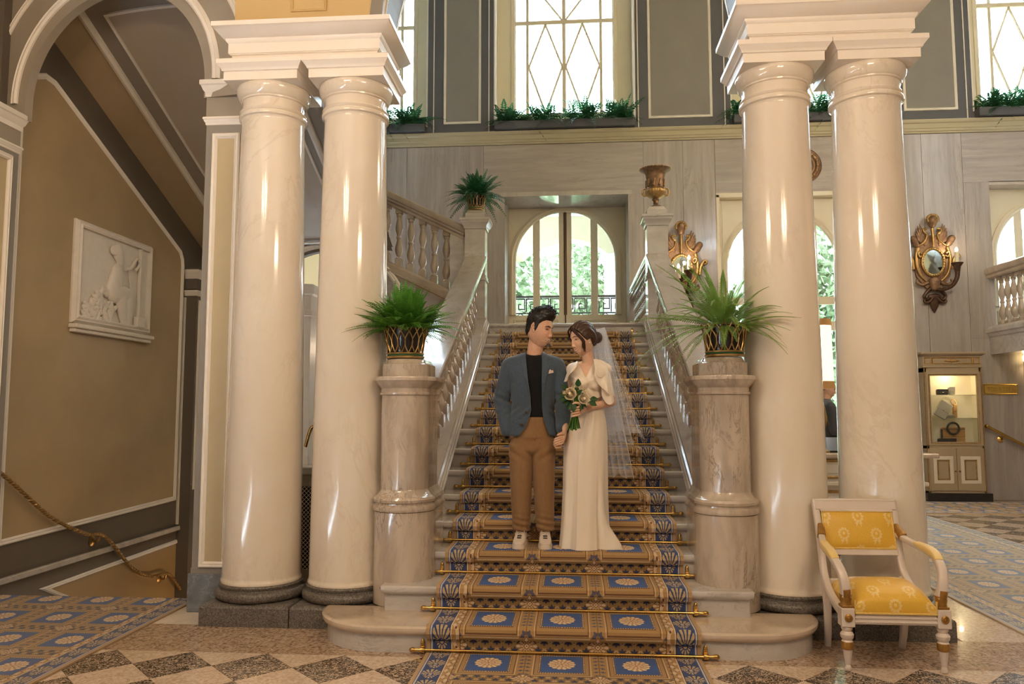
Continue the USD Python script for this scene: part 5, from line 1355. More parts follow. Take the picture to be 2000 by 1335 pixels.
# ---------------------------------------------------------------- display cabinet with lit shelves, sign, handrail (right rear)
def cabinet():
    x0, x1, ya, yb = 5.37, 6.215, 12.28, 12.56
    t = thing('display_cabinet', 'beige and gilt display cabinet with lit glass shelves by the right rear wall', 'cabinet', (5.79, 12.4, 0))
    P_ = M['cabinet_paint']
    obj('plinth', MB().box(x0-.04, x1+.06, ya-.05, yb, 0, .135, .006), M['black_stone'], t)
    obj('body', MB().box(x0, x0+.035, ya, yb, .135, 2.02).box(x1-.035, x1, ya, yb, .135, 2.02).box(x0, x1, yb-.02, yb, .135, 2.02).box(x0, x1, ya, yb, .80, .84).box(x0, x1, ya, yb, .135, .16).box(x0, x1, ya, yb, 1.96, 2.02), P_, t)
    obj('cornice', rect_loft((x0+x1)/2, (ya+yb)/2, (x1-x0)/2, (yb-ya)/2, [(0, 2.02), (.02, 2.03), (.02, 2.045), (.004, 2.05), (.004, 2.20), (.02, 2.205), (.045, 2.225), (.055, 2.235), (.055, 2.26), (.0, 2.265)]), P_, t, smooth=25)
    frame('frieze_panel', rect_xz(x0+.13, x1-.13, 2.085, 2.175, ya-.004), NB, .016, .010, M['old_gold'], t)
    for xx in (x0+.065, x1-.065): frame('frieze_panel', rect_xz(xx-.045, xx+.045, 2.085, 2.175, ya-.004), NB, .014, .010, M['old_gold'], t)
    orn = MB()
    for k in range(-3, 4): orn.mesh(trimesh.creation.icosphere(1, .030-.005*abs(k)).apply_scale([1, .5, .9]).apply_translation([(x0+x1)/2+k*.034, ya-.008, 2.13]))
    obj('frieze_ornament', orn, M['old_gold'], t, smooth=60)
    gx0, gx1, gz0, gz1 = x0+.085, x1-.085, .90, 1.90
    fr = prism(sbox(x0+.03, .845, x1-.03, 1.965).difference(sbox(gx0, gz0, gx1, gz1)), ya-.012, ya+.012, 'xz')
    d = obj('glass_door', fr, P_, t)
    obj('pane', MB().box(gx0, gx1, ya-.003, ya+.002, gz0, gz1), M['pane'], d)
    frame('door_gilding', rect_xz(gx0-.02, gx1+.02, gz0-.02, gz1+.02, ya-.012), NB, .014, .008, M['old_gold'], d)
    obj('lining', MB().box(x0+.035, x1-.035, yb-.03, yb-.02, .84, 1.96).box(x0+.035, x0+.04, ya+.02, yb-.02, .84, 1.96).box(x1-.04, x1-.035, ya+.02, yb-.02, .84, 1.96).box(x0+.035, x1-.035, ya+.02, yb-.02, .84, .85), M['cream_display'], t)
    obj('light_strip', MB().box(gx0+.02, gx1-.05, ya+.03, ya+.05, 1.925, 1.94), M['display_glow'], t)
    for z in (1.26, 1.61): obj('shelf', MB().box(x0+.04, x1-.04, ya+.02, yb-.03, z-.006, z), M['pane'], t)
    for s, lab in ((-1, ''), (1, '')):
        a, b = ((x0+.03, (x0+x1)/2-.003) if s < 0 else ((x0+x1)/2+.003, x1-.03))
        dr = obj('door', MB().box(a, b, ya-.010, ya+.008, .165, .80, .002), P_, t)
        frame('door_frame', rect_xz(a+.075, b-.075, .30, .66, ya-.010), NB, .05, .006, M['cabinet_white'], dr)
        frame('door_bead', rect_xz(a+.115, b-.115, .34, .62, ya-.012), NB, .014, .008, M['old_gold'], dr)
        obj('knob', turned(lathe([(.008, 0), (.008, .012), (.014, .018), (.012, .028), (.0, .032)], seg=12), rx=PI/2, at=((x0+x1)/2 + s*.030, ya-.010, .46)), M['rust_bronze'], dr, smooth=40)
    for xx in (x0+.008, x1-.008): obj('edge_gilding', MB().box(xx-.008, xx+.008, ya-.006, ya+.01, .14, 2.02, .003), M['old_gold'], t)
    sphere_lamp('cabinet_bulb', ((x0+x1)/2, ya+.10, 1.88), .03, 75*LAMP, (1, .78, .46))
    sphere_lamp('cabinet_bulb_b', ((x0+x1)/2+.1, ya+.06, 1.52), .015, 60*LAMP, (1, .78, .46))
    plain('dark_leather', (.035, .035, .038), .4, var=.2); plain('tan_leather', (.52, .30, .12), .45, var=.1); plain('silver_leather', (.62, .58, .52), .3, .4, var=.1); plain('box_card', (.36, .33, .29), .6, var=.05)
    cx, cy = (x0+x1)/2, (ya+yb)/2
    def bag(name, lab, cat, c, w, h, d, mat, tilt=0.0, handle=None):
        b = thing(name, lab, cat, c)
        body = turned(cbox(-w/2, w/2, -d/2, d/2, 0, h, .012), ry=tilt, at=c); obj('body', body, M[mat], b)
        fl = turned(cbox(-w/2+.004, w/2-.004, -d/2-.006, -d/2+.01, h*.45, h+.004, .004), ry=tilt, at=c); obj('flap', fl, M[mat], b)
        obj('clasp', turned(cbox(-.012, .012, -d/2-.012, -d/2-.004, h*.45, h*.52, .003), ry=tilt, at=c), M['old_gold'], b)
        if handle: obj('handle', tube(smooth_path([(c[0]+x, c[1], c[2]+z) for x, z in handle], 20), .010, 8), M[mat], b, smooth=60)
    bag('handbag', 'dark handbag on the top shelf of the display cabinet', 'handbag', (cx-.10, cy, 1.611), .17, .085, .06, 'dark_leather')
    bag('gift_box', 'small pale box on the top shelf of the display cabinet', 'box', (cx+.04, cy, 1.611), .09, .12, .06, 'box_card')
    bag('handbag', 'silver clutch bag tilted on the middle shelf', 'handbag', (cx-.18, cy-.03, 1.272), .20, .25, .035, 'silver_leather', tilt=.55)
    bag('handbag', 'tan leather pouch with curled strap on the middle shelf', 'handbag', (cx+.075, cy, 1.262), .06, .21, .05, 'tan_leather', handle=[(-.02, .20), (-.05, .25), (-.01, .28), (.025, .23), (.02, .16)])
    bag('gift_box', 'small grey box on the middle shelf of the display cabinet', 'box', (cx-.02, cy-.05, 1.262), .10, .045, .06, 'box_card')
    bag('handbag', 'tall tan tote bag standing in the bottom of the cabinet', 'handbag', (cx+.05, cy+.04, .852), .34, .26, .06, 'tan_leather')
    bag('handbag', 'black clutch lying in front at the bottom of the cabinet', 'handbag', (cx-.10, cy-.08, .852), .27, .095, .05, 'dark_leather')
    rg = thing('ring_ornament', 'dark ring with a pale centre at the bottom of the cabinet', 'ornament', (cx, cy+.02, 1.0))
    obj('ring', turned(tube([(.085*math.cos(a), .085*math.sin(a), 0) for a in np.linspace(0, 2*PI, 33)[:-1]], .016, 8, closed=True), rx=PI/2, at=(cx+.03, cy-.02, 1.10)), M['dark_leather'], rg, smooth=60)
    obj('band', MB().box(cx-.12, cx+.20, cy-.03, cy-.022, 1.085, 1.093).box(cx-.15, cx-.135, cy-.03, cy+.0, .852, 1.09), M['dark_leather'], rg)
cabinet()
sg = thing('sign', 'brass wall plate reading TOILETTES beside the display cabinet', 'sign', (6.63, YW-.03, 1.7))
obj('plate', MB().box(6.375, 6.895, YW-.036, YW-.022, 1.615, 1.785, .003), M['brass_plate'] if 'brass_plate' in M else plain('brass_plate', (.62, .42, .10), .35, .6, var=.1), sg)
tm = meshkit.text_mesh('TOILETTES', .062, .004); tv_ = np.array(tm.vertices); wtx = tv_[:, 0].max()
tv_ = np.stack([6.43 + tv_[:, 0]*(.41/wtx), YW-.036 - tv_[:, 2], 1.667 + tv_[:, 1]], 1)
obj('lettering', trimesh.Trimesh(tv_, np.array(tm.faces), process=False), M['old_gold'], sg)
frame('border', rect_xz(6.39, 6.88, 1.63, 1.77, YW-.036), NB, .010, .004, M['brass'], sg)
hr = thing('handrail', 'brass handrail sloping down along the wall right of the display cabinet', 'handrail', (6.7, 12.5, 1.0))
obj('rail', tube([(6.38, YW-.10, 1.125), (7.6, YW-.10, .46)], .022, 12), M['brass'], hr, smooth=60)
obj('knob', trimesh.creation.icosphere(2, .034).apply_translation([6.37, YW-.10, 1.13]), M['brass'], hr, smooth=True)
for x, z in ((6.60, .93), (7.3, .55)):
    obj('bracket', MB().mesh(turned(lathe([(.05, 0), (.052, .01), (.03, .022), (.012, .028), (.012, .08)], seg=16), rx=PI/2, at=(x, YW-.022, z))).mesh(tube([(x, YW-.10, z), (x, YW-.10, z+.07)], .011, 8)), M['brass'], hr, smooth=40)
wl_ = thing('wall_light', 'small glowing wall light under the balcony at the right edge', 'wall lamp', (7.08, 12.5, 2.1))
obj('shade', lathe([(.06, 2.10), (.13, 2.13), (.14, 2.20), (.12, 2.235)], (7.08, YW-.14, 0), 20, caps=False), M['lampshade_bright'] if 'lampshade_bright' in M else (lamp_glow('lampshade_bright', (1, .72, .32), 5.0) or M['lampshade_bright']), wl_, smooth=40)
obj('mount', MB().box(7.05, 7.11, YW-.06, YW-.02, 2.1, 2.2, .005), M['brass'], wl_)
sphere_lamp('wall_light_bulb', (7.08, YW-.24, 2.17), .03, 130*LAMP, (1, .7, .38))

# ---------------------------------------------------------------- reception desk, lamp and clerk seen between the right columns
dk = thing('reception_desk', 'cream and gilt reception desk between the right columns', 'desk', (2.8, 8.1, 0))
obj('body', MB().box(2.3, 3.36, 7.86, 8.45, .08, .93, .004), M['cabinet_white'], dk)
obj('plinth', MB().box(2.28, 3.38, 7.84, 8.45, 0, .09, .004), M['cabinet_paint'], dk)
obj('worktop', MB().box(2.24, 3.52, 7.78, 8.52, .93, .975, .010), M['step_marble_warm'], dk)
obj('ledge', MB().box(2.27, 3.42, 7.80, 7.87, .66, .70, .008), M['cabinet_white'], dk)
for z0, z1 in ((.74, .90), (.20, .60)):
    for x in (2.36, 2.66, 2.96):
        frame('panel_frame', rect_xz(x+.20-.14, x+.20+.14-.02, z0, z1, 7.858), NB, .030, .012, M['old_gold'], dk)
        obj('panel', MB().box(x+.10, x+.29, 7.852, 7.862, z0+.04, z1-.04, .002), M['white_trim'], dk)
mt = thing('counter_glass', 'dark slanted glass screen lying on the reception desk', 'screen', (2.75, 8.1, .975))
obj('screen', prism(Polygon([(7.92, .977), (8.30, .977), (8.30, 1.11), (8.285, 1.11), (7.92, .992)]), 2.35, 3.2, 'yz'), M['black_stone'], mt)
lp = thing('table_lamp', 'tall table lamp with a glowing cream shade on the desk', 'lamp', (2.50, 8.0, .975))
plain('shade_trim', (.55, .30, .10), .6)
obj('shade', lathe([(.125, 1.63), (.112, 2.29), (.110, 2.29), (.123, 1.63)], (2.50, 8.0, 0), 32, caps=False), M['lampshade_glow'], lp, smooth=40)
for z0, z1, r in ((1.605, 1.68, .128), (2.24, 2.305, .116)): obj('shade_band', lathe([(r, z0), (r+.001, z0+.01), (r-.001, z1)], (2.50, 8.0, 0), 32, caps=False), M['shade_trim'], lp, smooth=40)
obj('base', lathe([(.09, .975), (.09, .99), (.03, 1.01), (.025, 1.2), (.05, 1.3), (.03, 1.42), (.012, 1.48), (.012, 1.66)], (2.50, 8.0, 0), 20), M['brass'], lp, smooth=40)
sphere_lamp('desk_lamp_bulb', (2.50, 8.0, 2.0), .03, 60*LAMP, WARM)

# ---------------------------------------------------------------- radiator case and passage lamp between the left columns
rc = thing('radiator_case', 'white topped radiator case with dark lattice grille between the left columns', 'radiator cover', (-2.2, 6.5, 0))
obj('top', MB().box(-2.46, -1.55, 6.28, 6.62, .87, .93, .008), M['step_marble'], rc)
obj('body', MB().box(-2.42, -1.60, 6.36, 6.60, 0, .87), M['iron'], rc)
obj('frame', prism(sbox(-2.44, 0, -1.58, .87).difference(sbox(-2.36, .10, -1.66, .77)), 6.31, 6.34, 'xz'), M['taupe_paint'], rc)
lat = MB()
for k in np.arange(-1.0, 1.0, .035):
    for s in (-1, 1):
        a = np.array([-2.0 + k - s*.335, .10]); b = np.array([-2.0 + k + s*.335, .77])
        ln = sbox(-2.36, .10, -1.66, .77).intersection(__import__('shapely').LineString([a, b]))
        if ln.length > .02:
            c = np.array(ln.coords); lat.mesh(tube([(c[0][0], 6.325, c[0][1]), (c[1][0], 6.325, c[1][1])], .003, 4, caps=False))
obj('grille', lat, M['chair_lacquer'], rc, kind='stuff')
rb = thing('rail_post', 'curved brass rail end behind the radiator case', 'handrail', (-2.45, 7.2, 0))
obj('rail', tube(smooth_path([(-2.52, 7.2, 1.05), (-2.47, 7.2, 1.22), (-2.42, 7.2, 1.24), (-2.40, 7.2, 1.18), (-2.40, 7.2, .9), (-2.40, 7.2, .0)], 30), .016, 10), M['brass'], rb, smooth=60)
pl = thing('table_lamp', 'small lamp with a purple shade in the passage between the left columns', 'lamp', (-3.90, 11.6, 1.0))
plain('purple_cloth', (.16, .06, .20), .7); plain('red_lacquer', (.20, .02, .03), .3)
obj('shade', lathe([(.17, 1.66), (.13, 1.92)], (-3.90, 11.6, 0), 24, caps=False), M['purple_cloth'], pl, smooth=40)
obj('base', lathe([(.09, .90), (.09, .93), (.02, .96), (.02, 1.40), (.05, 1.46), (.02, 1.55), (.01, 1.70)], (-3.90, 11.6, 0), 16), M['brass'], pl, smooth=40)
sd = thing('side_table', 'dark red side table under the purple lamp in the passage', 'table', (-4.0, 11.6, 0))
obj('top', MB().box(-4.3, -3.7, 11.4, 11.9, .86, .90, .005), M['red_lacquer'], sd)
for x in (-4.27, -3.73):
    for y in (11.43, 11.87): obj('leg', MB().box(x-.02, x+.02, y-.02, y+.02, 0, .86, .003), M['red_lacquer'], sd)
# ================================================================ people
def skin(name, c, rough=.45):
    g = G(); nz = g.noise(g.pos(), 40, 3)
    b = g.ramp(nz, [(.3, tuple(np.array(c)*.93)), (.7, tuple(np.minimum(np.array(c)*1.06, 1)))])
    M[name] = g.build(name, g.bsdf(base_color=b, roughness=rough, subsurface_weight=.12, subsurface_scale=.006, specular_ior_level=.4))
skin('skin_man', (.62, .365, .245)); skin('skin_bride', (.68, .43, .30))
def cloth(name, c, rough=.8, sheen=.2, weave=900, wv=.10, spec=.2):
    g = G(); p = g.pos(); n1 = g.noise(p, weave*.25, 2, .6); n2 = g.noise(g.mapped(p, scale=(1, 1, .15)), weave*.2, 2)
    c = np.array(c); b = g.ramp(n1*.5 + n2*.5, [(.35, tuple(c*(1-wv))), (.65, tuple(np.minimum(c*(1+wv), 1)))])
    M[name] = g.build(name, g.bsdf(base_color=b, roughness=rough, sheen_weight=sheen, specular_ior_level=spec))
cloth('blazer_cloth', (.058, .082, .112), .82, .25, 1600, .28)
cloth('blazer_lapel', (.062, .087, .120), .82, .25, 1600, .28)
cloth('trouser_cloth', (.25, .140, .062), .85, .15, 900, .10)
cloth('black_jersey', (.007, .007, .008), .9, .1)
cloth('ivory_satin', (.80, .70, .58), .38, .3, 500, .02, .5)
cloth('canvas_white', (.62, .53, .45), .75, .1, 500, .05)
cloth('sole_rubber', (.70, .60, .50), .6, .0, 300, .03)
plain('lace_grey', (.50, .43, .37), .8); plain('dark_thread', (.05, .04, .04), .8)
plain('hair_black', (.010, .008, .008), .34, var=.3, scale=90.0, spec=.5)
plain('hair_brown', (.050, .022, .012), .36, var=.4, scale=60.0, spec=.5)
plain('lip_rose', (.45, .12, .10), .4); plain('lip_man', (.42, .16, .11), .45)
plain('tooth_white', (.80, .76, .70), .3); plain('eye_dark', (.012, .008, .007), .15); plain('nail_pale', (.75, .55, .48), .25)
plain('pearl', (.85, .80, .72), .2); plain('pocket_silk', (.60, .46, .40), .6, var=.35, scale=150.0)

def sm(a, b, x): t = np.clip((x-a)/(b-a), 0, 1); return t*t*(3-2*t)
def organic(groups, edge=.014, it=10, add=0.0, noise_amp=0.0, noise_scale=18.0, seed=0, folds=None):
    """Union of hulls [(centre, radius)], refined and smoothed into one skin."""
    hs = [hull([(c, np.asarray(r)+add) for c, r in g], 4) for g in groups]
    m = m3.Manifold.batch_boolean(hs, m3.OpType.Add).refine_to_length(edge)
    v, f, _ = meshkit.arrays(m); t = trimesh.Trimesh(v, f, process=True)
    t = trimesh.smoothing.filter_taubin(t, iterations=it)
    if noise_amp or folds is not None:
        n = np.array(t.vertex_normals); v = np.array(t.vertices)
        d = (meshkit.fbm(v*np.array([1, 1, .6])*noise_scale, 3, seed)-.5)*2*noise_amp
        if folds is not None: d = d + folds(v)
        t = trimesh.Trimesh(v + n*d[:, None], t.faces, process=False)
    return t
def mani(t):
    v, f, _ = meshkit.arrays(t)
    return m3.Manifold(m3.Mesh(vert_properties=np.ascontiguousarray(v, np.float32), tri_verts=np.ascontiguousarray(f, np.uint32)))
def prism_m(pts, y0, y1):
    p = Polygon(pts)
    if not p.is_valid: p = p.buffer(0)
    return mani(trimesh.Trimesh(*(lambda m: (m.vertices, m.faces))(prism(p, y0, y1, 'xz')), process=True))
def tri_of(m):
    v, f, _ = meshkit.arrays(m); return trimesh.Trimesh(v, f, process=False)

# ---- heads: local frame, forward = -y, up = z, origin between the ears
def head_shape(d, fem):
    x, y, z = d[:, 0].copy(), d[:, 1].copy(), d[:, 2].copy()
    a, b, c = (.071, .092, .113) if fem else (.075, .092, .121)
    k = np.where(z < 0, np.sqrt(np.maximum(1-np.abs(z)**2.9, 0)+1e-4)/np.sqrt(np.maximum(1-z*z, 0)+1e-4), 1.0); k = np.minimum(k, 1.7)
    X, Y, Z = a*x*k, b*y*k, c*z
    s = sm(.005, -.115, Z); fr = sm(.25, -.55, y)
    X *= 1 - (.34 if fem else .26)*s**1.2
    Y = np.where(y < 0, Y*(1 - .06*s), Y*(1 - .48*sm(-.02, -.11, Z)))
    Y -= .010*s*fr
    flat = -.084; Y = np.where(Y < flat, flat + (Y-flat)*.55, Y)
    e = lambda cx, sx, cz, sz: np.exp(-((np.abs(X)-cx)/sx)**2 - ((Z-cz)/sz)**2)
    o = np.zeros_like(X)
    o += .0045*e(0, .05, .028, .012) - .0085*e(.031, .015, .004, .011) + .006*e(.044, .020, -.034, .022)
    o += (.010 if fem else .010)*e(0, .0085, -.012, .022) + (.013 if fem else .015)*e(0, .0115, -.036, .011) + .009*e(.013, .0065, -.041, .008)
    o += .006*e(0, .024, -.064, .007) + .0065*e(0, .020, -.079, .007) - .005*e(0, .022, -.0715, .0028) - .004*e(0, .016, -.089, .006) + .008*e(0, .020, -.105, .014)
    o -= .004*e(.036, .012, -.066, .012)
    Y -= o*fr
    return np.stack([X, Y, Z], 1)
def head_parts(fem):
    ico = trimesh.creation.icosphere(subdivisions=6); V = head_shape(np.array(ico.vertices), fem)
    return V, np.array(ico.faces)
class Pose:
    def __init__(s, at, yaw, pitch, roll=0.0, k=1.0):
        cy, sy, cp, sp_, cr, sr = math.cos(yaw), math.sin(yaw), math.cos(pitch), math.sin(pitch), math.cos(roll), math.sin(roll)
        Rz = np.array([[cy, -sy, 0], [sy, cy, 0], [0, 0, 1.]]); Rx = np.array([[1, 0, 0], [0, cp, -sp_], [0, sp_, cp]]); Ry = np.array([[cr, 0, sr], [0, 1, 0], [-sr, 0, cr]])
        s.R, s.at = Rz @ Rx @ Ry * k, np.array(at, float)
    def __call__(s, p): return np.asarray(p, float) @ s.R.T + s.at
    def mesh(s, m): v, f, _ = meshkit.arrays(m); return trimesh.Trimesh(s(v), f, process=False)
def face_features(V, fem, ps, person, lip, hair):
    fr = V[:, 1] < -.02; F = V[fr]
    def on_face(x, z, lift=0.0):
        i = np.argmin((F[:, 0]-x)**2 + (F[:, 2]-z)**2); return np.array([x, F[i, 1]-lift, z])
    def ball(c, r): m = trimesh.creation.icosphere(subdivisions=3); return trimesh.Trimesh(np.array(m.vertices)*r + c, m.faces, process=False)
    for s in (-1, 1):
        c = on_face(s*.031, .002, -.001)
        lidz = .0028 if fem else .0026
        obj('eye', ps.mesh(ball(c, (.0115, .0060, lidz))), M['tooth_white'], person, smooth=True)
        obj('iris', ps.mesh(ball(c + [0, -.003, 0], (.0070, .0040, lidz*1.03))), M['eye_dark'], person, smooth=True)
        arc = [on_face(s*(.031+q), .0055 - 34*q*q*1.0, .0025) for q in np.linspace(-.0135, .0145, 9)]
        obj('eyelid', ps.mesh(tube(arc, np.concatenate([np.linspace(.0010, .0019, 5), np.linspace(.0018, .0008, 4)]), 6)), M[hair], person, smooth=60)
        br = [on_face(s*x, z, .0018) for x, z in ((.014, .0215), (.024, .0250), (.034, .0260), (.044, .0235), (.050, .0200))]
        obj('eyebrow', ps.mesh(tube(smooth_path(br, 12), np.concatenate([np.linspace(.0026, .0034, 5), np.linspace(.0032, .0008, 7)])*(.75 if fem else 1.1), 6)), M[hair], person, smooth=60)
    tee = [on_face(x, -.0695 + 9*x*x, -.0012) for x in np.linspace(-.021, .021, 11)]
    obj('teeth', ps.mesh(tube(tee, np.array([.0012]+[.0042]*9+[.0012]), 6)), M['tooth_white'], person, smooth=60)
    for z0, k, r in ((-.0648, 11, .0030), (-.0760, 18, .0036)):
        lp_ = [on_face(x, z0 + k*x*x, -.0006) for x in np.linspace(-.0245, .0245, 15)]
        obj('lip', ps.mesh(tube(lp_, .85*r*np.sqrt(np.maximum(1-(np.linspace(-1, 1, 15))**2, .04)), 8)), M[lip], person, smooth=60)
def ear(s, fem):
    a = .070 if fem else .075; k = .9 if fem else 1.0
    rim = smooth_path([(s*(a-.006), -.002, -.024), (s*(a+.003), .004, -.014), (s*(a+.006), .013, .002), (s*(a+.007), .016, .014*k), (s*(a+.005), .011, .022*k), (s*(a+.001), .000, .023*k), (s*(a-.004), -.007, .012)], 16)
    parts = [hull([((s*(a-.001), .004, .004), (.005, .012, .018)), ((s*(a-.002), -.002, -.022), (.006, .008, .010))], 3)]
    for i in range(15): parts.append(hull([(rim[i], .0042), (rim[i+1], .0042)], 2))
    return m3.Manifold.batch_boolean(parts, m3.OpType.Add)
def hair_shell(fem, fn, n=6):
    """The scalp pushed out by fn(direction-space position); where fn < 0 it sinks into the head."""
    ico = trimesh.creation.icosphere(subdivisions=n); V = head_shape(np.array(ico.vertices), fem)
    nn = V/np.array([.075, .096, .118])**1; nn = nn/np.linalg.norm(nn, axis=1, keepdims=True)
    t, push = fn(V, nn)
    return trimesh.Trimesh(V + nn*t[:, None] + push, ico.faces, process=False)

# ---- hands: fingers as chains of joints
def finger(pts, r0, r1):
    p = [np.asarray(q, float) for q in pts]; rs = np.linspace(r0, r1, len(p))
    return [hull([(p[i], rs[i]), (p[i+1], rs[i+1])], 3) for i in range(len(p)-1)]
def hand_solid(palm, fingers, edge=.0032, it=5):
    hs = [hull(palm, 3)]
    for f in fingers: hs += finger(*f)
    m = m3.Manifold.batch_boolean(hs, m3.OpType.Add).refine_to_length(edge)
    v, f, _ = meshkit.arrays(m); return trimesh.smoothing.filter_taubin(trimesh.Trimesh(v, f, process=True), iterations=it)

# ---------------------------------------------------------------- the man
def build_man():
    t = thing('person', 'man in a blue-grey blazer, black tee, tan trousers and white trainers, smiling at the bride', 'person', (-.27, 5.40, .475))
    Y = 5.42
    V, F_ = head_parts(False)
    ps = Pose((-.226, Y-.015, 1.966), math.radians(63), math.radians(10), math.radians(3), 1.03)
    head = mani(ps.mesh(trimesh.Trimesh(V, F_, process=False)))
    ears = [mani(ps.mesh(tri_of(ear(s, False)))) for s in (-1, 1)]
    # skeleton of the body
    SHL, SHR = (-.428, Y+.01, 1.712), (-.112, Y+.01, 1.712)
    ELL, ELR = (-.490, Y+.03, 1.475), (-.066, Y+.02, 1.475)
    WRL, WRR = (-.436, Y-.035, 1.262), (-.064, Y-.075, 1.262)
    torso = lambda d: [[((-.272, Y, 1.60), (.140, .092, .10)), (SHL, .045), (SHR, .045), ((-.270, Y+.01, 1.765), (.062, .055, .025))],
                       [((-.272, Y, 1.60), (.140, .092, .10)), ((-.277, Y, 1.40), (.132, .088, .07))],
                       [((-.277, Y, 1.40), (.132, .088, .07)), ((-.278, Y, 1.25), (.115, .084, .06))]]
    legs = [[((-.340, Y, 1.19), .066), ((-.353, Y-.005, .87), .046)], [((-.353, Y-.005, .87), .046), ((-.356, Y+.03, .56), .036)], [((-.215, Y, 1.19), .066), ((-.198, Y-.005, .87), .046)], [((-.198, Y-.005, .87), .046), ((-.192, Y+.03, .56), .036)]]
    arms = [[(SHL, .046), (ELL, .038)], [(ELL, .038), (WRL, .027)], [(SHR, .046), (ELR, .038)], [(ELR, .038), (WRR, .026)]]
    neck = [[((-.266, Y+.015, 1.755), (.058, .058, .03)), ((-.247, Y+.012, 1.90), (.052, .056, .04))]]
    feet = [[((-.356, Y+.03, .56), .036), ((-.354, Y-.07, .515), (.03, .04, .02))], [((-.192, Y+.03, .56), .036), ((-.196, Y-.07, .515), (.03, .04, .02))]]
    body = mani(organic(torso(0) + legs + arms + neck + feet, .016, 8))
    # his left hand, closed on hers
    w = np.array(WRR); hc = np.array([-.076, Y-.125, 1.205])
    palm = [(w + [0, 0, .0], (.020, .026, .022)), (hc + [.012, .020, .016], (.015, .028, .02)), (hc + [.004, .010, -.012], (.014, .030, .016))]
    fg = []
    for i, (dy, L) in enumerate(((-.026, 1.0), (-.008, 1.08), (.010, 1.0), (.026, .85))):
        k = hc + np.array([.004, dy+.008, -.020]); fg.append(([k, k + np.array([-.010, -.006, -.030])*L, k + np.array([-.034, -.012, -.036])*L, k + np.array([-.046, -.010, -.014])*L], .0100, .0078))
    th = hc + np.array([-.004, -.022, .012]); fg.append(([th + [.006, .010, .012], th + [-.014, -.012, -.004], th + [-.032, -.016, -.018], th + [-.040, -.014, -.034]], .0110, .0085))
    handR = mani(hand_solid(palm, fg))
    handL = mani(hand_solid([(np.array(WRL), .026), ((-.372, Y-.015, 1.185), (.014, .030, .026))], [([(-.366, Y-.034+.014*i, 1.165), (-.362, Y-.034+.014*i, 1.135), (-.36, Y-.034+.014*i, 1.115)], .010, .008) for i in range(4)] + [([(-.375, Y-.03, 1.20), (-.368, Y-.036, 1.17), (-.362, Y-.036, 1.15)], .011, .009)]))
    b = m3.Manifold.batch_boolean([body, head, handR, handL] + ears, m3.OpType.Add)
    obj('body', tri_of(b), M['skin_man'], t, smooth=50)
    face_features(V, False, ps, t, 'lip_man', 'hair_black')
    # hair: short sides, thick swept-up top
    def hf(P, n):
        al = np.degrees(np.arctan2(np.abs(P[:, 0]), -P[:, 1])); hl = np.interp(al, [0, 30, 50, 66, 74, 82, 92, 104, 116, 140, 180], [.066, .064, .050, .030, -.012, -.028, .034, .036, -.030, -.055, -.066])
        inside = sm(-.004, .012, P[:, 2]-hl); top = sm(.03, .10, P[:, 2])
        nz = meshkit.fbm(P*np.array([60, 34, 50.]), 3, 3)
        th_ = .004 + .019*top + .008*sm(.0, .06, P[:, 2]); th_ = th_*(.65 + .7*nz)
        push = np.zeros_like(P); q = top*sm(.06, -.07, P[:, 1]); push[:, 2] = .016*q; push[:, 1] = -.012*q
        return np.where(inside > 0, -.006 + (th_+.006)*inside, -.006), push*inside[:, None]
    hs = hair_shell(False, hf)
    ha = obj('hair', ps.mesh(hs), M['hair_black'], t, smooth=60)
    r = np.random.default_rng(21); lock = MB()
    for i in range(2600):
        d = r.normal(size=3); d /= np.linalg.norm(d)
        p0, q0 = head_shape(d[None], False), d[None]; nn = p0/np.array([.075, .096, .118]); nn /= np.linalg.norm(nn)
        t0, pu = hf(p0, nn)
        if t0[0] < .003: continue
        nn = nn[0]; s0 = p0[0] + nn*(t0[0]-.001) + pu[0]; topw = float(sm(.045, .085, p0[0][2]))
        flow = topw*np.array([.5*r.normal()*.5, -.75, .42 + .35*(p0[0][1] < -.02)]) + (1-topw)*np.array([.1*r.normal(), .45 - .9*(p0[0][1] < -.045)*0, -.75])
        flow -= nn*(flow @ nn)*(.9 - .75*topw); L = (.010 + .011*topw)*r.uniform(.7, 1.3)
        pts = np.stack([s0 - nn*.002, s0 + flow*L*.5 + nn*.0015, s0 + flow*L + nn*(.0005 + .004*topw*r.random())])
        lock.mesh(ps.mesh(tube(pts, [.0017, .0014, .0004], 4, caps=False)))
    obj('hair_strands', lock, M['hair_black'], ha, kind='stuff')
    # clothes: solids a little larger than the body, opened where the photo shows the layer beneath
    tee = mani(organic(torso(0), .014, 8, .010, .002, 14, 2))
    tee = tee - mani(organic([[((-.262, Y-.03, 1.815), (.060, .075, .036)), ((-.262, Y-.02, 1.87), (.075, .08, .05))]], .012, 4))
    tee = tee.trim_by_plane((0, 0, 1.), 1.335)
    obj('tee_shirt', tri_of(tee), M['black_jersey'], t, smooth=50)
    def tfold(v):
        kz = np.exp(-((v[:, 2]-.62)/.07)**2)*.005*np.sin(v[:, 2]*150 + v[:, 0]*30) + np.exp(-((v[:, 2]-1.10)/.06)**2)*.004*np.sin(v[:, 2]*85 - np.abs(v[:, 0]+.275)*60)
        side = v[:, 0] < -.275; cx = np.where(side, -.354, -.196); crease = np.exp(-((v[:, 0]-cx)/.007)**2)*(v[:, 1] < Y)*.004*sm(1.2, 1.0, v[:, 2])
        return kz + crease
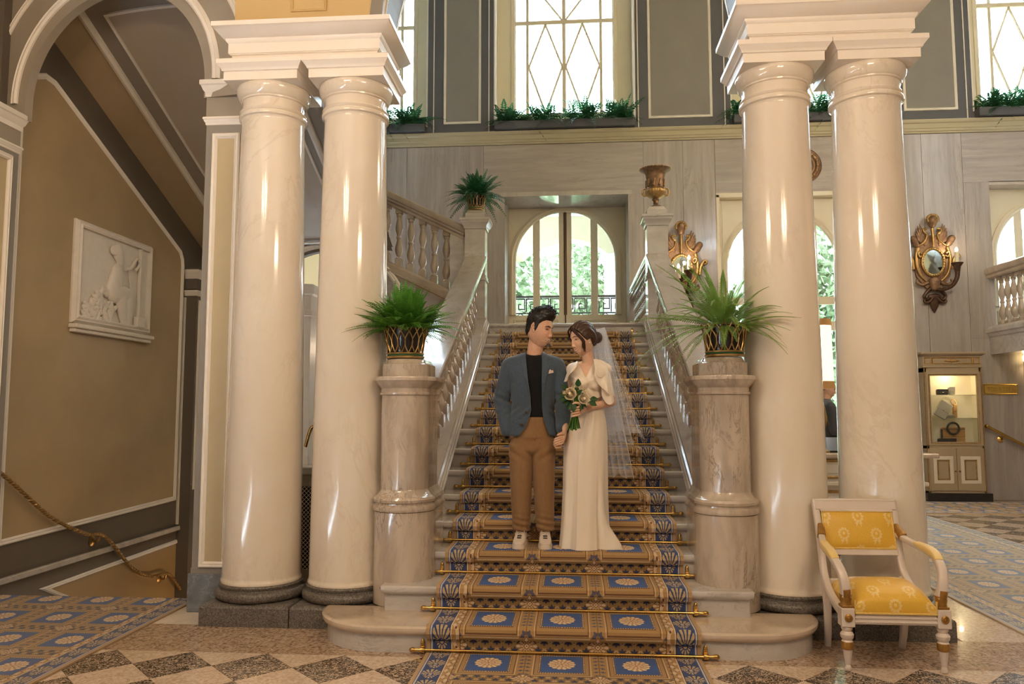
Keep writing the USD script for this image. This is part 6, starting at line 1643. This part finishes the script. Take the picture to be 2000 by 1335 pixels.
    tr = organic([[((-.278, Y, 1.345), (.128, .092, .03)), ((-.278, Y, 1.22), (.142, .105, .05))], [((-.278, Y, 1.23), (.135, .10, .07)), ((-.350, Y, 1.13), (.086, .088, .05)), ((-.203, Y, 1.13), (.086, .088, .05))],
                  [((-.352, Y, 1.15), (.084, .092, .05)), ((-.355, Y-.005, .86), (.068, .076, .05))], [((-.355, Y-.005, .86), (.068, .076, .05)), ((-.357, Y+.02, .585), (.056, .068, .02))],
                  [((-.203, Y, 1.15), (.080, .092, .05)), ((-.198, Y-.005, .86), (.066, .076, .05))], [((-.198, Y-.005, .86), (.066, .076, .05)), ((-.190, Y+.02, .585), (.056, .068, .02))]], .012, 8, .006, .002, 11, 5, tfold)
    trs = obj('trousers', tri_of(mani(tr).trim_by_plane((0, 0, 1.), .556).trim_by_plane((0, 0, -1.), -1.372)), M['trouser_cloth'], t, smooth=50)
    big = mani(organic([[((-.278, Y, 1.345), (.128, .092, .03)), ((-.278, Y, 1.22), (.142, .105, .05))]], .012, 8, .010))
    obj('waistband', tri_of(big ^ prism_m([(-.5, 1.318), (-.05, 1.318), (-.05, 1.352), (-.5, 1.352)], Y-.3, Y+.3)), M['trouser_cloth'], trs, smooth=50)
    obj('fly', tri_of(big ^ prism_m([(-.262, 1.17), (-.252, 1.17), (-.252, 1.318), (-.262, 1.318)], Y-.3, Y)), M['trouser_cloth'], trs, smooth=50)
    def jfold(v):
        a = np.exp(-((v[:, 2]-1.47)/.06)**2)*((v[:, 0] < -.42) | (v[:, 0] > -.12))*.006*np.sin(v[:, 2]*110 + v[:, 0]*40)
        b_ = np.exp(-((v[:, 2]-1.385)/.05)**2)*.003*np.sin(v[:, 2]*120 + np.abs(v[:, 0]+.27)*90)
        return a + b_
    jt = [[((-.272, Y, 1.60), (.150, .104, .10)), ((-.425, Y+.01, 1.712), .052), ((-.115, Y+.01, 1.712), .052), ((-.268, Y+.015, 1.782), (.066, .058, .022))], [((-.272, Y, 1.60), (.150, .104, .10)), ((-.275, Y, 1.42), (.140, .100, .06))],
          [((-.275, Y, 1.42), (.140, .100, .06)), ((-.282, Y-.005, 1.235), (.172, .118, .022))]]
    sl = [[((-.432, Y+.01, 1.705), .056), ((-.496, Y+.03, 1.475), .049)], [((-.496, Y+.03, 1.475), .049), ((-.444, Y-.034, 1.262), .042)], [((-.108, Y+.01, 1.705), .056), ((-.064, Y+.02, 1.475), .049)], [((-.064, Y+.02, 1.475), .049), ((-.062, Y-.066, 1.285), .042)]]
    def jacket(add, edge): return mani(organic(jt + sl, edge, 9, add, .003, 13, 9, jfold))
    J = jacket(.010, .011)
    opening = [(-.313, 1.90), (-.322, 1.80), (-.300, 1.60), (-.284, 1.495), (-.280, 1.40), (-.290, 1.355), (-.318, 1.285), (-.365, 1.225), (-.40, 1.15), (-.16, 1.15), (-.150, 1.215), (-.172, 1.27), (-.196, 1.34), (-.206, 1.42), (-.207, 1.60), (-.206, 1.74), (-.212, 1.80), (-.222, 1.90)]
    cut = prism_m(opening, Y-.45, Y+.02)
    neckcut = mani(organic([[((-.266, Y, 1.80), (.060, .062, .035)), ((-.258, Y-.05, 1.90), (.085, .10, .05))]], .012, 4))
    blazer = obj('blazer', tri_of((J - cut - neckcut).trim_by_plane((0, 0, 1.), 1.222)), M['blazer_cloth'], t, smooth=50)
    J2 = jacket(.0165, .013)
    def piece(name, pts, mat='blazer_lapel', y1=Y): obj(name, tri_of((J2 ^ prism_m(pts, Y-.45, y1)) - cut - neckcut), M[mat], blazer, smooth=50)
    piece('lapel', [(-.326, 1.83), (-.300, 1.60), (-.282, 1.47), (-.300, 1.53), (-.335, 1.66), (-.352, 1.735), (-.338, 1.742), (-.344, 1.765), (-.328, 1.80)])
    piece('lapel', [(-.200, 1.83), (-.207, 1.60), (-.207, 1.45), (-.196, 1.52), (-.168, 1.655), (-.155, 1.725), (-.168, 1.733), (-.160, 1.757), (-.180, 1.80)])
    piece('pocket_flap', [(-.400, 1.345), (-.325, 1.325), (-.327, 1.300), (-.402, 1.318)])
    piece('breast_welt', [(-.168, 1.652), (-.118, 1.664), (-.118, 1.654), (-.168, 1.641)])
    J3 = jacket(.020, .015)
    obj('pocket_square', tri_of((J3 ^ prism_m([(-.160, 1.650), (-.157, 1.672), (-.147, 1.682), (-.139, 1.672), (-.130, 1.677), (-.125, 1.658)], Y-.45, Y)) - cut), M['pocket_silk'], blazer, smooth=50)
    for x, z in ((-.299, 1.385), (-.328, 1.300)):
        obj('button', turned(lathe([(.0, 0), (.009, 0), (.010, .003), (.006, .004), (.0, .003)], seg=14), rx=PI/2, at=(x-.012, Y-.128, z)), M['dark_bronze'], blazer, smooth=40)
    # trainers
    for s, cx, yaw in ((-1, -.356, -.06), (1, -.192, .05)):
        zf = .4605 + .015
        def ring(u, w, h0, h1, n=20):
            a = np.linspace(0, 2*PI, n, endpoint=False); e = lambda q, p: np.sign(q)*np.abs(q)**p
            return [(w*e(math.cos(k), .7), u, h0 + (h1-h0)*(.5+.5*e(math.sin(k), .8))) for k in a]
        def place(m): return turned(m, rz=yaw, at=(cx, 5.42, zf))
        sole = prism(Polygon([(x, y) for x, y in smooth_path([(0, -.180), (.036, -.165), (.047, -.12), (.043, -.05), (.036, .02), (.037, .07), (.024, .102), (0, .108), (-.024, .102), (-.037, .07), (-.036, .02), (-.043, -.05), (-.047, -.12), (-.036, -.165)], 48, True)]), 0, .026, 'xy')
        sh = obj('shoe', place(ring_loft([ring(u, w, .018, h) for u, w, h in ((-.174, .018, .034), (-.166, .032, .046), (-.14, .041, .055), (-.105, .043, .064), (-.06, .040, .085), (-.02, .037, .105), (.02, .036, .112), (.06, .036, .115), (.088, .028, .112), (.100, .014, .10))])), M['canvas_white'], t, smooth=50)
        obj('sole', place(sole), M['sole_rubber'], sh, smooth=30)
        lc = MB()
        for i in range(5):
            u = -.10 + .022*i; h = .068 + .0125*i; wv = .019 - .001*i
            lc.mesh(place(tube([(-wv, u, h-.006), (0, u-.004, h+.004), (wv, u, h-.006)], .0030, 6))); lc.mesh(place(tube([(-wv, u, h-.004), (wv, u+.020, h+.006)], .0028, 6)))
        for q in (-1, 1): lc.mesh(place(tube(smooth_path([(0, -.015, .112), (q*.022, -.040, .104), (q*.034, -.070, .078), (q*.026, -.060, .074)], 12), .0026, 6)))
        obj('lace', lc, M['lace_grey'], sh, smooth=60)
        tg = MB()
        for i in range(2): tg.mesh(place(cbox(-.014, .014, -.118+.020*i, -.112+.020*i, .062+.010*i, .069+.011*i, .001)))
        obj('tongue_slot', tg, M['dark_thread'], sh)
build_man()

# ---------------------------------------------------------------- the bride
def build_bride():
    t = thing('person', 'bride in an ivory two-piece satin gown and sheer veil holding a bouquet', 'person', (.10, 5.38, .475))
    Y = 5.39
    V, F_ = head_parts(True)
    ps = Pose((.083, Y-.03, 1.893), math.radians(-60), math.radians(12), math.radians(-3), 1.0)
    head = mani(ps.mesh(trimesh.Trimesh(V, F_, process=False)))
    ears = [mani(ps.mesh(tri_of(ear(s, True)))) for s in (-1, 1)]
    SL_, SR_ = (.012, Y, 1.678), (.226, Y, 1.678)
    EL, ER = (-.028, Y+.085, 1.45), (.272, Y-.005, 1.455)
    WL_, WR_ = (-.050, Y-.09, 1.272), (.085, Y-.150, 1.412)
    torso = lambda: [[((.112, Y, 1.60), (.098, .072, .08)), (SL_, .034), (SR_, .034), ((.120, Y+.005, 1.715), (.045, .042, .02))], [((.112, Y, 1.60), (.098, .072, .08)), ((.117, Y, 1.45), (.088, .066, .04))], [((.117, Y, 1.45), (.088, .066, .04)), ((.092, Y, 1.24), (.132, .10, .06))], [((.092, Y, 1.24), (.125, .09, .06)), ((.09, Y, .60), (.09, .075, .05))]]
    arms = [[(SL_, .032), (EL, .027)], [(EL, .027), (WL_, .019)], [(SR_, .033), (ER, .030)], [(ER, .030), (WR_, .020)]]
    neck = [[((.122, Y+.005, 1.70), (.042, .042, .03)), ((.098, Y-.012, 1.83), (.038, .042, .04))]]
    bust = [[((.070, Y-.055, 1.585), (.045, .040, .045)), ((.075, Y-.03, 1.60), (.05, .05, .05))], [((.152, Y-.055, 1.585), (.045, .040, .045)), ((.148, Y-.03, 1.60), (.05, .05, .05))]]
    body = mani(organic(torso() + arms + neck + bust, .014, 8))
    # right hand in his: fingers wrap over his from the front
    w = np.array(WL_); hc = np.array([-.062, Y-.118, 1.212])
    fg = []
    for i, (dz, L) in enumerate(((.012, 1.0), (-.004, 1.08), (-.019, 1.02), (-.033, .85))):
        k = hc + np.array([-.006, -.014, dz]); fg.append(([k, k + np.array([-.022, -.016, -.008])*L, k + np.array([-.044, -.006, -.016])*L, k + np.array([-.050, .014, -.020])*L], .0086, .0066))
    fg.append(([hc + [.004, -.010, .026], hc + [-.016, -.026, .030], hc + [-.034, -.026, .022]], .0092, .0075))
    hand1 = mani(hand_solid([(w, (.016, .018, .016)), (hc + [.010, .002, .016], (.013, .018, .018)), (hc + [-.002, -.006, -.012], (.012, .014, .022))], fg))
    # left hand round the stems (axis near x=.028, y=Y-.205)
    ax, ay = .022, Y-.205; fg = []
    for i, (z, L) in enumerate(((1.424, 1.0), (1.407, 1.0), (1.390, .95), (1.375, .8))):
        an = np.linspace(.35, .35 + 3.3*L, 5); rr = .0275
        fg.append(([(ax + rr*math.cos(-q+.5), ay + rr*math.sin(-q+.5), z - .004*k) for k, q in enumerate(an)], .0088, .0066))
    fg.append(([(ax+.034, ay-.004, 1.432), (ax+.022, ay-.028, 1.446), (ax+.002, ay-.036, 1.450), (ax-.012, ay-.032, 1.444)], .0095, .0072))
    hand2 = mani(hand_solid([(np.array(WR_), (.020, .018, .016)), ((ax+.046, ay+.022, 1.408), (.016, .012, .026)), ((ax+.030, ay+.022, 1.402), (.012, .010, .030))], fg))
    b = m3.Manifold.batch_boolean([body, head, hand1, hand2] + ears, m3.OpType.Add)
    obj('body', tri_of(b), M['skin_bride'], t, smooth=50)
    nl = MB()
    for p in ((ax-.014, ay-.036, 1.443), (ax-.020, ay-.020, 1.372)): nl.mesh(trimesh.Trimesh(np.array(trimesh.creation.icosphere(subdivisions=2).vertices)*(.0055, .003, .0045)+p, trimesh.creation.icosphere(subdivisions=2).faces, process=False))
    obj('fingernail', nl, M['nail_pale'], t, smooth=True)
    face_features(V, True, ps, t, 'lip_rose', 'hair_brown')
    obj('earring', ps.mesh(trimesh.creation.icosphere(2, .0055).apply_translation([.074, -.004, -.036])), M['pearl'], t, smooth=True)
    def hf(P, n):
        al = np.degrees(np.arctan2(np.abs(P[:, 0]), -P[:, 1])); hl = np.interp(al, [0, 25, 45, 62, 76, 86, 95, 102, 112, 130, 180], [.066, .060, .040, .004, -.018, -.016, -.010, -.024, -.050, -.066, -.072])
        inside = sm(-.006, .012, P[:, 2]-hl)
        st = .0018*np.sin(P[:, 0]*420 + 3*meshkit.noise(P*30)) + .003*meshkit.noise(P*np.array([90, 18, 30.]))
        part = -.004*np.exp(-((P[:, 0]-.006)/.006)**2)*(P[:, 1] < .0)*sm(.06, .1, P[:, 2])
        return np.where(inside > 0, -.005 + (.018*(1-.4*sm(0, -.06, P[:, 2])) + st + part)*inside, -.005), np.zeros_like(P)
    ha = obj('hair', ps.mesh(hair_shell(True, hf)), M['hair_brown'], t, smooth=60)
    bun = organic([[((0, .108, -.010), (.045, .036, .042)), ((0, .085, .0), (.04, .03, .035))]], .008, 4, 0, .004, 60, 4)
    obj('bun', ps.mesh(bun), M['hair_brown'], ha, smooth=60)
    st_ = MB(); r = np.random.default_rng(9); db = np.array([0, 1, -.12])/np.linalg.norm([0, 1, -.12])
    for i in range(900):
        d = r.normal(size=3); d /= np.linalg.norm(d)
        if d[2] < -.2: continue
        path = []
        for k in np.linspace(0, .42, 6):
            e_ = d*(1-k) + db*k; e_ /= np.linalg.norm(e_); p0 = head_shape(e_[None], True); nn = p0/np.array([.075, .096, .118]); nn /= np.linalg.norm(nn); t0, _ = hf(p0, nn)
            if t0[0] < .004: path = []; continue
            path.append((p0 + nn*(t0[0]-.0006))[0])
        if len(path) > 2: st_.mesh(ps.mesh(tube(np.array(path), np.linspace(.0012, .0015, len(path)), 4, caps=False)))
    obj('hair_strands', st_, M['hair_brown'], ha, kind='stuff')
    lk = MB(); r = np.random.default_rng(8)
    for s in (-1, 1):     # face-framing strands
        for i in range(60):
            q = r.random(); x1 = .066 + .012*r.random(); endz = -.035 - .065*r.random()
            if s < 0: x1, endz = .058 + .006*r.random(), -.028 - .012*r.random()
            pts = [(s*.006, -.070+.01*q, .103-.008*q), (s*(.030+.008*q), -.094+.014*q, .072), (s*(.056+.006*q), -.078+.02*q, .026), (s*x1, -.058+.018*q, -.018), (s*(x1-.004), -.066+.018*q+.01*r.normal()*.4, endz)]
            lk.mesh(ps.mesh(tube(smooth_path(pts, 14), np.concatenate([np.linspace(.0016, .0030, 7), np.linspace(.0028, .0006, 7)]), 4, caps=False)))
    obj('face_strands', lk, M['hair_brown'], ha, smooth=60, kind='stuff')
    # skirt: a long wrap column with soft folds and a kicked-out hem at the right
    zs = np.array([1.442, 1.425, 1.38, 1.31, 1.22, 1.10, .98, .86, .74, .64, .56, .51, .485, .4765])
    aa = np.interp(zs, [.476, .52, .64, .86, 1.10, 1.22, 1.31, 1.38, 1.442], [.176, .172, .163, .155, .152, .150, .134, .114, .098]); bb = np.interp(zs, [.476, .52, .64, .86, 1.10, 1.22, 1.31, 1.38, 1.442], [.165, .155, .140, .128, .126, .124, .110, .094, .078])
    cx = np.interp(zs, [.476, .7, 1.0, 1.22, 1.442], [.078, .082, .086, .090, .117]); nt = 360; th = np.linspace(0, 2*PI, nt, endpoint=False)
    rings = []
    for z, a, b_, c in zip(zs, aa, bb, cx):
        u = sm(1.44, .55, z); q = 1 + .030*u*np.sin(th*7 + .8) + .020*u*np.sin(th*11 + 2 + 2*u) + .010*np.sin(th*5+1)
        q = q - .05*u*np.exp(-((th-4.05)/.16)**2) - .22*sm(.95, .50, z)*np.exp(-((th-5.32)/.07)**2)
        q = q + (.012 + .040*u)/(1 + np.exp(-(th-4.36)/.010))*np.exp(-np.maximum(th-4.36, 0)/.45)*sm(1.44, 1.36, z)
        up_ = sm(1.44, 1.38, z)*sm(1.0, 1.30, z); q = q + .035*up_*np.sin((th-4.2)*16 + (1.44-z)*9)*np.exp(-((th-4.6)/.7)**2)
        flare = .11*sm(.74, .476, z)**1.6*np.exp(-((th-5.75)/.26)**2)
        X = c + a*q*np.cos(th) + flare*.95; Yy = Y + b_*q*np.sin(th) - flare*.20
        zz = np.full(nt, z)
        if z < .53: zz = z + .010*(z < .48)*np.sin(th*3+.5)*0
        rings.append(np.stack([X, Yy, np.maximum(zz, .4765)], 1))
    rings = np.array(rings)[::-1]
    dress = obj('skirt', ring_loft(rings), M['ivory_satin'], t, smooth=60)
    # bodice
    def bfold(v): return .0035*np.sin(v[:, 0]*120 + v[:, 2]*70)*np.exp(-((v[:, 2]-1.50)/.05)**2) + .003*np.sin(v[:, 0]*60 - v[:, 2]*90)*np.exp(-((v[:, 2]-1.60)/.06)**2)
    bod = mani(organic(torso()[:2] + bust, .009, 8, .017, .001, 16, 3, bfold))
    vcut = prism_m([(.040, 1.80), (.036, 1.742), (.062, 1.690), (.088, 1.632), (.098, 1.625), (.130, 1.690), (.164, 1.752), (.175, 1.80)], Y-.3, Y+.02)
    nk = mani(organic([[((.118, Y, 1.745), (.050, .058, .03)), ((.105, Y-.02, 1.84), (.08, .09, .05))]], .012, 4))
    hem = prism_m([(-.2, 1.30), (.5, 1.30), (.5, 1.492), (.20, 1.492), (.12, 1.462), (.02, 1.455), (-.2, 1.455)], Y-.3, Y+.3)
    bo = obj('bodice', tri_of(bod - vcut - nk - hem), M['ivory_satin'], t, smooth=50)
    # flutter sleeves: layered rippling capes from the shoulders
    def flutter(name, top, bot, y0, amp, ph, waves=2.4, n=26, m=14, th_=.0025):
        """top, bot: polylines (x, y, z) for the gathered edge and the free hem."""
        tp, bt = smooth_path(top, n), smooth_path(bot, n); u = np.linspace(0, 1, n)
        g_ = []
        for j in np.linspace(0, 1, m):
            p = tp*(1-j) + bt*j; p[:, 1] -= .020*math.sin(PI*min(j*.9, 1)) + amp*j**1.2*np.sin(u*2*PI*waves + ph); p[:, 0] += amp*.5*j*np.cos(u*2*PI*waves + ph); g_.append(p)
        A = np.array(g_).reshape(-1, 3); B = A + [0, th_*2, -th_*.3]
        mb = MB().add(A, grid_faces(m, n)).add(B, grid_faces(m, n)[:, ::-1])
        e = np.arange(m*n).reshape(m, n)[-1]; mb.add(np.stack([A[e], B[e]], 1).reshape(-1, 3), grid_faces(n, 2))
        obj(name, mb, M['ivory_satin'], bo, smooth=60)
    flutter('sleeve', [(.040, Y-.060, 1.738), (.010, Y-.055, 1.722), (-.018, Y-.03, 1.700), (-.026, Y+.02, 1.685)], [(.030, Y-.095, 1.690), (-.012, Y-.10, 1.640), (-.038, Y-.075, 1.600), (-.052, Y-.02, 1.595)], Y, .010, .4, 1.3)
    flutter('sleeve', [(.162, Y-.070, 1.752), (.205, Y-.060, 1.738), (.245, Y-.03, 1.712), (.262, Y+.03, 1.690)], [(.150, Y-.115, 1.640), (.195, Y-.13, 1.560), (.250, Y-.105, 1.505), (.292, Y-.02, 1.500)], Y, .012, 1.2, 1.6)
    flutter('sleeve', [(.190, Y-.060, 1.748), (.225, Y-.045, 1.732), (.255, Y-.01, 1.705), (.262, Y+.05, 1.680)], [(.205, Y-.09, 1.500), (.240, Y-.10, 1.440), (.280, Y-.07, 1.45), (.302, Y+.03, 1.47)], Y, .010, 2.6, 1.3)
    flutter('sleeve', [(.150, Y-.066, 1.750), (.178, Y-.070, 1.742), (.200, Y-.066, 1.728), (.220, Y-.055, 1.71)], [(.150, Y-.112, 1.700), (.168, Y-.125, 1.640), (.200, Y-.125, 1.620), (.226, Y-.10, 1.650)], Y, .008, 0, 1.0)
    # veil: two sheer layers gathered at the bun
    def veil(name, hemz, spread, dx, layers, seed):
        n, m = 70, 40; u = np.linspace(-1, 1, n); rr = np.random.default_rng(seed)
        ctr_ = ps((0, .098, .020)); A = []
        for j in np.linspace(0, 1, m):
            z = ctr_[2] + .035*(1-j)**6 - (ctr_[2]-hemz)*j
            w = .045 + spread*(j**.80); xo = ctr_[0] + .02 + dx*j**1.0; yo = ctr_[1] + .02 + .10*j
            rip = (.004 + .022*j)*(np.sin(u*13+seed) + .6*np.sin(u*23+1.3*seed))
            A.append(np.stack([xo + w*u + .01*np.sin(u*17+seed)*j, yo + rip - (.055*(1-j)**2)*u**2*2 + .0*u, z - .03*j*np.abs(u)**2 + .012*np.sin(u*9+seed)*j], 1))
        A = np.array(A); A[:, :, 2] = np.maximum(A[:, :, 2], .78)
        obj(name, MB().add(A.reshape(-1, 3), grid_faces(m, n)), M['tulle'], t, smooth=True)
    g = G(); p = g.pos(); fac = g.n('layer_weight', 'facing', blend=.35)
    tr_ = g.n('transparent_bsdf', 'BSDF', color=(1, 1, 1)); df = g.n('diffuse_bsdf', 'BSDF', color=(.88, .90, .94)); tl = g.n('translucent_bsdf', 'BSDF', color=(.88, .90, .94)); wh = g.n('mix_closure', 'closure', fac=.5, closure1=df, closure2=tl)
    M['tulle'] = g.build('tulle', g.n('mix_closure', 'closure', fac=(fac*.42 + .20), closure1=tr_, closure2=wh))
    veil('veil', 1.24, .115, .165, 1, 2)
    veil('veil', 1.18, .085, .110, 1, 4)
    veil('veil', .94, .080, .135, 1, 7)
build_bride()

# ---------------------------------------------------------------- the bouquet in her hand
def bouquet():
    ax, ay = .022, 5.39-.205
    t = thing('bouquet', 'bouquet of cream roses with green leaves held by the bride', 'bouquet', (ax, ay, 1.40))
    foliage('rose_cream', (.95, .82, .62), (.97, .88, .70), .55, .12); foliage('rose_pale', (.88, .78, .60), (.94, .86, .70), .55, .12)
    foliage('leaf_dark', (.016, .055, .018), (.035, .10, .03), .4, .25)
    r = np.random.default_rng(31)
    def rose(c, R_, d, mat):
        d = np.asarray(d, float); d /= np.linalg.norm(d); ex = np.cross(d, [0, 0, 1.]); ex /= np.linalg.norm(ex); ey = np.cross(d, ex); mb = MB()
        for lay, (k, rad, op, hh) in enumerate(((3, .32, .00, .62), (4, .50, .0, .62), (5, .68, .05, .58), (6, .86, .16, .46), (7, 1.0, .32, .26))):
            for i in range(k):
                a0 = 2*PI*i/k + lay*.7; n, m = 7, 6; g_ = []
                for v_ in np.linspace(0, 1, m):
                    for w_ in np.linspace(-1, 1, n):
                        ang = a0 + w_*(PI/k)*1.35*math.sin(.5 + v_*1.2); rr = R_*rad*(.45 + .55*v_ + op*.30*max(v_-.6, 0)**1.2*3)*(1 - .22*(1-op)*max(v_-.55, 0)*2)*(1 - .07*w_*w_); h = R_*(-.55 + (hh+.55)*v_ - op*.55*max(v_-.65, 0)*2 - .10*w_*w_*v_)
                        g_.append(np.asarray(c) + ex*rr*math.cos(ang) + ey*rr*math.sin(ang) + d*h)
                mb.add(g_, grid_faces(m, n))
        o = obj('rose', mb, M[mat], t, smooth=True)
        obj('heart', hull([(np.asarray(c)+d*R_*.25, R_*.26), (np.asarray(c)-d*R_*.3, R_*.30)]), M[mat], o, smooth=60)
    rose((-.012, ay-.025, 1.508), .046, (-.15, -1, .25), 'rose_cream'); rose((.078, ay-.020, 1.478), .042, (.25, -1, .15), 'rose_cream')
    rose((.040, ay-.005, 1.512), .026, (.05, -1, .5), 'rose_pale'); rose((.020, ay+.01, 1.552), .026, (0, -.6, .8), 'rose_pale'); rose((.072, ay, 1.540), .022, (.3, -.7, .7), 'rose_pale'); rose((-.045, ay, 1.515), .026, (-.6, -.8, .3), 'rose_pale')
    rose((.088, ay-.005, 1.525), .015, (.4, -.6, .7), 'rose_pale'); rose((.056, ay+.01, 1.565), .016, (.1, -.5, .9), 'rose_pale')
    def leaf(c, d, L, w_):
        d = np.asarray(d, float); d /= np.linalg.norm(d); s = np.cross(d, [0, -1, .3]); s /= np.linalg.norm(s); n_ = np.cross(s, d); g_ = []
        for q in np.linspace(0, 1, 7):
            w2 = w_*math.sin(PI*q**.8)
            for k in (-1, -.5, 0, .5, 1): g_.append(np.asarray(c) + d*L*q + s*w2*k + n_*(abs(k)*w2*.35 - .012*q*q))
        obj('leaf', MB().add(g_, grid_faces(7, 5)), M['leaf_dark'], t, smooth=True)
    for i in range(34):
        a = r.uniform(0, 2*PI); c = (.026 + .030*math.cos(a), ay + .01*r.normal() + .004, 1.475 + .028*math.sin(a)); leaf(c, (math.cos(a)+.1*r.normal(), -.25 + .4*r.normal(), math.sin(a)*.8 - .15), r.uniform(.04, .075), r.uniform(.010, .017))
    for c, d in (((.042, ay-.03, 1.555), (.0, -.4, 1)), ((.115, ay-.02, 1.455), (.9, -.3, -.4)), ((.120, ay-.01, 1.47), (1, -.2, .1)), ((-.030, ay-.012, 1.535), (-.7, -.3, .6)), ((-.040, ay-.005, 1.478), (-.8, -.3, -.2)), ((-.035, ay+.0, 1.50), (-1, -.2, .1)), ((.012, ay-.03, 1.44), (-.1, -.4, -1))): leaf(c, d, .055, .020)
    for i in range(22):
        a = 2*PI*i*.618; q = math.sqrt((i+.5)/22)
        p = [(ax+.020 + .030*q*math.cos(a), ay + .020*q*math.sin(a), 1.50), (ax + .011*q*math.cos(a), ay + .011*q*math.sin(a), 1.405), (ax-.014 + .045*q*math.cos(a+.3), ay + .03*q*math.sin(a+.3), 1.262 + .02*r.random())]
        obj('stem', tube(smooth_path(p, 8), .0032, 6), M['fern_green'] if i % 3 else M['leaf_dark'], t, smooth=60)
bouquet()

# ---------------------------------------------------------------- the clerk behind the reception desk
def clerk():
    t = thing('person', 'person in a dark grey suit standing behind the reception desk, seen from the side', 'person', (3.37, 10.6, 0))
    X, Y = 3.37, 10.6
    V, F_ = head_parts(False); ps = Pose((X+.03, Y, 1.665), math.radians(70), math.radians(14), 0, 1.0)
    hd = mani(ps.mesh(trimesh.Trimesh(V, F_, process=False)))
    tor = [[((X, Y, 1.28), (.13, .17, .10)), ((X-.01, Y-.17, 1.42), .06), ((X-.01, Y+.17, 1.42), .06), ((X, Y, 1.50), (.06, .06, .03))], [((X, Y, 1.28), (.13, .17, .10)), ((X, Y, 1.0), (.12, .16, .10))], [((X, Y-.08, .95), .09), ((X, Y-.08, .10), .055)], [((X, Y+.08, .95), .09), ((X, Y+.08, .10), .055)],
           [((X-.01, Y-.19, 1.41), .05), ((X+.02, Y-.23, 1.12), .045)], [((X+.02, Y-.23, 1.12), .045), ((X+.27, Y-.17, 1.16), .034)], [((X-.01, Y+.19, 1.41), .05), ((X+.02, Y+.23, 1.12), .045)], [((X+.02, Y+.23, 1.12), .045), ((X+.27, Y+.05, 1.18), .034)]]
    body = mani(organic(tor + [[((X+.005, Y, 1.48), .052), ((X+.02, Y, 1.62), .05)], [((X, Y-.08, .10), .05), ((X+.10, Y-.08, .04), (.06, .04, .035))], [((X, Y+.08, .10), .05), ((X+.10, Y+.08, .04), (.06, .04, .035))]], .022, 7))
    hands = []
    for sy, c in ((-1, (X+.31, Y-.16, 1.165)), (1, (X+.31, Y+.04, 1.19))):
        c = np.array(c); fg = [([c + [.02, .012*k, .004], c + [.055, .012*k, .0], c + [.075, .012*k, -.012], c + [.083, .011*k, -.026]], .0095, .0075) for k in (-1.5, -.5, .5, 1.5)] + [([c + [-.005, -sy*.022, .012], c + [.03, -sy*.034, .016], c + [.05, -sy*.034, .010]], .011, .0085)]
        hands.append(mani(hand_solid([(c - [.035, 0, 0], .026), (c + [.015, 0, 0], (.022, .034, .015))], fg, .005)))
    whole = m3.Manifold.batch_boolean([body, hd] + hands + [mani(ps.mesh(tri_of(ear(s, False)))) for s in (-1, 1)], m3.OpType.Add)
    obj('body', tri_of(whole ^ m3.Manifold.cube((1.0, 1.0, 1.9)).translate((X-.42, Y-.5, .005))), M['skin_man'], t, smooth=50)
    face_features(V, False, ps, t, 'lip_man', 'hair_grey')
    def hf(P, n):
        al = np.degrees(np.arctan2(np.abs(P[:, 0]), -P[:, 1])); hl = np.interp(al, [0, 40, 70, 84, 96, 116, 180], [.085, .075, .04, -.02, .034, -.03, -.066]); ins = sm(-.004, .012, P[:, 2]-hl); return np.where(ins > 0, -.006 + .014*ins, -.006), np.zeros_like(P)
    obj('hair', ps.mesh(hair_shell(False, hf, 5)), M['hair_grey'], t, smooth=60)
    suit = mani(organic(tor, .02, 7, .014, .004, 10, 6)).trim_by_plane((0, 0, 1.), .06) - mani(organic([[((X+.33, Y-.16, 1.165), .06), ((X+.33, Y+.05, 1.19), .06)], [((X+.06, Y, 1.52), (.05, .05, .06)), ((X+.16, Y, 1.40), (.06, .035, .08))]], .02, 3))
    su = obj('suit', tri_of(suit), M['grey_suit'], t, smooth=50)
    obj('shirt', tri_of(mani(organic(tor[:1], .02, 7, .006))), M['canvas_white'], t, smooth=50)
cloth('grey_suit', (.05, .052, .056), .8, .2); plain('hair_grey', (.16, .14, .125), .5, var=.3, scale=60.0)
clerk()
